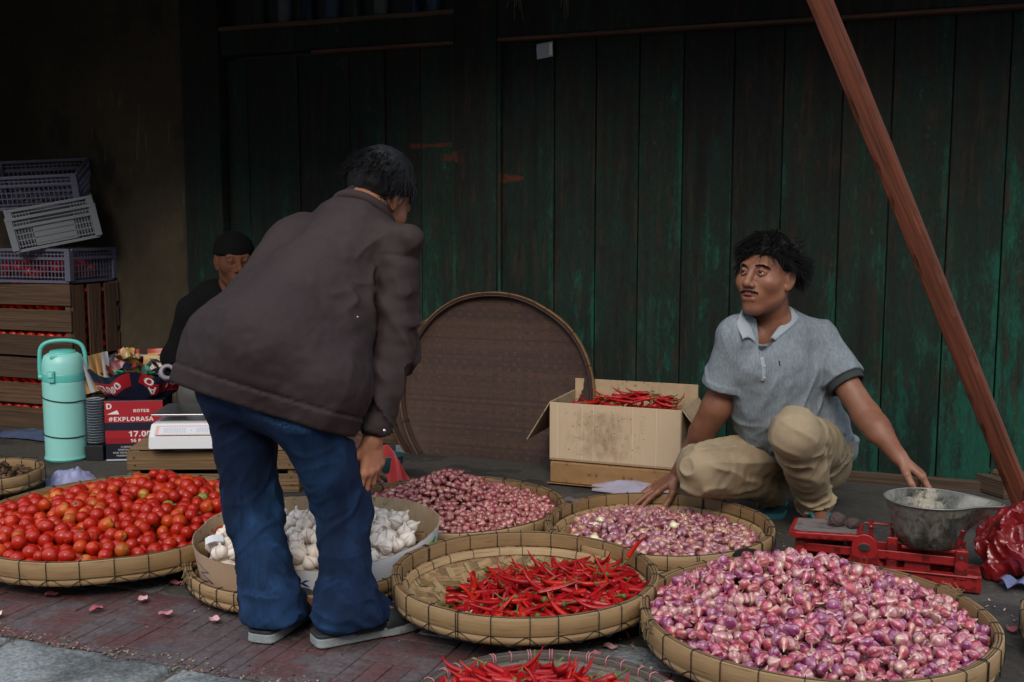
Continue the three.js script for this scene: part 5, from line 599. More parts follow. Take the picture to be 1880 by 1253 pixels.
// ---------- snack carton with sachets ----------
{
  const ad = canvasTex(512, 640, (c, w, h) => {
    c.fillStyle = '#15182c'; c.fillRect(0, 0, w, h); c.fillStyle = '#9c1b26'; c.fillRect(0, 0, w, 230); c.fillRect(0, 315, w, 80); c.fillStyle = '#8a1420'; c.fillRect(0, 395, w, 60); c.fillStyle = '#101224'; c.fillRect(0, 455, w, 185);
    c.fillStyle = '#d8d4d2'; c.font = 'bold 84px sans-serif'; c.fillText('D', 10, 84); c.beginPath(); c.moveTo(20, 140); c.lineTo(110, 95); c.lineTo(130, 140); c.fill(); c.font = 'bold 46px sans-serif'; c.fillText('ROTEB', 250, 120); c.font = 'bold 64px sans-serif'; c.fillText('#EXPLORASA', 32, 215); c.font = 'bold 82px sans-serif'; c.fillText('17.000', 200, 382); c.font = 'bold 50px sans-serif'; c.fillText('16 BATANG', 215, 442);
    c.font = '26px sans-serif'; for (const [t, x, y] of [['CUMMUN', 130, 500], ['KARENA', 105, 530], ['KAN TIDAK', 60, 562], ['PERNAH', 90, 594]]) c.fillText(t, x, y); c.fillStyle = '#aab0b8'; c.fillRect(0, 622, w, 18);
  });
  const cx = -1.66, cz = -4.66, o = thing('snack_carton', 'dark red and navy printed carton with a price of 17.000', 'carton', [cx, 0, cz], 0.1), navy = mat(0x171a2c, 0.5), adM = mat(0xffffff, 0.45, { map: ad });
  part('body', box(0.25, 0.268, 0.19, 0.003), navy, o, [0, 0.135, 0]); part('printed_front', box(0.248, 0.264, 0.002, 0.0006), adM, o, [0, 0.135, 0.0965]);
  // flared printed tray on top
  const strip = canvasTex(1024, 200, (c, w, h) => { c.fillStyle = '#171a30'; c.fillRect(0, 0, w, h); c.fillStyle = '#a01c26'; const up = (t, x, y, s, r) => { c.save(); c.translate(x, y); c.rotate(r); c.fillStyle = '#a01c26'; c.fillRect(-12, -s, t.length * s * 0.72, s * 1.3); c.fillStyle = '#d8d4d2'; c.font = `bold ${s}px sans-serif`; c.fillText(t, 0, 0); c.restore(); }; for (let k = 0; k < 2; k++) { const X = k * 512; up('LO!', X + 250, 50, 64, Math.PI); up('A', X + 96, 60, 60, Math.PI * 0.94); up('O', X + 40, 50, 56, 0.2); up('17.000', X + 310, 140, 60, -0.35); c.fillStyle = '#a01c26'; c.fillRect(X + 150, 120, 120, 16); } });
  const pos = [], idx = [], uv = [], seg = 40, prof = [[0.10, 0.262], [0.15, 0.31], [0.185, 0.385], [0.181, 0.387], [0.145, 0.315], [0.095, 0.268]]; prof.forEach(([r, y], j) => { for (let i = 0; i <= seg; i++) { const a = i / seg * Math.PI * 2, k = 1 + 0.09 * Math.cos(4 * a) + 0.05 * Math.sin(7 * a + j); pos.push(r * k * Math.cos(a) * 1.12, y + (y > 0.3 ? 0.016 * Math.sin(5 * a) + (Math.sin(a) < 0 ? 0.07 : 0) * sstep(0, 1, -Math.sin(a)) : 0), r * k * Math.sin(a) * 0.72); uv.push(1 - i / seg + 0.25, j < 3 ? j / 2 : 1 - (j - 3) / 2); } }); for (let j = 0; j < prof.length - 1; j++) for (let i = 0; i < seg; i++) { const a = j * (seg + 1) + i, b = a + seg + 1; idx.push(a, b, a + 1, a + 1, b, b + 1); }
  strip.wrapS = THREE.RepeatWrapping; part('flared_tray', geom(pos, idx, uv), mat(0xffffff, 0.35, { map: strip, side: THREE.DoubleSide }), o); shade(o);
  const sac = [0, 1].map(k => canvasTex(128, 128, (c, w, h) => { c.fillStyle = '#a98452'; c.fillRect(0, 0, w, h); c.fillStyle = k ? '#9c2f20' : '#b89a6a'; c.fillRect(0, 0, w, 24); c.fillStyle = '#3a9aa0'; c.beginPath(); c.ellipse(36, 62, 20, 24, 0.4, 0, 7); c.fill(); c.fillStyle = '#d8d4c8'; c.beginPath(); c.moveTo(64, 96); c.lineTo(96, 50); c.lineTo(106, 56); c.lineTo(92, 118); c.lineTo(56, 120); c.fill(); c.fillRect(86, 30, 26, 12); c.fillStyle = '#5a3a22'; c.beginPath(); c.arc(80, 108, 10, 0, 7); c.fill(); })).map(t => mat(0xffffff, 0.3, { map: t }));
  const row = [[-0.072, 0.42, -0.035, 0, 'tan sachet with a teal mark standing left in the snack carton'], [0.06, 0.42, -0.03, 0, 'tan sachet with a teal mark standing right in the snack carton'], [-0.06, 0.445, -0.06, 1, 'red topped sachet standing behind the left tan sachet'], [0.075, 0.448, -0.06, 1, 'red topped sachet standing behind the right tan sachet'], [0.13, 0.43, -0.045, 1, 'red topped sachet leaning at the carton\'s right end']];
  row.forEach(([x, y, z, k, l], i) => { const g = sheet(8, 8, (a, b) => [(a - 0.5) * 0.095, (0.5 - b) * 0.1, 0.006 * Math.sin(a * 3.1) * Math.sin(b * 3.1)], 0.0001), q = g.attributes.position; for (let n = 0; n < 81; n++) q.setZ(n + 81, -q.getZ(n) - 0.001); g.computeVertexNormals(); const s = single('sachet', uvBy(g, (a, b) => [a / 0.095 + 0.5, b / 0.1 + 0.5]), sac[k], l, 'sachet', 'sachets in the snack carton'); s.position.set(cx + x, y - 0.02, cz + z); s.rotation.set(-0.12, 0.08 * (i - 2), (i - 2) * 0.05); shade(s); });
  const pk = [0x8a2a22, 0x1c2038, 0xa08a5a, 0x2a2a30, 0xb0a894, 0x6a1c24, 0x3a5a4a, 0x9a7a3a].map(c => mat(c, 0.35, { map: T.scuff })); for (let k = 0; k < 34; k++) { const a = R() * 6.28, r = Math.sqrt(R()), g = sheet(5, 5, (s, t) => [(s - 0.5) * rnd(0.05, 0.09), 0.006 * Math.sin(s * 3.1) * Math.sin(t * 3.1) + 0.01 * (vn(s * 4 + k, t * 4) - 0.5), (t - 0.5) * 0.06], 0.002); const s = single('packet', g, pk[k % 8], 'small crumpled packet in the clutter on top of the snack carton', 'packet', 'packets heaped on the snack carton'); s.position.set(cx + r * 0.17 * Math.cos(a) + 0.02, 0.36 + rnd(0, 0.045) + (Math.sin(a) < 0 ? 0.04 : 0), cz + r * 0.10 * Math.sin(a)); s.rotation.set(rnd(-1.1, 1.1), R() * 6, rnd(-1.1, 1.1)); shade(s); }
  const gm = [mat(0x1f8a5e, 0.4), mat(0x9a2030, 0.4), mat(0x2a7a50, 0.4)]; for (let k = 0; k < 12; k++) { const s = thing('lighter', k % 5 === 3 ? 'red plastic stick among the green ones in the snack carton' : 'green plastic stick heaped at the front of the snack carton', 'stick', [cx - 0.02 + rnd(-0.06, 0.09), 0.372 + rnd(0, 0.018), cz + 0.06 + rnd(-0.02, 0.02)], 0, k % 5 === 3 ? 'red sticks in the carton' : 'green sticks in the carton'); s.rotation.set(0, rnd(-0.6, 0.6), rnd(-0.25, 0.25)); part('barrel', box(0.07, 0.009, 0.011, 0.003, 2), k % 5 === 3 ? gm[1] : gm[k % 2 * 2], s); part('tip', box(0.012, 0.008, 0.01, 0.002), M.steel, s, [0.04, 0, 0]); shade(s); }
  const roll = thing('tape_roll', 'white paper roll lying at the right of the snack carton', 'roll', [cx + 0.15, 0.385, cz + 0.06], 0.5); part('roll_body', lathe([[0.018, -0.02], [0.036, -0.02], [0.036, 0.02], [0.018, 0.02], [0.018, -0.02]], 28).rotateX(1.2), mat(0x8e8c96, 0.6), roll); part('core', lathe([[0.015, -0.021], [0.0178, -0.021], [0.0178, 0.021], [0.015, 0.021], [0.015, -0.021]], 24).rotateX(1.2), navy, roll); shade(roll);
  for (let k = 0; k < 5; k++) { const s = single('sachet', sheet(5, 10, (a, b) => [(a - 0.5) * 0.03, b * 0.16, 0.01 * Math.sin(b * 2 + a * 3)]), mat([0xb0895a, 0xa9a9ae, 0x9a7a4a][k % 3], 0.35), ['brown sachet strip hanging outermost on the flask side of the carton', 'grey sachet strip hanging on the flask side of the carton', 'tan sachet strip third on the flask side of the carton', 'brown sachet strip fourth on the flask side of the carton', 'innermost sachet strip on the flask side of the carton'][k], 'sachet', 'sachet strips on the snack carton'); s.position.set(cx - 0.21 + k * 0.022, 0.29 + k * 0.006, cz + 0.03); s.rotation.set(-0.1, 0.5, 0.3 - k * 0.05); shade(s); }
}

// ---------- people ----------
const sub = (a, b) => [a[0] - b[0], a[1] - b[1], a[2] - b[2]], add = (a, b, s = 1) => [a[0] + b[0] * s, a[1] + b[1] * s, a[2] + b[2] * s], mid = (a, b, t = 0.5) => [lerp(a[0], b[0], t), lerp(a[1], b[1], t), lerp(a[2], b[2], t)];
const nrm = a => { const l = Math.hypot(...a); return [a[0] / l, a[1] / l, a[2] / l]; }, crs = (a, b) => [a[1] * b[2] - a[2] * b[1], a[2] * b[0] - a[0] * b[2], a[0] * b[1] - a[1] * b[0]], dot = (a, b) => a[0] * b[0] + a[1] * b[1] + a[2] * b[2];
const n3 = (x, y, z, f) => PN.noise(x * f + 50.2, y * f + 50.6, z * f + 50.37) * 0.75;
// a frame: x to the figure's left, y up, z forward
function frame(o, fwd, up) { const z = nrm(fwd), x = nrm(crs(up, z)), y = crs(z, x); return { o, x, y, z, to: (px, py, pz) => { const d = [px - o[0], py - o[1], pz - o[2]]; return [dot(d, x), dot(d, y), dot(d, z)]; }, from: p => [0, 1, 2].map(i => o[i] + x[i] * p[0] + y[i] * p[1] + z[i] * p[2]), dir: p => [0, 1, 2].map(i => x[i] * p[0] + y[i] * p[1] + z[i] * p[2]) }; }
function bounds(pts, pad) { const lo = [1e9, 1e9, 1e9], hi = [-1e9, -1e9, -1e9]; for (const p of pts) for (let i = 0; i < 3; i++) { lo[i] = Math.min(lo[i], p[i] - pad); hi[i] = Math.max(hi[i], p[i] + pad); } return [lo, hi]; }
// hand: wrist, direction of the fingers, back of the hand, side vector towards the thumb, curl per finger (thumb first)
function handSDF(w, d, b, ts, curl, spread = 1, sc = 1) {
  d = nrm(d); b = nrm(sub(b, d.map(c => c * dot(b, d)))); ts = nrm(crs(d, b)).map(c => c * Math.sign(dot(crs(d, b), ts) || 1)); const pt = (a, c, e) => [0, 1, 2].map(i => w[i] + (d[i] * a + ts[i] * c + b[i] * e) * sc), tips = [], all = [w];
  const palm = [], fing = []; const L = [[0.043, 0.026, 0.021], [0.047, 0.03, 0.022], [0.043, 0.028, 0.021], [0.034, 0.021, 0.019]];
  for (let i = 0; i < 4; i++) {
    const k0 = pt(0.012, 0.016 - 0.011 * i, 0), k1 = pt(0.09 - 0.005 * i * i * 0.5, 0.029 - 0.0195 * i, 0.002 - 0.002 * Math.abs(i - 1.3)); palm.push(cone(k0, k1, 0.0135 * sc, 0.0115 * sc)); const ch = []; let p = k1, a = 0, fan = (0.16 - 0.11 * i) * spread;
    for (let j = 0; j < 3; j++) { a += curl[i + 1][j]; const dir = nrm([0, 1, 2].map(q => (d[q] * Math.cos(fan) + ts[q] * Math.sin(fan)) * Math.cos(a) - b[q] * Math.sin(a))), q = add(p, dir, L[i][j] * sc), r0 = (0.0098 - 0.0009 * j - (i === 3 ? 0.0012 : 0)) * sc; ch.push(cone(p, q, r0, r0 - 0.0009 * sc)); p = q; all.push(q); } tips.push(p); fing.push(joined(ch, 0.004));
  }
  palm.push(cone(pt(0.02, 0.012, -0.004), pt(0.07, -0.012, -0.006), 0.017 * sc, 0.014 * sc)); { const ch = []; let p = pt(0.022, 0.022, -0.006), a = curl[0][0], dir0 = [0.62, 0.72, -0.32]; for (let j = 0; j < 3; j++) { const dr = nrm([0, 1, 2].map(q => d[q] * (dir0[0] + 0.35 * j) + ts[q] * (dir0[1] - a * (j + 1) * 0.8) + b[q] * (dir0[2] - a * j * 0.4))), q = add(p, dr, [0.042, 0.033, 0.027][j] * sc), r0 = (0.0135 - 0.0018 * j) * sc; ch.push(cone(p, q, r0, r0 - 0.0012 * sc)); p = q; all.push(q); } tips.push(p); fing.push(joined(ch, 0.005)); }
  const pf = joined(palm, 0.012); return { f: (x, y, z) => { const p = pf(x, y, z); let m = 9; for (const g of fing) { const v = g(x, y, z); if (v < m) m = v; } return smin(p, m, 0.009); }, tips, all, b };
}
// head in its own frame (metres), with sockets, nose, lips, ears
const headParts = (() => {
  const cran = ell([0, 0.028, -0.016], [0.0755, 0.092, 0.096]), face = ell([0, -0.035, 0.022], [0.061, 0.080, 0.068]), jaw = cone([-0.042, -0.062, 0.008], [-0.014, -0.102, 0.058], 0.022, 0.018), jaw2 = cone([0.042, -0.062, 0.008], [0.014, -0.102, 0.058], 0.022, 0.018), chin = ell([0, -0.104, 0.066], [0.022, 0.016, 0.017]);
  const ck1 = ell([0.043, -0.022, 0.055], [0.026, 0.024, 0.026]), ck2 = ell([-0.043, -0.022, 0.055], [0.026, 0.024, 0.026]), brow = cone([-0.036, 0.026, 0.074], [0.036, 0.026, 0.074], 0.0135, 0.0135), bridge = cone([0, 0.02, 0.084], [0, -0.024, 0.106], 0.0085, 0.011), tip = ell([0, -0.030, 0.108], [0.0125, 0.011, 0.012]), al1 = ell([0.0135, -0.034, 0.096], [0.0085, 0.0085, 0.011]), al2 = ell([-0.0135, -0.034, 0.096], [0.0085, 0.0085, 0.011]);
  const s1 = ell([0.032, 0.007, 0.094], [0.020, 0.013, 0.018]), s2 = ell([-0.032, 0.007, 0.094], [0.020, 0.013, 0.018]), muz = ell([0, -0.062, 0.072], [0.034, 0.026, 0.022]), ul = cone([-0.019, -0.0625, 0.086], [0.019, -0.0625, 0.086], 0.0058, 0.0058), ulm = cone([-0.007, -0.0605, 0.0925], [0.007, -0.0605, 0.0925], 0.0058, 0.0058), ll = cone([-0.014, -0.0755, 0.088], [0.014, -0.0755, 0.088], 0.0072, 0.0072), slit = ell([0, -0.0685, 0.096], [0.023, 0.0017, 0.01]);
  const lid = s => [cone([s * 0.019, 0.0105, 0.0835], [s * 0.032, 0.0152, 0.087], 0.0042, 0.0046), cone([s * 0.032, 0.0152, 0.087], [s * 0.0455, 0.009, 0.078], 0.0045, 0.004), cone([s * 0.019, 0.005, 0.0835], [s * 0.032, -0.0005, 0.0858], 0.0034, 0.0036), cone([s * 0.032, -0.0005, 0.0858], [s * 0.0445, 0.0045, 0.078], 0.0036, 0.0034)], lids = joined([...lid(1), ...lid(-1)], 0.003);
  const ear = s => { const o = ell([s * 0.078, 0.0, -0.008], [0.0085, 0.032, 0.02]), c = ell([s * 0.087, 0.002, -0.003], [0.008, 0.019, 0.010]), l = ell([s * 0.075, -0.029, -0.002], [0.007, 0.012, 0.010]); return (x, y, z) => { const sx = x - s * 0.01 * 0, sk = z + (x * s - 0.07) * 0.5; return smin(smax(o(sx, y, sk), -c(sx, y, sk), 0.004), l(sx, y, sk), 0.006); }; }, e1 = ear(1), e2 = ear(-1);
  return (x, y, z) => {
    let d = smin(cran(x, y, z), face(x, y, z), 0.035); d = smin(d, Math.min(jaw(x, y, z), jaw2(x, y, z)), 0.03); d = smin(d, chin(x, y, z), 0.02); d = smin(d, Math.min(ck1(x, y, z), ck2(x, y, z)), 0.03); d = smin(d, brow(x, y, z), 0.018); d = smin(d, muz(x, y, z), 0.022); d = smax(d, -Math.min(s1(x, y, z), s2(x, y, z)), 0.012);
    d = smin(d, bridge(x, y, z), 0.012); d = smin(d, tip(x, y, z), 0.008); d = smin(d, Math.min(al1(x, y, z), al2(x, y, z)), 0.006); d = smin(d, lids(x, y, z), 0.004); d = smin(d, Math.min(ul(x, y, z), ulm(x, y, z)), 0.005); d = smin(d, ll(x, y, z), 0.005); d = smax(d, -slit(x, y, z), 0.003); return smin(d, Math.min(e1(x, y, z), e2(x, y, z)), 0.006);
  };
})();
const skinPal = [rgb(0x8c5e45), rgb(0x704634), rgb(0x9c6850)];
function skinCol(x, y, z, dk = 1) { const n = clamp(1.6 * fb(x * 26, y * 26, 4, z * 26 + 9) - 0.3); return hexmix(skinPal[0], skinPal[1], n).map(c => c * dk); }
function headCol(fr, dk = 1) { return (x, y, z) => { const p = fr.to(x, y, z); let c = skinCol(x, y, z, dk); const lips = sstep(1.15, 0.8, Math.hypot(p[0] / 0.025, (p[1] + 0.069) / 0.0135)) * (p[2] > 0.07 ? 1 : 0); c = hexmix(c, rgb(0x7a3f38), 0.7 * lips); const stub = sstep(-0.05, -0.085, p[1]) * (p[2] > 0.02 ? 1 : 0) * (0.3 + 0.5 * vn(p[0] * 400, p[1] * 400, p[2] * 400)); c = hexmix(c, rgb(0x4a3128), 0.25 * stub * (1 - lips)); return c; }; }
const skinM = mat(0xffffff, 0.52, { vertexColors: true, bumpMap: T.fine, bumpScale: 0.0007 });
const hairM = mat(0x090808, 0.7, { specularIntensity: 0.5 }), hairM2 = mat(0x09090d, 0.66, { specularIntensity: 0.5 });
// tufts of hair: roots on the scalp, combed along a direction field
function strands(fr, n, seed, root, flow, len, r0 = 0.0016) { const r = rng(seed), gs = []; for (let k = 0; k < n; k++) { const p = root(r); if (!p) continue; const d = flow(p, r), L = len(p, r), pts = [], rad = []; let q = p.slice(), v = nrm(d); const out = nrm([p[0], p[1] - 0.02, p[2] + 0.01]), dn = [r() - 0.5, -0.55 + (r() - 0.5) * 0.7, r() - 0.5]; for (let i = 0; i < 5; i++) { pts.push(fr.from(q)); rad.push(r0 * (1 - i / 4.4) * (i ? 1 : 0.9)); q = add(q, v, L / 4); v = nrm([0, 1, 2].map(j => v[j] + dn[j] * 0.32 - out[j] * 0.10)); } gs.push(taper(pts, rad, 3)); } return merge(gs); }
function eyes(o, fr, look) { for (const s of [1, -1]) { const c = fr.from([s * 0.032, 0.0072, 0.0735]), g = new THREE.SphereGeometry(0.0126, 20, 14), e = part('eye', g, mat(0xbdb2a6, 0.2), o, c); const d = nrm(look), ir = add([0, 0, 0], d, 0.0092); part('iris', new THREE.SphereGeometry(0.0074, 14, 10), mat(0x1c110c, 0.12), e, ir); } }
function fur(fr, seed, n, line, len, wid, m, o, name) { const r = rng(seed), gs = []; for (let k = 0; k < n; k++) { const t = r() * 2 - 1, p = line(t, r); p[2] = p[1] < -0.04 ? 0.104 : 0.13; for (let i = 0; i < 60; i++) { const v = headParts(p[0], p[1], p[2]); p[2] -= Math.max(v, 0.0004); if (v < 0.0008) break; } const d = nrm([t * 0.9 + (r() - 0.5) * 0.4, -0.5 * wid + (r() - 0.5) * 0.3, 0.5]); gs.push(taper([p, add(p, d, len * 0.6), add(add(p, d, len), [0, -0.2, -0.3], len * 0.5)].map(q => fr.from(q)), [0.0014, 0.0011, 0.0004], 3)); } part(name, merge(gs), m, o); }
// cloth: cavity at the openings is cut by planes; wrinkles come from stretched noise
const rdg = (x, y, z, ax, f, st) => { const v = 1 - Math.sqrt(wr(x, y, z, ax, f, st) ** 2 + 0.0006) * 3.0; return (v > 0 ? v * v : 0) - 0.35; };
const wr = (x, y, z, ax, f, st) => { const a = x * ax[0] + y * ax[1] + z * ax[2], k = 1 - st; return PN.noise((x - ax[0] * a * k) * f * 0.8 + 31.1, (y - ax[1] * a * k) * f * 0.8 + 17.4, (z - ax[2] * a * k) * f * 0.8 + 50.3) * 0.7; };

// --- the customer in the brown jacket, bent over, back to us
{
  const man = thing('person', 'customer bending forward in a brown jacket, blue jeans and black sandals', 'person');
  const pel = [-0.653, 0.635, -2.680], lh = [-0.710, 0.633, -2.740], rh = [-0.519, 0.601, -2.630], lk = [-0.693, 0.293, -2.760], rk = [-0.437, 0.287, -2.700], la = [-0.600, 0.075, -2.605], ra = [-0.418, 0.075, -2.572], neck = [-0.416, 1.068, -2.960], ls = [-0.555, 0.979, -3.060], rs = [-0.312, 0.936, -2.880], re = [-0.326, 0.709, -2.820], rw = [-0.361, 0.488, -2.700], le = [-0.483, 0.673, -3.120], lw = [-0.485, 0.415, -3.100], hc = [-0.373, 1.115, -3.020];
  const hf = frame(hc, [0.36, -0.62, -0.70], [0.40, 0.74, -0.40]);
  const skinBones = [cone(lh, lk, 0.07, 0.05), cone(lk, la, 0.05, 0.036), cone(rh, rk, 0.05, 0.045), cone(rk, ra, 0.045, 0.036), cone(pel, neck, 0.065, 0.075), cone(ls, rs, 0.05, 0.05), cone(neck, hc, 0.056, 0.052), cone(rs, re, 0.04, 0.034), cone(re, rw, 0.034, 0.025), cone(ls, le, 0.04, 0.034), cone(le, lw, 0.034, 0.025), cone(la, add(la, [0.09, -0.045, -0.1]), 0.032, 0.024), cone(ra, add(ra, [0.15, -0.042, -0.075]), 0.034, 0.026)];
  const body0 = joined(skinBones, 0.03), body = iso(body0, ...bounds([lh, rh, la, ra, ls, rs, lw, rw, neck, hc, [-0.2, 0, -2.7]], 0.13), 0.012, (x, y, z) => skinCol(x, y, z));
  const dHand = nrm([-0.02, -1, 0.05]), hd = handSDF(rw, dHand, [0.75, 0.1, 0.65], [-0.6, 0, 0.75], [[0.25], [0.22, 0.3, 0.22], [0.25, 0.35, 0.25], [0.3, 0.4, 0.28], [0.38, 0.42, 0.3]], 0.5, 0.98), hand = iso((x, y, z) => smin(hd.f(x, y, z), cone(re, rw, 0.034, 0.026)(x, y, z), 0.012), ...bounds(hd.all, 0.03), 0.0032, (x, y, z) => { let c = skinCol(x, y, z, 1.45); for (const t of hd.tips) if (Math.hypot(x - t[0], y - t[1], z - t[2]) < 0.0105 && (x - t[0]) * hd.b[0] + (y - t[1]) * hd.b[1] + (z - t[2]) * hd.b[2] > 0.003) c = rgb(0xc9a48c); return c; });
  const lhd = handSDF(lw, [0.3, -0.9, -0.1], [-0.6, 0, -0.6], [0.6, 0, -0.7], [[0.3], [0.4, 0.5, 0.3], [0.4, 0.5, 0.3], [0.4, 0.5, 0.3], [0.4, 0.5, 0.3]], 0.4), lhand = iso(lhd.f, ...bounds(lhd.all, 0.03), 0.006, (x, y, z) => skinCol(x, y, z));
  const hs = (x, y, z) => { const p = hf.to(x, y, z); return headParts(p[0], p[1], p[2]); }, ncone = cone(neck, add(hc, hf.dir([0, -0.04, -0.02])), 0.057, 0.054), head = iso((x, y, z) => smin(hs(x, y, z), ncone(x, y, z), 0.02), ...bounds([hc, neck], 0.15), 0.004, headCol(hf));
  // toes show in the sandals
  const toes = f => { const g = []; for (let k = 0; k < 5; k++) { const a = add(add(f.o, f.z, 0.165 - 0.012 * k * (k ? 1 : 0)), f.x, 0.03 - 0.017 * k * (k ? 0.95 : 1)), b = add(a, f.z, 0.04 - 0.004 * k); a[1] += 0.03; b[1] += 0.027; g.push(cone(a, b, k ? 0.0095 : 0.0135, k ? 0.0085 : 0.0125)); } const m = joined([cone(add(f.o, [0, 0.055, 0]), add(add(f.o, f.z, 0.12), [0, 0.04, 0]), 0.036, 0.03), cone(add(add(f.o, f.z, 0.1), [0, 0.036, 0]), add(add(f.o, f.z, 0.165), [0, 0.032, 0]), 0.034, 0.03)], 0.02); return (x, y, z) => { let d = m(x, y, z); for (const q of g) d = smin(d, q(x, y, z), 0.006); return d; }; };
  const fL = frame([-0.617, 0.012, -2.585], [0.28, 0, -0.96], [0, 1, 0]), fR = frame([-0.452, 0.012, -2.553], [0.86, 0, -0.51], [0, 1, 0]); fL.x = fL.x.map(c => -c); // big toe on the inside
  const feet = [fL, fR].map(f => iso(toes(f), ...bounds([f.o, add(f.o, f.z, 0.24)], 0.075), 0.005, (x, y, z) => skinCol(x, y, z, 1.0)));
  const bm = part('body', boxUV(merge([body, hand, lhand, head, ...feet])), skinM, man);
  for (const f of [fL, fR]) { // sandals: thick pale sole, black upper
    const sl = new THREE.Shape(); const out = [[0, -0.045], [0.03, -0.04], [0.04, 0.02], [0.043, 0.1], [0.052, 0.17], [0.046, 0.225], [0.015, 0.25], [-0.03, 0.235], [-0.047, 0.18], [-0.04, 0.1], [-0.037, 0.02], [-0.03, -0.04]], cv = new THREE.CatmullRomCurve3(out.map(p => V(p[0], p[1], 0)), true).getPoints(60); sl.setFromPoints(cv.map(p => new THREE.Vector2(p.x, p.y)));
    const mk = (dep, y, sc) => { const g = new THREE.ExtrudeGeometry(sl, { depth: dep, bevelEnabled: true, bevelSize: 0.003, bevelThickness: 0.003, bevelSegments: 2 }), p = g.attributes.position; for (let i = 0; i < p.count; i++) { const q = add(add(f.o, f.x, p.getX(i) * sc), f.z, p.getY(i)); p.setXYZ(i, q[0], y + p.getZ(i), q[2]); } const b = g.index ? g.toNonIndexed() : g; b.computeVertexNormals(); return b; };
    const so = part('sandal', mk(0.017, 0.006, 1), mat(0x99a3a4, 0.7, { map: T.dust, side: THREE.DoubleSide }), man); part('insole', mk(0.004, 0.029, 0.97), mat(0x2a2d2e, 0.7, { side: THREE.DoubleSide }), so);
    for (const [a, w] of [[0.085, 0.075], [0.155, 0.05]]) { const pos = [], idx = [], n = 18, q0 = (t, e, r) => { const q = add(add(f.o, f.x, Math.cos(t) * (0.048 + r)), f.z, a + e * w * 0.5 + 0.014 * Math.sin(t)); return [q[0], 0.026 + Math.sin(t) * (0.044 - 0.006 * e + r), q[2]]; }; for (let k = 0; k <= n; k++) for (const [e, r] of [[-1, 0], [-0.9, 0.003], [0.9, 0.003], [1, 0]]) pos.push(...q0(k / n * Math.PI, e, r)); for (let k = 0; k < n; k++) for (let e = 0; e < 3; e++) { const m = k * 4 + e; idx.push(m, m + 1, m + 4, m + 1, m + 5, m + 4); } part('strap', geom(pos, idx), mat(0x1c2022, 0.5, { side: THREE.DoubleSide }), so); }
  }
  // jacket: torso, yoke and the hanging sleeve
  const T1 = nrm(sub(neck, pel)), tA = [-0.719, 0.704, -2.740], tA2 = [-0.587, 0.949, -3.020], tB = [-0.479, 0.631, -2.640], tB2 = [-0.426, 0.938, -2.920], tC = [-0.609, 0.726, -2.680], tC2 = [-0.452, 0.982, -2.950], hemQ = [-0.606, 0.560, -2.680], hemN = nrm([-0.28, -0.93, 0.16]);
  const torso = joined([cone(tC2, [-0.280, 0.998, -2.860], 0.085, 0.046), cone(tA, tA2, 0.130, 0.112), cone(tB, tB2, 0.108, 0.08), cone(tC, tC2, 0.150, 0.118), cone(tA2, add(tB2, [0.0, 0.035, 0]), 0.105, 0.075), cone(add(neck, [-0.01, -0.02, 0]), add(neck, [0.02, 0.045, -0.02]), 0.09, 0.06), cone(tA, add(tA, hemN, 0.16), 0.13, 0.135), cone(tB, add(tB, hemN, 0.17), 0.112, 0.108), cone(tC, add(tC, hemN, 0.17), 0.14, 0.13)], 0.06);
  const sleeve = joined([cone(rs, re, 0.066, 0.072), cone(re, add(rw, [0.006, 0.035, 0]), 0.070, 0.042)], 0.03), sleeveL = joined([cone(ls, le, 0.05, 0.05), cone(le, add(lw, [0, 0.04, 0]), 0.06, 0.042)], 0.03), aDir = nrm(sub(re, rs)), fDir = nrm(sub(rw, re)), nk = add(neck, [0.03, 0.05, -0.03]);
  const pA = [-0.333, 0.831, -2.760], pB = [-0.630, 0.957, -2.800];
  const fd = nrm([0.55, 0.75, -0.2]), fold = (x, y, z) => { // long soft folds down the back, tighter ones gathering towards the armpit
    const r = Math.hypot(x - pA[0], y - pA[1], z - pA[2]), near = Math.exp(-((r / 0.16) ** 2));
    return 0.010 * n3(x * 0.7, y * 1.2, z, 5.5) + 0.011 * near * rdg(x, y, z, nrm([0.9, 0.45, 0.1]), 17, 0.25) + 0.006 * rdg(x, y, z, fd, 7, 0.18) + 0.003 * rdg(x, y, z, nrm([0.95, -0.3, 0.1]), 10, 0.2) + 0.004 * n3(x + y * 0.6, y * 1.1 - x * 0.5, z, 17) + 0.002 * n3(x, y, z, 45);
  };
  const hemD = (x, y, z) => dot([x - hemQ[0], y - hemQ[1], z - hemQ[2]], hemN);
  // jeans
  const jl = [cone(pel, lh, 0.09, 0.1), cone(lh, lk, 0.099, 0.069), cone(lk, add(la, [-0.005, -0.015, 0]), 0.068, 0.068), cone(add(la, [0, -0.01, 0]), add(la, [0.02, -0.035, -0.06]), 0.066, 0.05)], jr = [cone(pel, rh, 0.1, 0.108), cone(rh, rk, 0.102, 0.065), cone(rk, add(ra, [0, -0.02, 0]), 0.064, 0.068), cone(add(ra, [0, -0.01, 0]), add(ra, [0.075, -0.035, -0.045]), 0.066, 0.046)], JL = joined(jl, 0.05), JR = joined(jr, 0.05), hemL = 0.046, seatB = joined([cone(add(pel, [-0.05, 0.0, -0.02]), add(pel, [0.05, -0.01, 0.02]), 0.095, 0.095)], 0.01);
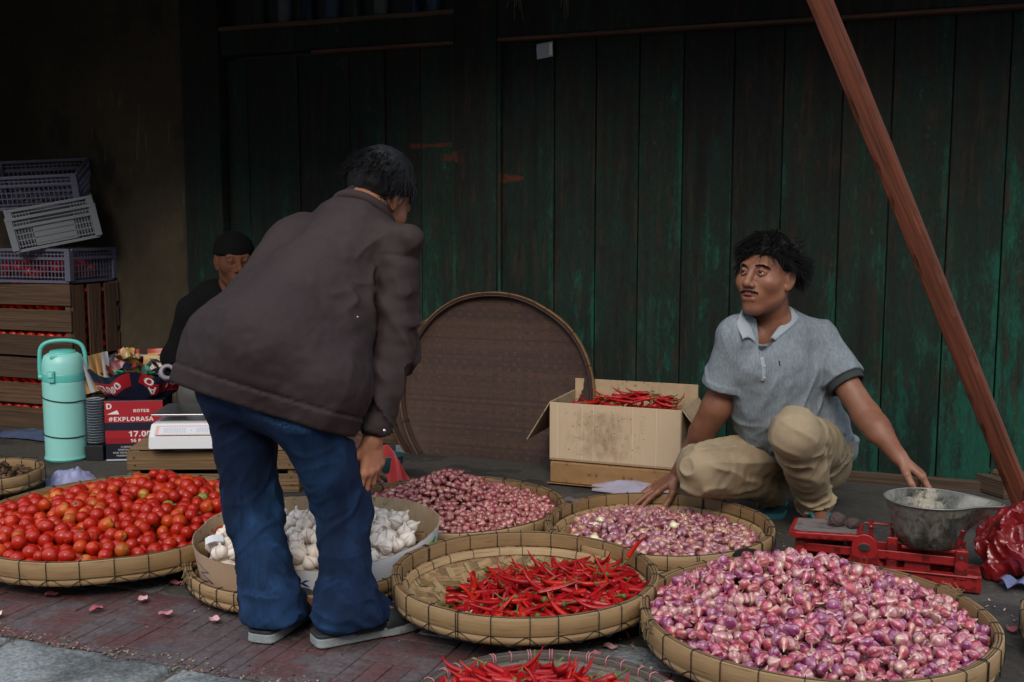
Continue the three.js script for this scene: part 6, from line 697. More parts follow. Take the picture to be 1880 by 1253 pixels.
  const kneeL = lk[1], jeans = (x, y, z) => {
    const a = JL(x, y, z), b = JR(x, y, z); let d = smin(Math.min(a, b), seatB(x, y, z), 0.05); if (Math.abs(a - b) < 0.03 && y > 0.55) d = smin(d, Math.max(a, b), 0.03);
    const low = sstep(0.30, 0.10, y), kn = Math.exp(-(((y - kneeL) / 0.12) ** 2)), hi = sstep(0.5, 0.75, y);
    d -= 0.005 * low + 0.010 * low * rdg(x, y + x * 0.35, z, nrm([0.9, 0.2, 0.5]), 20, 0.3) + 0.008 * kn * rdg(x, y - x * 0.5, z, nrm([0.8, 0.45, 0.3]), 17, 0.25) + 0.008 * n3(x, y * 0.8 + x * 0.5, z, 11) + 0.006 * hi * rdg(x, y, z, nrm([0.7, -0.6, 0.2]), 14, 0.3) + 0.0025 * rdg(x, y, z, nrm([0.9, 0.4, 0]), 26, 0.25);
    if (hemD(x, y, z) < 0.012) d = Math.max(d, torso(x, y, z) + 0.016);
    return Math.max(d, hemL + 0.10 * (0.2 - Math.hypot(x + 0.55, z + 2.75) * 0) * 0 + 0.012 * n3(x, 0, z, 9) - y);
  };
  const jg = iso(jeans, ...bounds([lh, rh, [-0.72, 0.06, -2.5], ra, pel], 0.17), 0.0075, (x, y, z) => { const w = sstep(0.42, 0.7, fb(x * 6, y * 4, 4, z * 6 + 3)), f = 1 + 0.5 * (fb(x * 40, y * 12, 3, z * 40) - 0.5), kn = Math.exp(-(((y - 0.25) / 0.14) ** 2)); return hexmix(rgb(0x12233d), rgb(0x26466a), w * (0.5 + 0.4 * kn)).map(c => c * f); }, 0.05);
  const jm = part('jeans', boxUV(jg), mat(0xffffff, 0.9, { specularIntensity: 0.35, vertexColors: true, map: T.denim, bumpMap: T.weave, bumpScale: 0.0008 }), man);
  const hit = (sdf, p, d) => { let q = p.slice(); for (let i = 0; i < 60; i++) { const v = sdf(...q); q = add(q, d, Math.max(v, 0.0008)); if (v < 0.0012) break; } return q; };
  { const th = mat(0x6f86a4, 0.85), arc = (pts) => part('pocket_stitch', tube(pts.map(q => hit(jeans, q, nrm([0.1, -0.1, -1]))), 0.0011, 4, 40), th, jm); arc([[-0.512, 0.637, -2.300], [-0.500, 0.617, -2.300], [-0.484, 0.608, -2.300], [-0.467, 0.615, -2.300], [-0.455, 0.625, -2.300]]); arc([[-0.672, 0.649, -2.300], [-0.655, 0.637, -2.300], [-0.643, 0.647, -2.300], [-0.635, 0.664, -2.300]]); }
  const jacket = (x, y, z) => {
    const hd = hemD(x, y, z); let t = torso(x, y, z) - fold(x, y, z); t += 0.0035 * Math.exp(-(((hd + 0.052) / 0.004) ** 2)); t -= 0.003 * sstep(-0.052, -0.045, hd); t = smax(t, hd + 0.004 * n3(x, y, z, 8), 0.008);
    const inner = torso(x, y, z) + 0.022; t = Math.max(t, -Math.max(inner, -(hd + 0.07))); // hollow at the hem
    const a = dot([x - rs[0], y - rs[1], z - rs[2]], aDir), w = 0.018 * rdg(x, y + x * 0.7, z, nrm([0.9, -0.5, 0.3]), 15, 0.3) * sstep(0.02, 0.12, a) + 0.008 * n3(x, y * 2, z, 15); let s = sleeve(x, y, z) - w * 0.8; const cuff = dot([x - rw[0], y - rw[1], z - rw[2]], fDir); s += 0.004 * Math.exp(-(((cuff + 0.055) / 0.004) ** 2)); s = smax(s, cuff - 0.0, 0.006); s = Math.max(s, -Math.max(sleeve(x, y, z) + 0.016, -(cuff + 0.045)));
    let s2 = sleeveL(x, y, z) - 0.01 * n3(x, y * 2, z, 15); let d = smin(t, s, 0.003 + 0.02 * sstep(0.06, -0.02, a)); d += 0.016 * sstep(0.03, 0.1, a) * Math.exp(-(((t - s) / 0.010) ** 2)) * sstep(0.03, 0.0, Math.abs(d)); d += 0.004 * Math.exp(-(((a + 0.005) / 0.005) ** 2)) * sstep(0.08, 0.05, Math.hypot(x - rs[0], y - rs[1], z - rs[2])); d = smin(d, s2, 0.02);
    return Math.max(d, -cone(neck, add(nk, [0.05, 0.12, -0.04]), 0.058, 0.062)(x, y, z), dot([x - nk[0], y - nk[1], z - nk[2]], nrm([0.42, 0.85, -0.3])) - 0.012);
  };
  const jk = iso(jacket, ...bounds([tA, tB, tC, rs, rw, re, lw, ls, nk, add(tA, hemN, 0.1)], 0.16), 0.0075, (x, y, z) => { const f = 1 + 0.22 * (fb(x * 9, y * 9, 3, z * 9) - 0.5) + 0.14 * (vn(x * 120, y * 120, z * 120) - 0.5); return hexmix(rgb(0x2c2120), rgb(0x281d1d), sstep(0.4, 0.6, fb(x * 4 + 2, y * 4, 3, z * 4))).map(c => c * f); }, 0.06);
  const jkm = part('jacket', boxUV(jk), mat(0xffffff, 0.72, { vertexColors: true, bumpMap: T.weave, bumpScale: 0.0008, specularIntensity: 0.5 }), man);
  part('snap_button', new THREE.SphereGeometry(0.006, 12, 8), M.steel, jkm, hit(jacket, add(add(rw, fDir, -0.03), [0.1, 0, 0.2]), nrm([-0.4, 0, -0.9])));
  part('snap_button', new THREE.SphereGeometry(0.003, 12, 8), M.steel, jkm, hit(jacket, [-0.364, 0.834, -2.400], nrm([-0.1, -0.1, -1])));
  { const cl = []; for (let k = 0; k <= 24; k++) { const a = k / 24 * Math.PI * 2, ax = nrm([0.30, 0.72, -0.62]), e1 = nrm(crs(ax, [0, 0, 1])), e2 = crs(ax, e1); cl.push(add(add(add(neck, ax, -0.002), e1, Math.cos(a) * 0.075), e2, Math.sin(a) * 0.072)); } part('collar', tube(cl, 0.017, 8, 60, true), mat(0x2d2121, 0.8, { specularIntensity: 0.5 }), jkm); }
  // hair, combed down over the nape
  const hel = ell([0, 0.034, -0.022], [0.092, 0.102, 0.108]), hline = p => p[2] > 0.05 ? 0.05 : p[2] > -0.02 ? lerp(0.0, 0.05, (p[2] + 0.02) / 0.07) : lerp(-0.062, 0.0, clamp((p[2] + 0.08) / 0.06)); const hairSDF = (x, y, z) => { const p = hf.to(x, y, z); return smax(hel(...p) - 0.004 * n3(p[0] * 2, p[1], p[2], 40), (hline(p) - p[1]) * 0.8, 0.012); };
  const hg = iso(hairSDF, ...bounds([hc], 0.16), 0.005), hr = part('hair', merge([hg, strands(hf, 1500, 5, r => { const a = r() * 6.28, e = Math.asin(r() * 1.3 - 0.3 > 1 ? 1 : r() * 1.35 - 0.35), p = [0.088 * Math.cos(e) * Math.cos(a), 0.034 + 0.098 * Math.sin(e), -0.022 + 0.103 * Math.cos(e) * Math.sin(a)]; return p[1] > hline(p) + 0.01 ? p : null; }, (p, r) => [p[0] * 3 + (r() - 0.5) * 0.5, -0.5 + (r() - 0.5) * 0.4, p[2] * 5 + (r() - 0.5) * 0.5], (p, r) => 0.035 + 0.025 * r())]), hairM2, man);
  eyes(man, hf, hf.dir([0, -0.2, 1])); shade(man);
}

// --- the vendor in the grey polo shirt, squatting
{
  const man = thing('person', 'vendor squatting in a grey polo shirt and khaki trousers, reaching for the scale pan', 'person');
  const hc = [0.822, 0.868, -3.420], hf = frame(hc, [-0.72, 0.13, 0.69], [0.06, 1, -0.05]), neck = [0.863, 0.700, -3.490], rs = [0.729, 0.671, -3.430], ls = [1.035, 0.648, -3.570], re = [0.680, 0.432, -3.480], rw = [0.576, 0.157, -3.640], le = [1.153, 0.418, -3.400], lw = [1.202, 0.320, -3.240], pel = [1.025, 0.201, -3.700], rh = [0.937, 0.238, -3.660], rk = [0.619, 0.241, -3.400], ra = [0.937, 0.108, -3.660], lh = [1.100, 0.233, -3.680], lk = [0.886, 0.387, -3.270], la = [1.035, 0.093, -3.520], chest = [0.890, 0.514, -3.520];
  const bones = [cone(rs, re, 0.05, 0.042), cone(re, rw, 0.042, 0.026), cone(ls, le, 0.05, 0.042), cone(le, mid(le, lw, 0.35), 0.042, 0.04), cone(mid(le, lw, 0.3), lw, 0.04, 0.026), cone(re, mid(re, rw, 0.35), 0.042, 0.041), cone(neck, chest, 0.07, 0.09), cone(chest, pel, 0.09, 0.1), cone(rs, ls, 0.045, 0.045), cone(rh, rk, 0.06, 0.05), cone(rk, ra, 0.05, 0.034), cone(lh, lk, 0.06, 0.05), cone(lk, la, 0.05, 0.038), cone(add(hc, hf.dir([0, -0.05, -0.025])), neck, 0.054, 0.06), cone(neck, mid(rs, ls, 0.3), 0.05, 0.04), cone(neck, mid(rs, ls, 0.7), 0.05, 0.04)];
  const B0 = joined(bones, 0.028), body = iso((x, y, z) => B0(x, y, z) - 0.003 * n3(x, y, z, 20), ...bounds([rs, ls, re, rw, le, lw, neck, pel, rk, lk, la, ra], 0.1), 0.009, (x, y, z) => skinCol(x, y, z, 0.92));
  const fo1 = cone(re, rw, 0.04, 0.026), fo2 = cone(le, lw, 0.04, 0.026);
  const hR = handSDF(rw, [-0.86, -0.42, 0.25], [-0.2, 0.95, 0.1], [0.1, 0, 1], [[0.1], [0.05, 0.12, 0.1], [0.02, 0.12, 0.1], [0.05, 0.15, 0.1], [0.1, 0.2, 0.1]], 1.5), gR = iso((x, y, z) => smin(hR.f(x, y, z), fo1(x, y, z), 0.015), ...bounds(hR.all, 0.03), 0.0034, (x, y, z) => skinCol(x, y, z, 0.9));
  const hL = handSDF(lw, [0.66, -0.55, 0.35], [0.45, 0.85, 0.1], [0.1, -0.3, 1], [[0.28], [0.35, 0.55, 0.35], [0.4, 0.6, 0.4], [0.45, 0.65, 0.4], [0.5, 0.7, 0.4]], 0.5), gL = iso((x, y, z) => smin(hL.f(x, y, z), fo2(x, y, z), 0.015), ...bounds(hL.all, 0.03), 0.0034, (x, y, z) => skinCol(x, y, z, 0.98));
  const nc = cone(add(hc, hf.dir([0, -0.05, -0.022])), neck, 0.055, 0.06), HS = 1.03, hs = (x, y, z) => { const p = hf.to(x, y, z); return headParts(p[0] / HS, p[1] / HS, p[2] / HS) * HS; }, head = iso((x, y, z) => smin(hs(x, y, z), nc(x, y, z), 0.018), ...bounds([hc, add(hc, [0, -0.06, 0])], 0.145), 0.0028, headCol(hf));
  const foot = (o, f) => { const fr = frame(o, f, [0, 1, 0]), g = [cone(add(o, [0, 0.045, 0]), fr.from([0, 0.035, 0.1]), 0.036, 0.03), cone(fr.from([0, 0.03, 0.09]), fr.from([0, 0.028, 0.15]), 0.036, 0.032)]; for (let k = 0; k < 5; k++) g.push(cone(fr.from([-0.03 + 0.016 * k, 0.026, 0.15]), fr.from([-0.034 + 0.017 * k, 0.022, 0.205 - 0.009 * k]), k ? 0.0095 : 0.0135, k ? 0.0085 : 0.0125)); return [fr, joined(g, 0.012)]; };
  const [f1, s1] = foot([0.985, 0.02, -3.86], [-0.35, 0, 0.94]), [f2, s2] = foot([la[0] + 0.005, 0.02, la[2] - 0.02], [-0.15, 0, 0.98]); const sk1 = cone(ra, [0.985, 0.07, -3.86], 0.036, 0.034), sk2 = cone(la, [la[0] + 0.005, 0.06, la[2] - 0.02], 0.038, 0.036);
  const feet = [iso((x, y, z) => smin(s1(x, y, z), sk1(x, y, z), 0.02), ...bounds([f1.o, f1.from([0, 0, 0.22]), ra], 0.06), 0.005, (x, y, z) => skinCol(x, y, z, 0.9)), iso((x, y, z) => smin(s2(x, y, z), sk2(x, y, z), 0.02), ...bounds([f2.o, f2.from([0, 0, 0.22]), la], 0.06), 0.005, (x, y, z) => skinCol(x, y, z, 0.9))];
  part('body', boxUV(merge([body, gR, gL, head, ...feet])), skinM, man);
  for (const fr of [f1, f2]) { const sh = new THREE.Shape(new THREE.CatmullRomCurve3([[0, -0.05], [0.035, -0.03], [0.037, 0.06], [0.05, 0.15], [0.035, 0.215], [-0.03, 0.225], [-0.052, 0.16], [-0.037, 0.06], [-0.035, -0.03]].map(p => V(p[0], p[1], 0)), true).getPoints(50).map(p => new THREE.Vector2(p.x, p.y))), g = new THREE.ExtrudeGeometry(sh, { depth: 0.014, bevelEnabled: true, bevelSize: 0.002, bevelThickness: 0.002, bevelSegments: 2 }), p = g.attributes.position; for (let i = 0; i < p.count; i++) { const q = fr.from([p.getX(i), 0, p.getY(i)]); p.setXYZ(i, q[0], 0.003 + p.getZ(i), q[2]); } const b = g.index ? g.toNonIndexed() : g; b.computeVertexNormals(); const so = part('flip_flop', b, mat(0x2c6a72, 0.6, { side: THREE.DoubleSide }), man); for (const sx of [-1, 1]) part('strap', taper([fr.from([-0.012, 0.03, 0.165]), fr.from([sx * 0.03, 0.062, 0.11]), fr.from([sx * 0.044, 0.014, 0.05])], [0.005, 0.007, 0.006], 6), mat(0x2f7078, 0.55), so); }
  // trousers
  const cuffD = nrm(sub(la, lk)), cuffDr = nrm(sub(ra, rk)), L1 = joined([cone(lh, lk, 0.105, 0.078), cone(lk, la, 0.077, 0.060)], 0.02), R1 = joined([cone(rh, rk, 0.10, 0.082), cone(rk, ra, 0.08, 0.058)], 0.02), P1 = joined([cone(add(pel, [-0.06, 0.01, 0.02]), add(pel, [0.06, 0.0, 0]), 0.115, 0.12)], 0.02);
  const trous = (x, y, z) => { let a = L1(x, y, z), b = R1(x, y, z); const kd = Math.hypot(x - lk[0], y - lk[1], z - lk[2]), kr = Math.hypot(x - rk[0], y - rk[1], z - rk[2]), ad = dot(sub([x, y, z], la), cuffD), ar = dot(sub([x, y, z], ra), cuffDr);
    a -= 0.010 * rdg(x, y + x * 0.3, z, nrm([1, 0.25, 0.2]), 20, 0.22) * (0.25 + 0.9 * Math.exp(-(((kd - 0.12) / 0.07) ** 2))) * sstep(0.07, 0.12, kd) + 0.013 * sstep(-0.16, -0.03, ad) * rdg(x, y, z, nrm([1, 0.1, 0.1]), 30, 0.3) + 0.006 * n3(x, y, z, 14) + 0.010 * n3(x, y * 1.3, z, 8) + 0.005 * rdg(x, y, z, nrm([0.9, -0.4, 0.2]), 15, 0.25); a -= 0.004 * sstep(-0.045, -0.04, ad); a = smax(a, ad + 0.004 + 0.006 * n3(x, y, z, 14), 0.008); a = Math.max(a, -Math.max(L1(x, y, z) + 0.014, -(ad + 0.03)));
    b -= 0.016 * rdg(x, y, z, nrm([0.85, -0.15, -0.5]), 16, 0.22) * (0.3 + 0.8 * Math.exp(-(((kr - 0.12) / 0.09) ** 2))) * sstep(0.03, 0.1, kr) + 0.005 * n3(x, y, z, 12) + 0.004 * n3(x, y, z, 30); b = smax(b, ar - 0.005, 0.008); let d = smin(a, b, 0.012); return smin(d, P1(x, y, z), 0.03); };
  const tg = iso(trous, ...bounds([lh, lk, la, rh, rk, ra, pel], 0.15), 0.0068, (x, y, z) => { const f = 1 + 0.24 * (fb(x * 8, y * 8, 3, z * 8 + 4) - 0.5) + 0.12 * (vn(x * 140, y * 60, z * 140) - 0.5), d = sstep(0.6, 0.75, fb(x * 14 + 9, y * 14, 4, z * 14)); return hexmix(rgb(0x94846b), rgb(0x6f6250), 0.5 * d).map(c => c * f); }, 0.05), tm = part('trousers', boxUV(tg), mat(0xffffff, 0.9, { specularIntensity: 0.4, vertexColors: true, bumpMap: T.weave, bumpScale: 0.0006 }), man);
  // polo shirt
  const waist = [0.933, 0.331, -3.580], c1 = [0.793, 0.575, -3.450], c2 = [0.980, 0.553, -3.560], w1 = [0.840, 0.369, -3.520], w2 = [1.069, 0.300, -3.660], c0 = [0.881, 0.582, -3.490], tail = [1.181, 0.240, -3.740];
  const trapR = mid(neck, rs, 0.3), trapL = mid(neck, ls, 0.3), tor = joined([cone(add(neck, [-0.02, 0.005, -0.012]), add(rs, [0, 0.012, 0]), 0.056, 0.05), cone(add(neck, [0.02, 0.02, -0.02]), add(ls, [0, 0.012, 0]), 0.056, 0.05), cone(c1, w1, 0.092, 0.098), cone(c2, w2, 0.096, 0.108), cone(c0, waist, 0.106, 0.118), cone(rs, ls, 0.058, 0.06), cone(add(neck, [0, -0.01, 0]), mid(rs, ls), 0.064, 0.062), cone(w2, tail, 0.1, 0.06)], 0.05), sR = nrm(sub(re, rs)), sL = nrm(sub(le, ls)), slR = cone(rs, add(rs, sR, 0.26), 0.062, 0.074), slL = cone(ls, add(ls, sL, 0.27), 0.064, 0.074), slU = cone(ls, add(ls, sL, 0.27), 0.058, 0.066), UE = 0.175, LE = 0.168;
  const nb = add(neck, hf.dir([0, 0, 0]).map(c => 0)), vb = [0.798, 0.625, -3.370], ncut = cone(vb, add(neck, [-0.005, 0.075, 0.02]), 0.006, 0.085), ncut2 = cone(add(neck, [-0.012, 0.012, 0.02]), add(neck, [0.01, 0.1, -0.01]), 0.056, 0.076);
  const shirt = (x, y, z) => { let t = tor(x, y, z) - 0.012 * n3(x * 0.8, y * 1.4, z, 7) - 0.008 * rdg(x, y, z, nrm([0.4, 1, 0.1]), 13, 0.2) - 0.014 * sstep(0.45, 0.32, y) * rdg(x, y, z, nrm([1, -0.25, 0.3]), 15, 0.22) - 0.003 * n3(x, y, z, 30); const a = dot(sub([x, y, z], rs), sR), b = dot(sub([x, y, z], ls), sL);
    let r = slR(x, y, z) - 0.008 * rdg(x, y, z, nrm(add(sR, [0.7, 0, 0.3])), 15, 0.25) - 0.0025 * sstep(UE - 0.026, UE - 0.02, a); r = smax(r, a - UE, 0.005); r = Math.max(r, -Math.max(slR(x, y, z) + 0.014, -(a - UE + 0.04))); let l = slL(x, y, z) - 0.008 * rdg(x, y, z, nrm(add(sL, [0.6, 0.5, 0.3])), 15, 0.25) - 0.0025 * sstep(LE - 0.026, LE - 0.02, b); l = smax(l, b - LE, 0.005); l = Math.max(l, -Math.max(slL(x, y, z) + 0.013, -(b - LE + 0.04)));
    let d = smin(t, Math.min(r, l), 0.016); return Math.max(d, -ncut(x, y, z), -ncut2(x, y, z), 0.195 - y); };
  const sg = iso(shirt, ...bounds([rs, ls, re, le, waist, tail, neck, add(neck, [0, 0.02, 0])], 0.13), 0.0066, (x, y, z) => { const f = 1 + 0.16 * (fb(x * 10, y * 10, 3, z * 10) - 0.5) + 0.16 * (vn(x * 160, y * 160, z * 160) - 0.5); return rgb(0x889299).map(c => c * f); }, 0.05), sm = part('polo_shirt', boxUV(sg), mat(0xffffff, 0.92, { specularIntensity: 0.4, vertexColors: true, map: T.knit, bumpMap: T.weave, bumpScale: 0.0008 }), man);
  const hit = (sdf, p, d) => { let q = p.slice(); for (let i = 0; i < 80; i++) { const v = sdf(...q); q = add(q, d, Math.max(v * 0.8, 0.0006)); if (v < 0.001) break; } return q; };
  const knitM = mat(0xa3adb6, 0.9, { map: T.knit, side: THREE.DoubleSide });
  { // folded collar: two leaves from the nape to the open front
    const nx = nrm(crs([0, 1, 0], hf.z)), tor0 = mid(rs, ls), fw = nrm(crs(sub(ls, rs), [0, 1, 0])), ff = dot(fw, [0, 0, 1]) > 0 ? fw : fw.map(c => -c), lf = nrm(crs([0, 1, 0], ff));
    const outOf = (p, d) => { const e = 0.004; for (let k = 0; k < 14; k++) { const v = shirt(...p); if (v >= d) break; const g = nrm([shirt(p[0] + e, p[1], p[2]) - shirt(p[0] - e, p[1], p[2]), shirt(p[0], p[1] + e, p[2]) - shirt(p[0], p[1] - e, p[2]), shirt(p[0], p[1], p[2] + e) - shirt(p[0], p[1], p[2] - e)]); p = add(p, g, (d - v) * 0.8); } return p; };
    for (const [s, tipP, sideP] of [[-1, [0.731, 0.677, -3.340], [0.746, 0.745, -3.400]], [1, [0.844, 0.669, -3.380], [0.914, 0.753, -3.470]]]) { // neckline: nape, side of the neck, front tip
      const nape = add(neck, [0.012, 0.06, -0.07]), vtop = add(vb, [s * 0.022, 0.038, -0.004]), line = new THREE.CatmullRomCurve3([nape, add(sideP, [0, 0.012, -0.02]), vtop].map(VA)), rim = new THREE.CatmullRomCurve3([add(nape, [0, -0.035, -0.02]), add(sideP, [s * 0.022, -0.022, 0.004]), tipP].map(VA));
      const g = sheet(24, 6, (a, b) => { const p = line.getPoint(a), q = rim.getPoint(a), k = Math.sin(b * Math.PI * 0.5); let r = [lerp(p.x, q.x, b), lerp(p.y, q.y, b) + 0.010 * Math.sin(b * Math.PI), lerp(p.z, q.z, b)]; return outOf(r, 0.005); }, 0.0014); part('collar', g, knitM, sm); }
    const pk = []; for (let k = 0; k <= 14; k++) { const t = k / 14, q = add(add(vb, ff, 0.25), [0.004 * t, -0.012 - t * 0.075, 0]); pk.push(add(hit(shirt, q, ff.map(c => -c)), ff, -0.003)); } part('placket', taper(pk, pk.map(() => 0.008), 6), knitM, sm); for (const t of [5, 12]) part('button', new THREE.SphereGeometry(0.004, 10, 8), mat(0x9aa2aa, 0.4), sm, add(pk[t], ff, 0.007));
    const lg = hit(shirt, [0.809, 0.607, -3.100], nrm([0.18, -0.05, -1])); part('emblem', box(0.005, 0.017, 0.002, 0.0008), mat(0x1b2438, 0.8), sm, lg, [0, 0.2, 0.15]);
  }
  { const us = (x, y, z) => { const b = dot(sub([x, y, z], ls), sL); return Math.max(slU(x, y, z), -(b - 0.1), b - LE - 0.024, -(slU(x, y, z) + 0.012)); }; part('undershirt_sleeve', iso(us, ...bounds([add(ls, sL, 0.1), add(ls, sL, 0.22)], 0.09), 0.006), mat(0x2c3230, 0.9), man); const un = (x, y, z) => Math.max(tor(x, y, z) + 0.012, ncut(x, y, z) - 0.02, y - neck[1] + 0.055); part('undershirt', iso(un, ...bounds([add(neck, [-0.03, -0.08, 0.05])], 0.09), 0.006), mat(0x2a2e34, 0.9), man); }
  { const pts = []; for (let k = 0; k <= 22; k++) { const a = Math.PI * (1.1 - k / 22 * 1.2) - 0.3, q = add(add(neck, [Math.cos(a) * 0.07, -0.005 - 0.05 * Math.max(0, Math.sin(a)), Math.max(-0.02, Math.sin(a) * 0.075)]), [0, 0, 0]); pts.push(q); } part('necklace', tube(pts, 0.0012, 5, 60), mat(0x3a2418, 0.6), man); }
  // tousled black hair
  const hel = ell([0, 0.045, -0.022], [0.095, 0.102, 0.113]), hl = p => p[2] > 0.055 ? 0.066 : p[2] > 0.025 ? lerp(0.02, 0.066, (p[2] - 0.025) / 0.03) : p[2] > -0.03 ? lerp(0.022, 0.02, (p[2] + 0.03) / 0.055) : lerp(-0.088, 0.022, clamp((p[2] + 0.06) / 0.03));
  const hair = (x, y, z) => { const p = hf.to(x, y, z); return smax(hel(...p) - 0.016 * n3(p[0], p[1], p[2], 26) - 0.008 * n3(p[0], p[1], p[2], 60), (hl(p) - p[1]) * 0.8, 0.012); };
  part('hair', merge([iso(hair, ...bounds([hc], 0.17), 0.0045), strands(hf, 2600, 9, r => { const a = r() * 6.28, sy = r() * 1.5 - 0.5, e = Math.asin(clamp(sy, -1, 1)), p = [0.092 * Math.cos(e) * Math.cos(a), 0.045 + 0.098 * Math.sin(e), -0.022 + 0.109 * Math.cos(e) * Math.sin(a)]; return p[1] > hl(p) + 0.002 ? p : null; }, (p, r) => { const out = nrm([p[0], p[1] - 0.02, p[2] + 0.02]), sw = vn(p[0] * 30 + 5, p[1] * 30 + 5, p[2] * 30 + 5) * 2 - 1; return [out[0] * 0.55 + 0.5 * sw + (r() - 0.5) * 0.4, out[1] * 0.5 - 0.35 + (r() - 0.5) * 0.4, out[2] * 0.55 + 0.5 * (p[1] > 0.08 ? 1 : -0.6) + (r() - 0.5) * 0.4]; }, (p, r) => 0.034 + 0.028 * r(), 0.0021)]), hairM, man);
  fur(hf, 3, 240, (t, r) => [t * 0.027, -0.0478 - 0.006 * t * t - r() * 0.006, 0], 0.009, 1.0, hairM, man, 'moustache');
  for (const s of [1, -1]) fur(hf, 6 + s, 150, (t, r) => [s * (0.034 + t * 0.018), 0.0250 - 0.005 * t * t - 0.001 * t + r() * 0.006, 0], 0.009, -0.3, hairM, man, 'eyebrow');
  eyes(man, { ...hf, from: p => hf.from(p.map(c => c * HS)) }, hf.dir([-0.34, 0.10, 0.95])); shade(man);
}
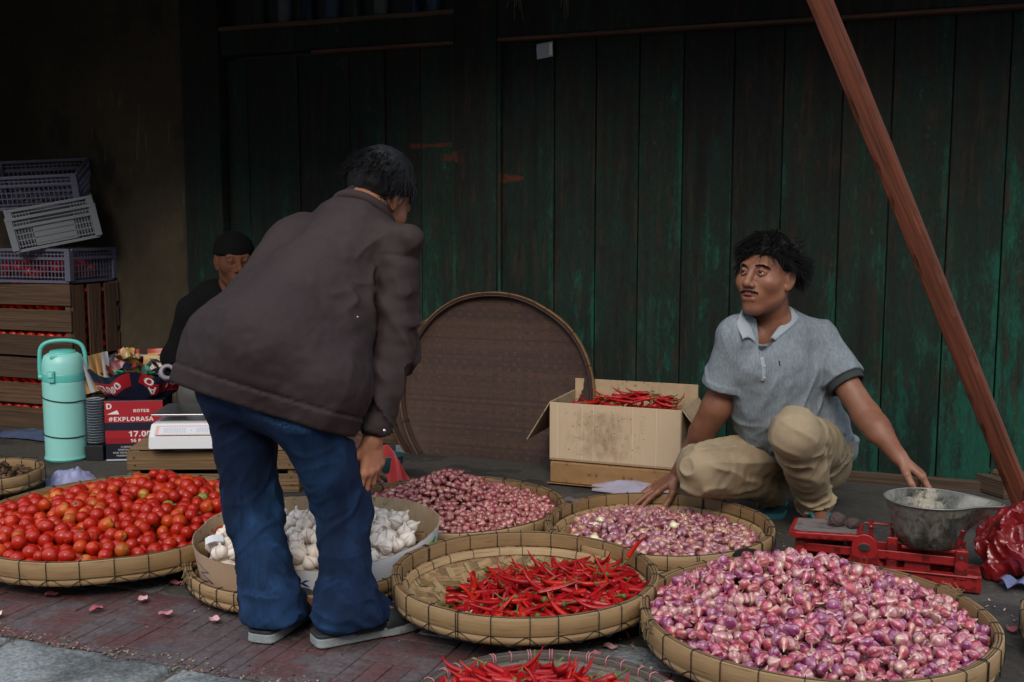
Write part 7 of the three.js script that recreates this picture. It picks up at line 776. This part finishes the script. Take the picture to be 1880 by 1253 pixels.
// --- the person sitting in the shade behind the customer
{
  const man = thing('person', 'person in a black cap and black shirt sitting in the shade behind the customer', 'person');
  const hc = [-1.219, 0.870, -4.670], hf = frame(hc, [0.45, -0.05, 0.9], [0, 1, 0]), neck = [-1.229, 0.737, -4.730], rs = [-1.425, 0.646, -4.710], ls = [-1.100, 0.636, -4.750], re = [-1.499, 0.434, -4.690], rw = [-1.334, 0.291, -4.590], le = [-1.072, 0.407, -4.710], lw = [-1.168, 0.279, -4.590], pel = [-1.301, 0.186, -4.810], rk = [-1.341, 0.322, -4.470], lk = [-1.072, 0.319, -4.490], ra = [rk[0], 0.06, rk[2] - 0.02], la = [lk[0], 0.06, lk[2] - 0.02];
  const B = joined([cone(rs, re, 0.045, 0.036), cone(re, rw, 0.036, 0.026), cone(ls, le, 0.045, 0.036), cone(le, lw, 0.036, 0.026), cone(neck, pel, 0.09, 0.1), cone(rs, ls, 0.045, 0.045), cone(hc, neck, 0.052, 0.056), cone(pel, rk, 0.07, 0.05), cone(rk, ra, 0.05, 0.036), cone(pel, lk, 0.07, 0.05), cone(lk, la, 0.05, 0.036), cone(ra, add(ra, [0, -0.03, 0.14]), 0.034, 0.026), cone(la, add(la, [0, -0.03, 0.14]), 0.034, 0.026)], 0.03);
  const hd = (x, y, z) => { const p = hf.to(x, y, z); return headParts(...p); }, h1 = handSDF(rw, [0.7, -0.5, 0.4], [0, 0.8, 0.5], [0, 0, 1], [[0.3], [0.4, 0.5, 0.3], [0.4, 0.5, 0.3], [0.4, 0.5, 0.3], [0.4, 0.5, 0.3]]), h2 = handSDF(lw, [-0.7, -0.5, 0.4], [0, 0.8, 0.5], [0, 0, 1], [[0.3], [0.4, 0.5, 0.3], [0.4, 0.5, 0.3], [0.4, 0.5, 0.3], [0.4, 0.5, 0.3]]);
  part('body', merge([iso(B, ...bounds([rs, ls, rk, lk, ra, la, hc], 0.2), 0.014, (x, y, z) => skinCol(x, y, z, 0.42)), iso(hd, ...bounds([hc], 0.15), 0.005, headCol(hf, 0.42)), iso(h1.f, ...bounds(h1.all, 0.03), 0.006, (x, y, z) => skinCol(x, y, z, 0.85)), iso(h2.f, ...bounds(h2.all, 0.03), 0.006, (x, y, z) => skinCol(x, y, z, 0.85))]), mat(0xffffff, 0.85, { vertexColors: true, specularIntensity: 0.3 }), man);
  const sh = joined([cone(rs, re, 0.06, 0.056), cone(re, mid(re, rw, 0.75), 0.054, 0.042), cone(ls, le, 0.06, 0.056), cone(le, mid(le, lw, 0.75), 0.054, 0.042), cone(rs, ls, 0.062, 0.062), cone(mid(rs, neck), add(pel, [-0.06, 0.03, 0]), 0.10, 0.12), cone(mid(ls, neck), add(pel, [0.06, 0.03, 0]), 0.10, 0.12)], 0.05), shirt = (x, y, z) => sh(x, y, z) - 0.01 * n3(x, y, z, 12);
  const sm = part('shirt', iso(shirt, ...bounds([rs, ls, re, le, rw, lw, pel], 0.14), 0.011), mat(0x0b0b0d, 0.95, { specularIntensity: 0.3 }), man), tr = joined([cone(pel, rk, 0.1, 0.075), cone(rk, add(ra, [0, 0.03, 0]), 0.072, 0.06), cone(pel, lk, 0.1, 0.075), cone(lk, add(la, [0, 0.03, 0]), 0.072, 0.06)], 0.03); part('trousers', iso((x, y, z) => tr(x, y, z) - 0.008 * n3(x, y, z, 14), ...bounds([rk, lk, ra, la, pel], 0.13), 0.011), mat(0x4a4a48, 0.9), man);
  const hit = (p, d) => { let q = p.slice(); for (let i = 0; i < 80; i++) { const v = shirt(...q); q = add(q, d, Math.max(v, 0.001)); if (v < 0.0015) break; } return q; }, wl2 = mat(0xb4b4b0, 0.8);
  const LP = [[[-1.337, 0.647, -4.200], [-1.339, 0.581, -4.200]], [[-1.337, 0.647, -4.200], [-1.294, 0.651, -4.200], [-1.291, 0.603, -4.200]], [[-1.320, 0.629, -4.200], [-1.299, 0.625, -4.200], [-1.302, 0.603, -4.200], [-1.319, 0.599, -4.200]], [[-1.344, 0.564, -4.200], [-1.309, 0.581, -4.200], [-1.328, 0.542, -4.200], [-1.292, 0.559, -4.200]], [[-1.350, 0.525, -4.200], [-1.329, 0.516, -4.200], [-1.319, 0.533, -4.200]], [[-1.311, 0.516, -4.200], [-1.293, 0.542, -4.200], [-1.290, 0.509, -4.200]], [[-1.338, 0.487, -4.200], [-1.312, 0.498, -4.200], [-1.299, 0.481, -4.200]]]; for (const ln of LP) part('printed_line', tube(ln.map(p => hit(p, nrm([0.02, 0, -1]))), 0.0022, 4, 12), wl2, sm);
  const cap = ell([0, 0.045, -0.016], [0.088, 0.088, 0.108]); part('cap', iso((x, y, z) => { const p = hf.to(x, y, z); const br = Math.max(ell([0, 0.048, 0.11], [0.075, 0.012, 0.075])(...p), -0.02); return smax(cap(...p), 0.028 - p[1], 0.012) + 0 * br; }, ...bounds([hc], 0.22), 0.006), mat(0x08080a, 0.95, { specularIntensity: 0.3 }), man); eyes(man, hf, hf.dir([0, 0, 1])); shade(man);
  const st = thing('low_stool', 'low wooden stool under the seated person in the shade', 'stool', [pel[0], 0, pel[2]]); const ht = Math.max(0.06, pel[1] - 0.1); part('seat', grainUV(box(0.3, 0.03, 0.24, 0.004), 0), M.darkWood, st, [0, ht - 0.015, 0]); for (const x of [-0.11, 0.11]) for (const z of [-0.08, 0.08]) part('leg', grainUV(box(0.035, ht - 0.03, 0.035, 0.003), 1), M.darkWood, st, [x, (ht - 0.03) / 2, z]); shade(st);
}
renderer.render(scene, camera);
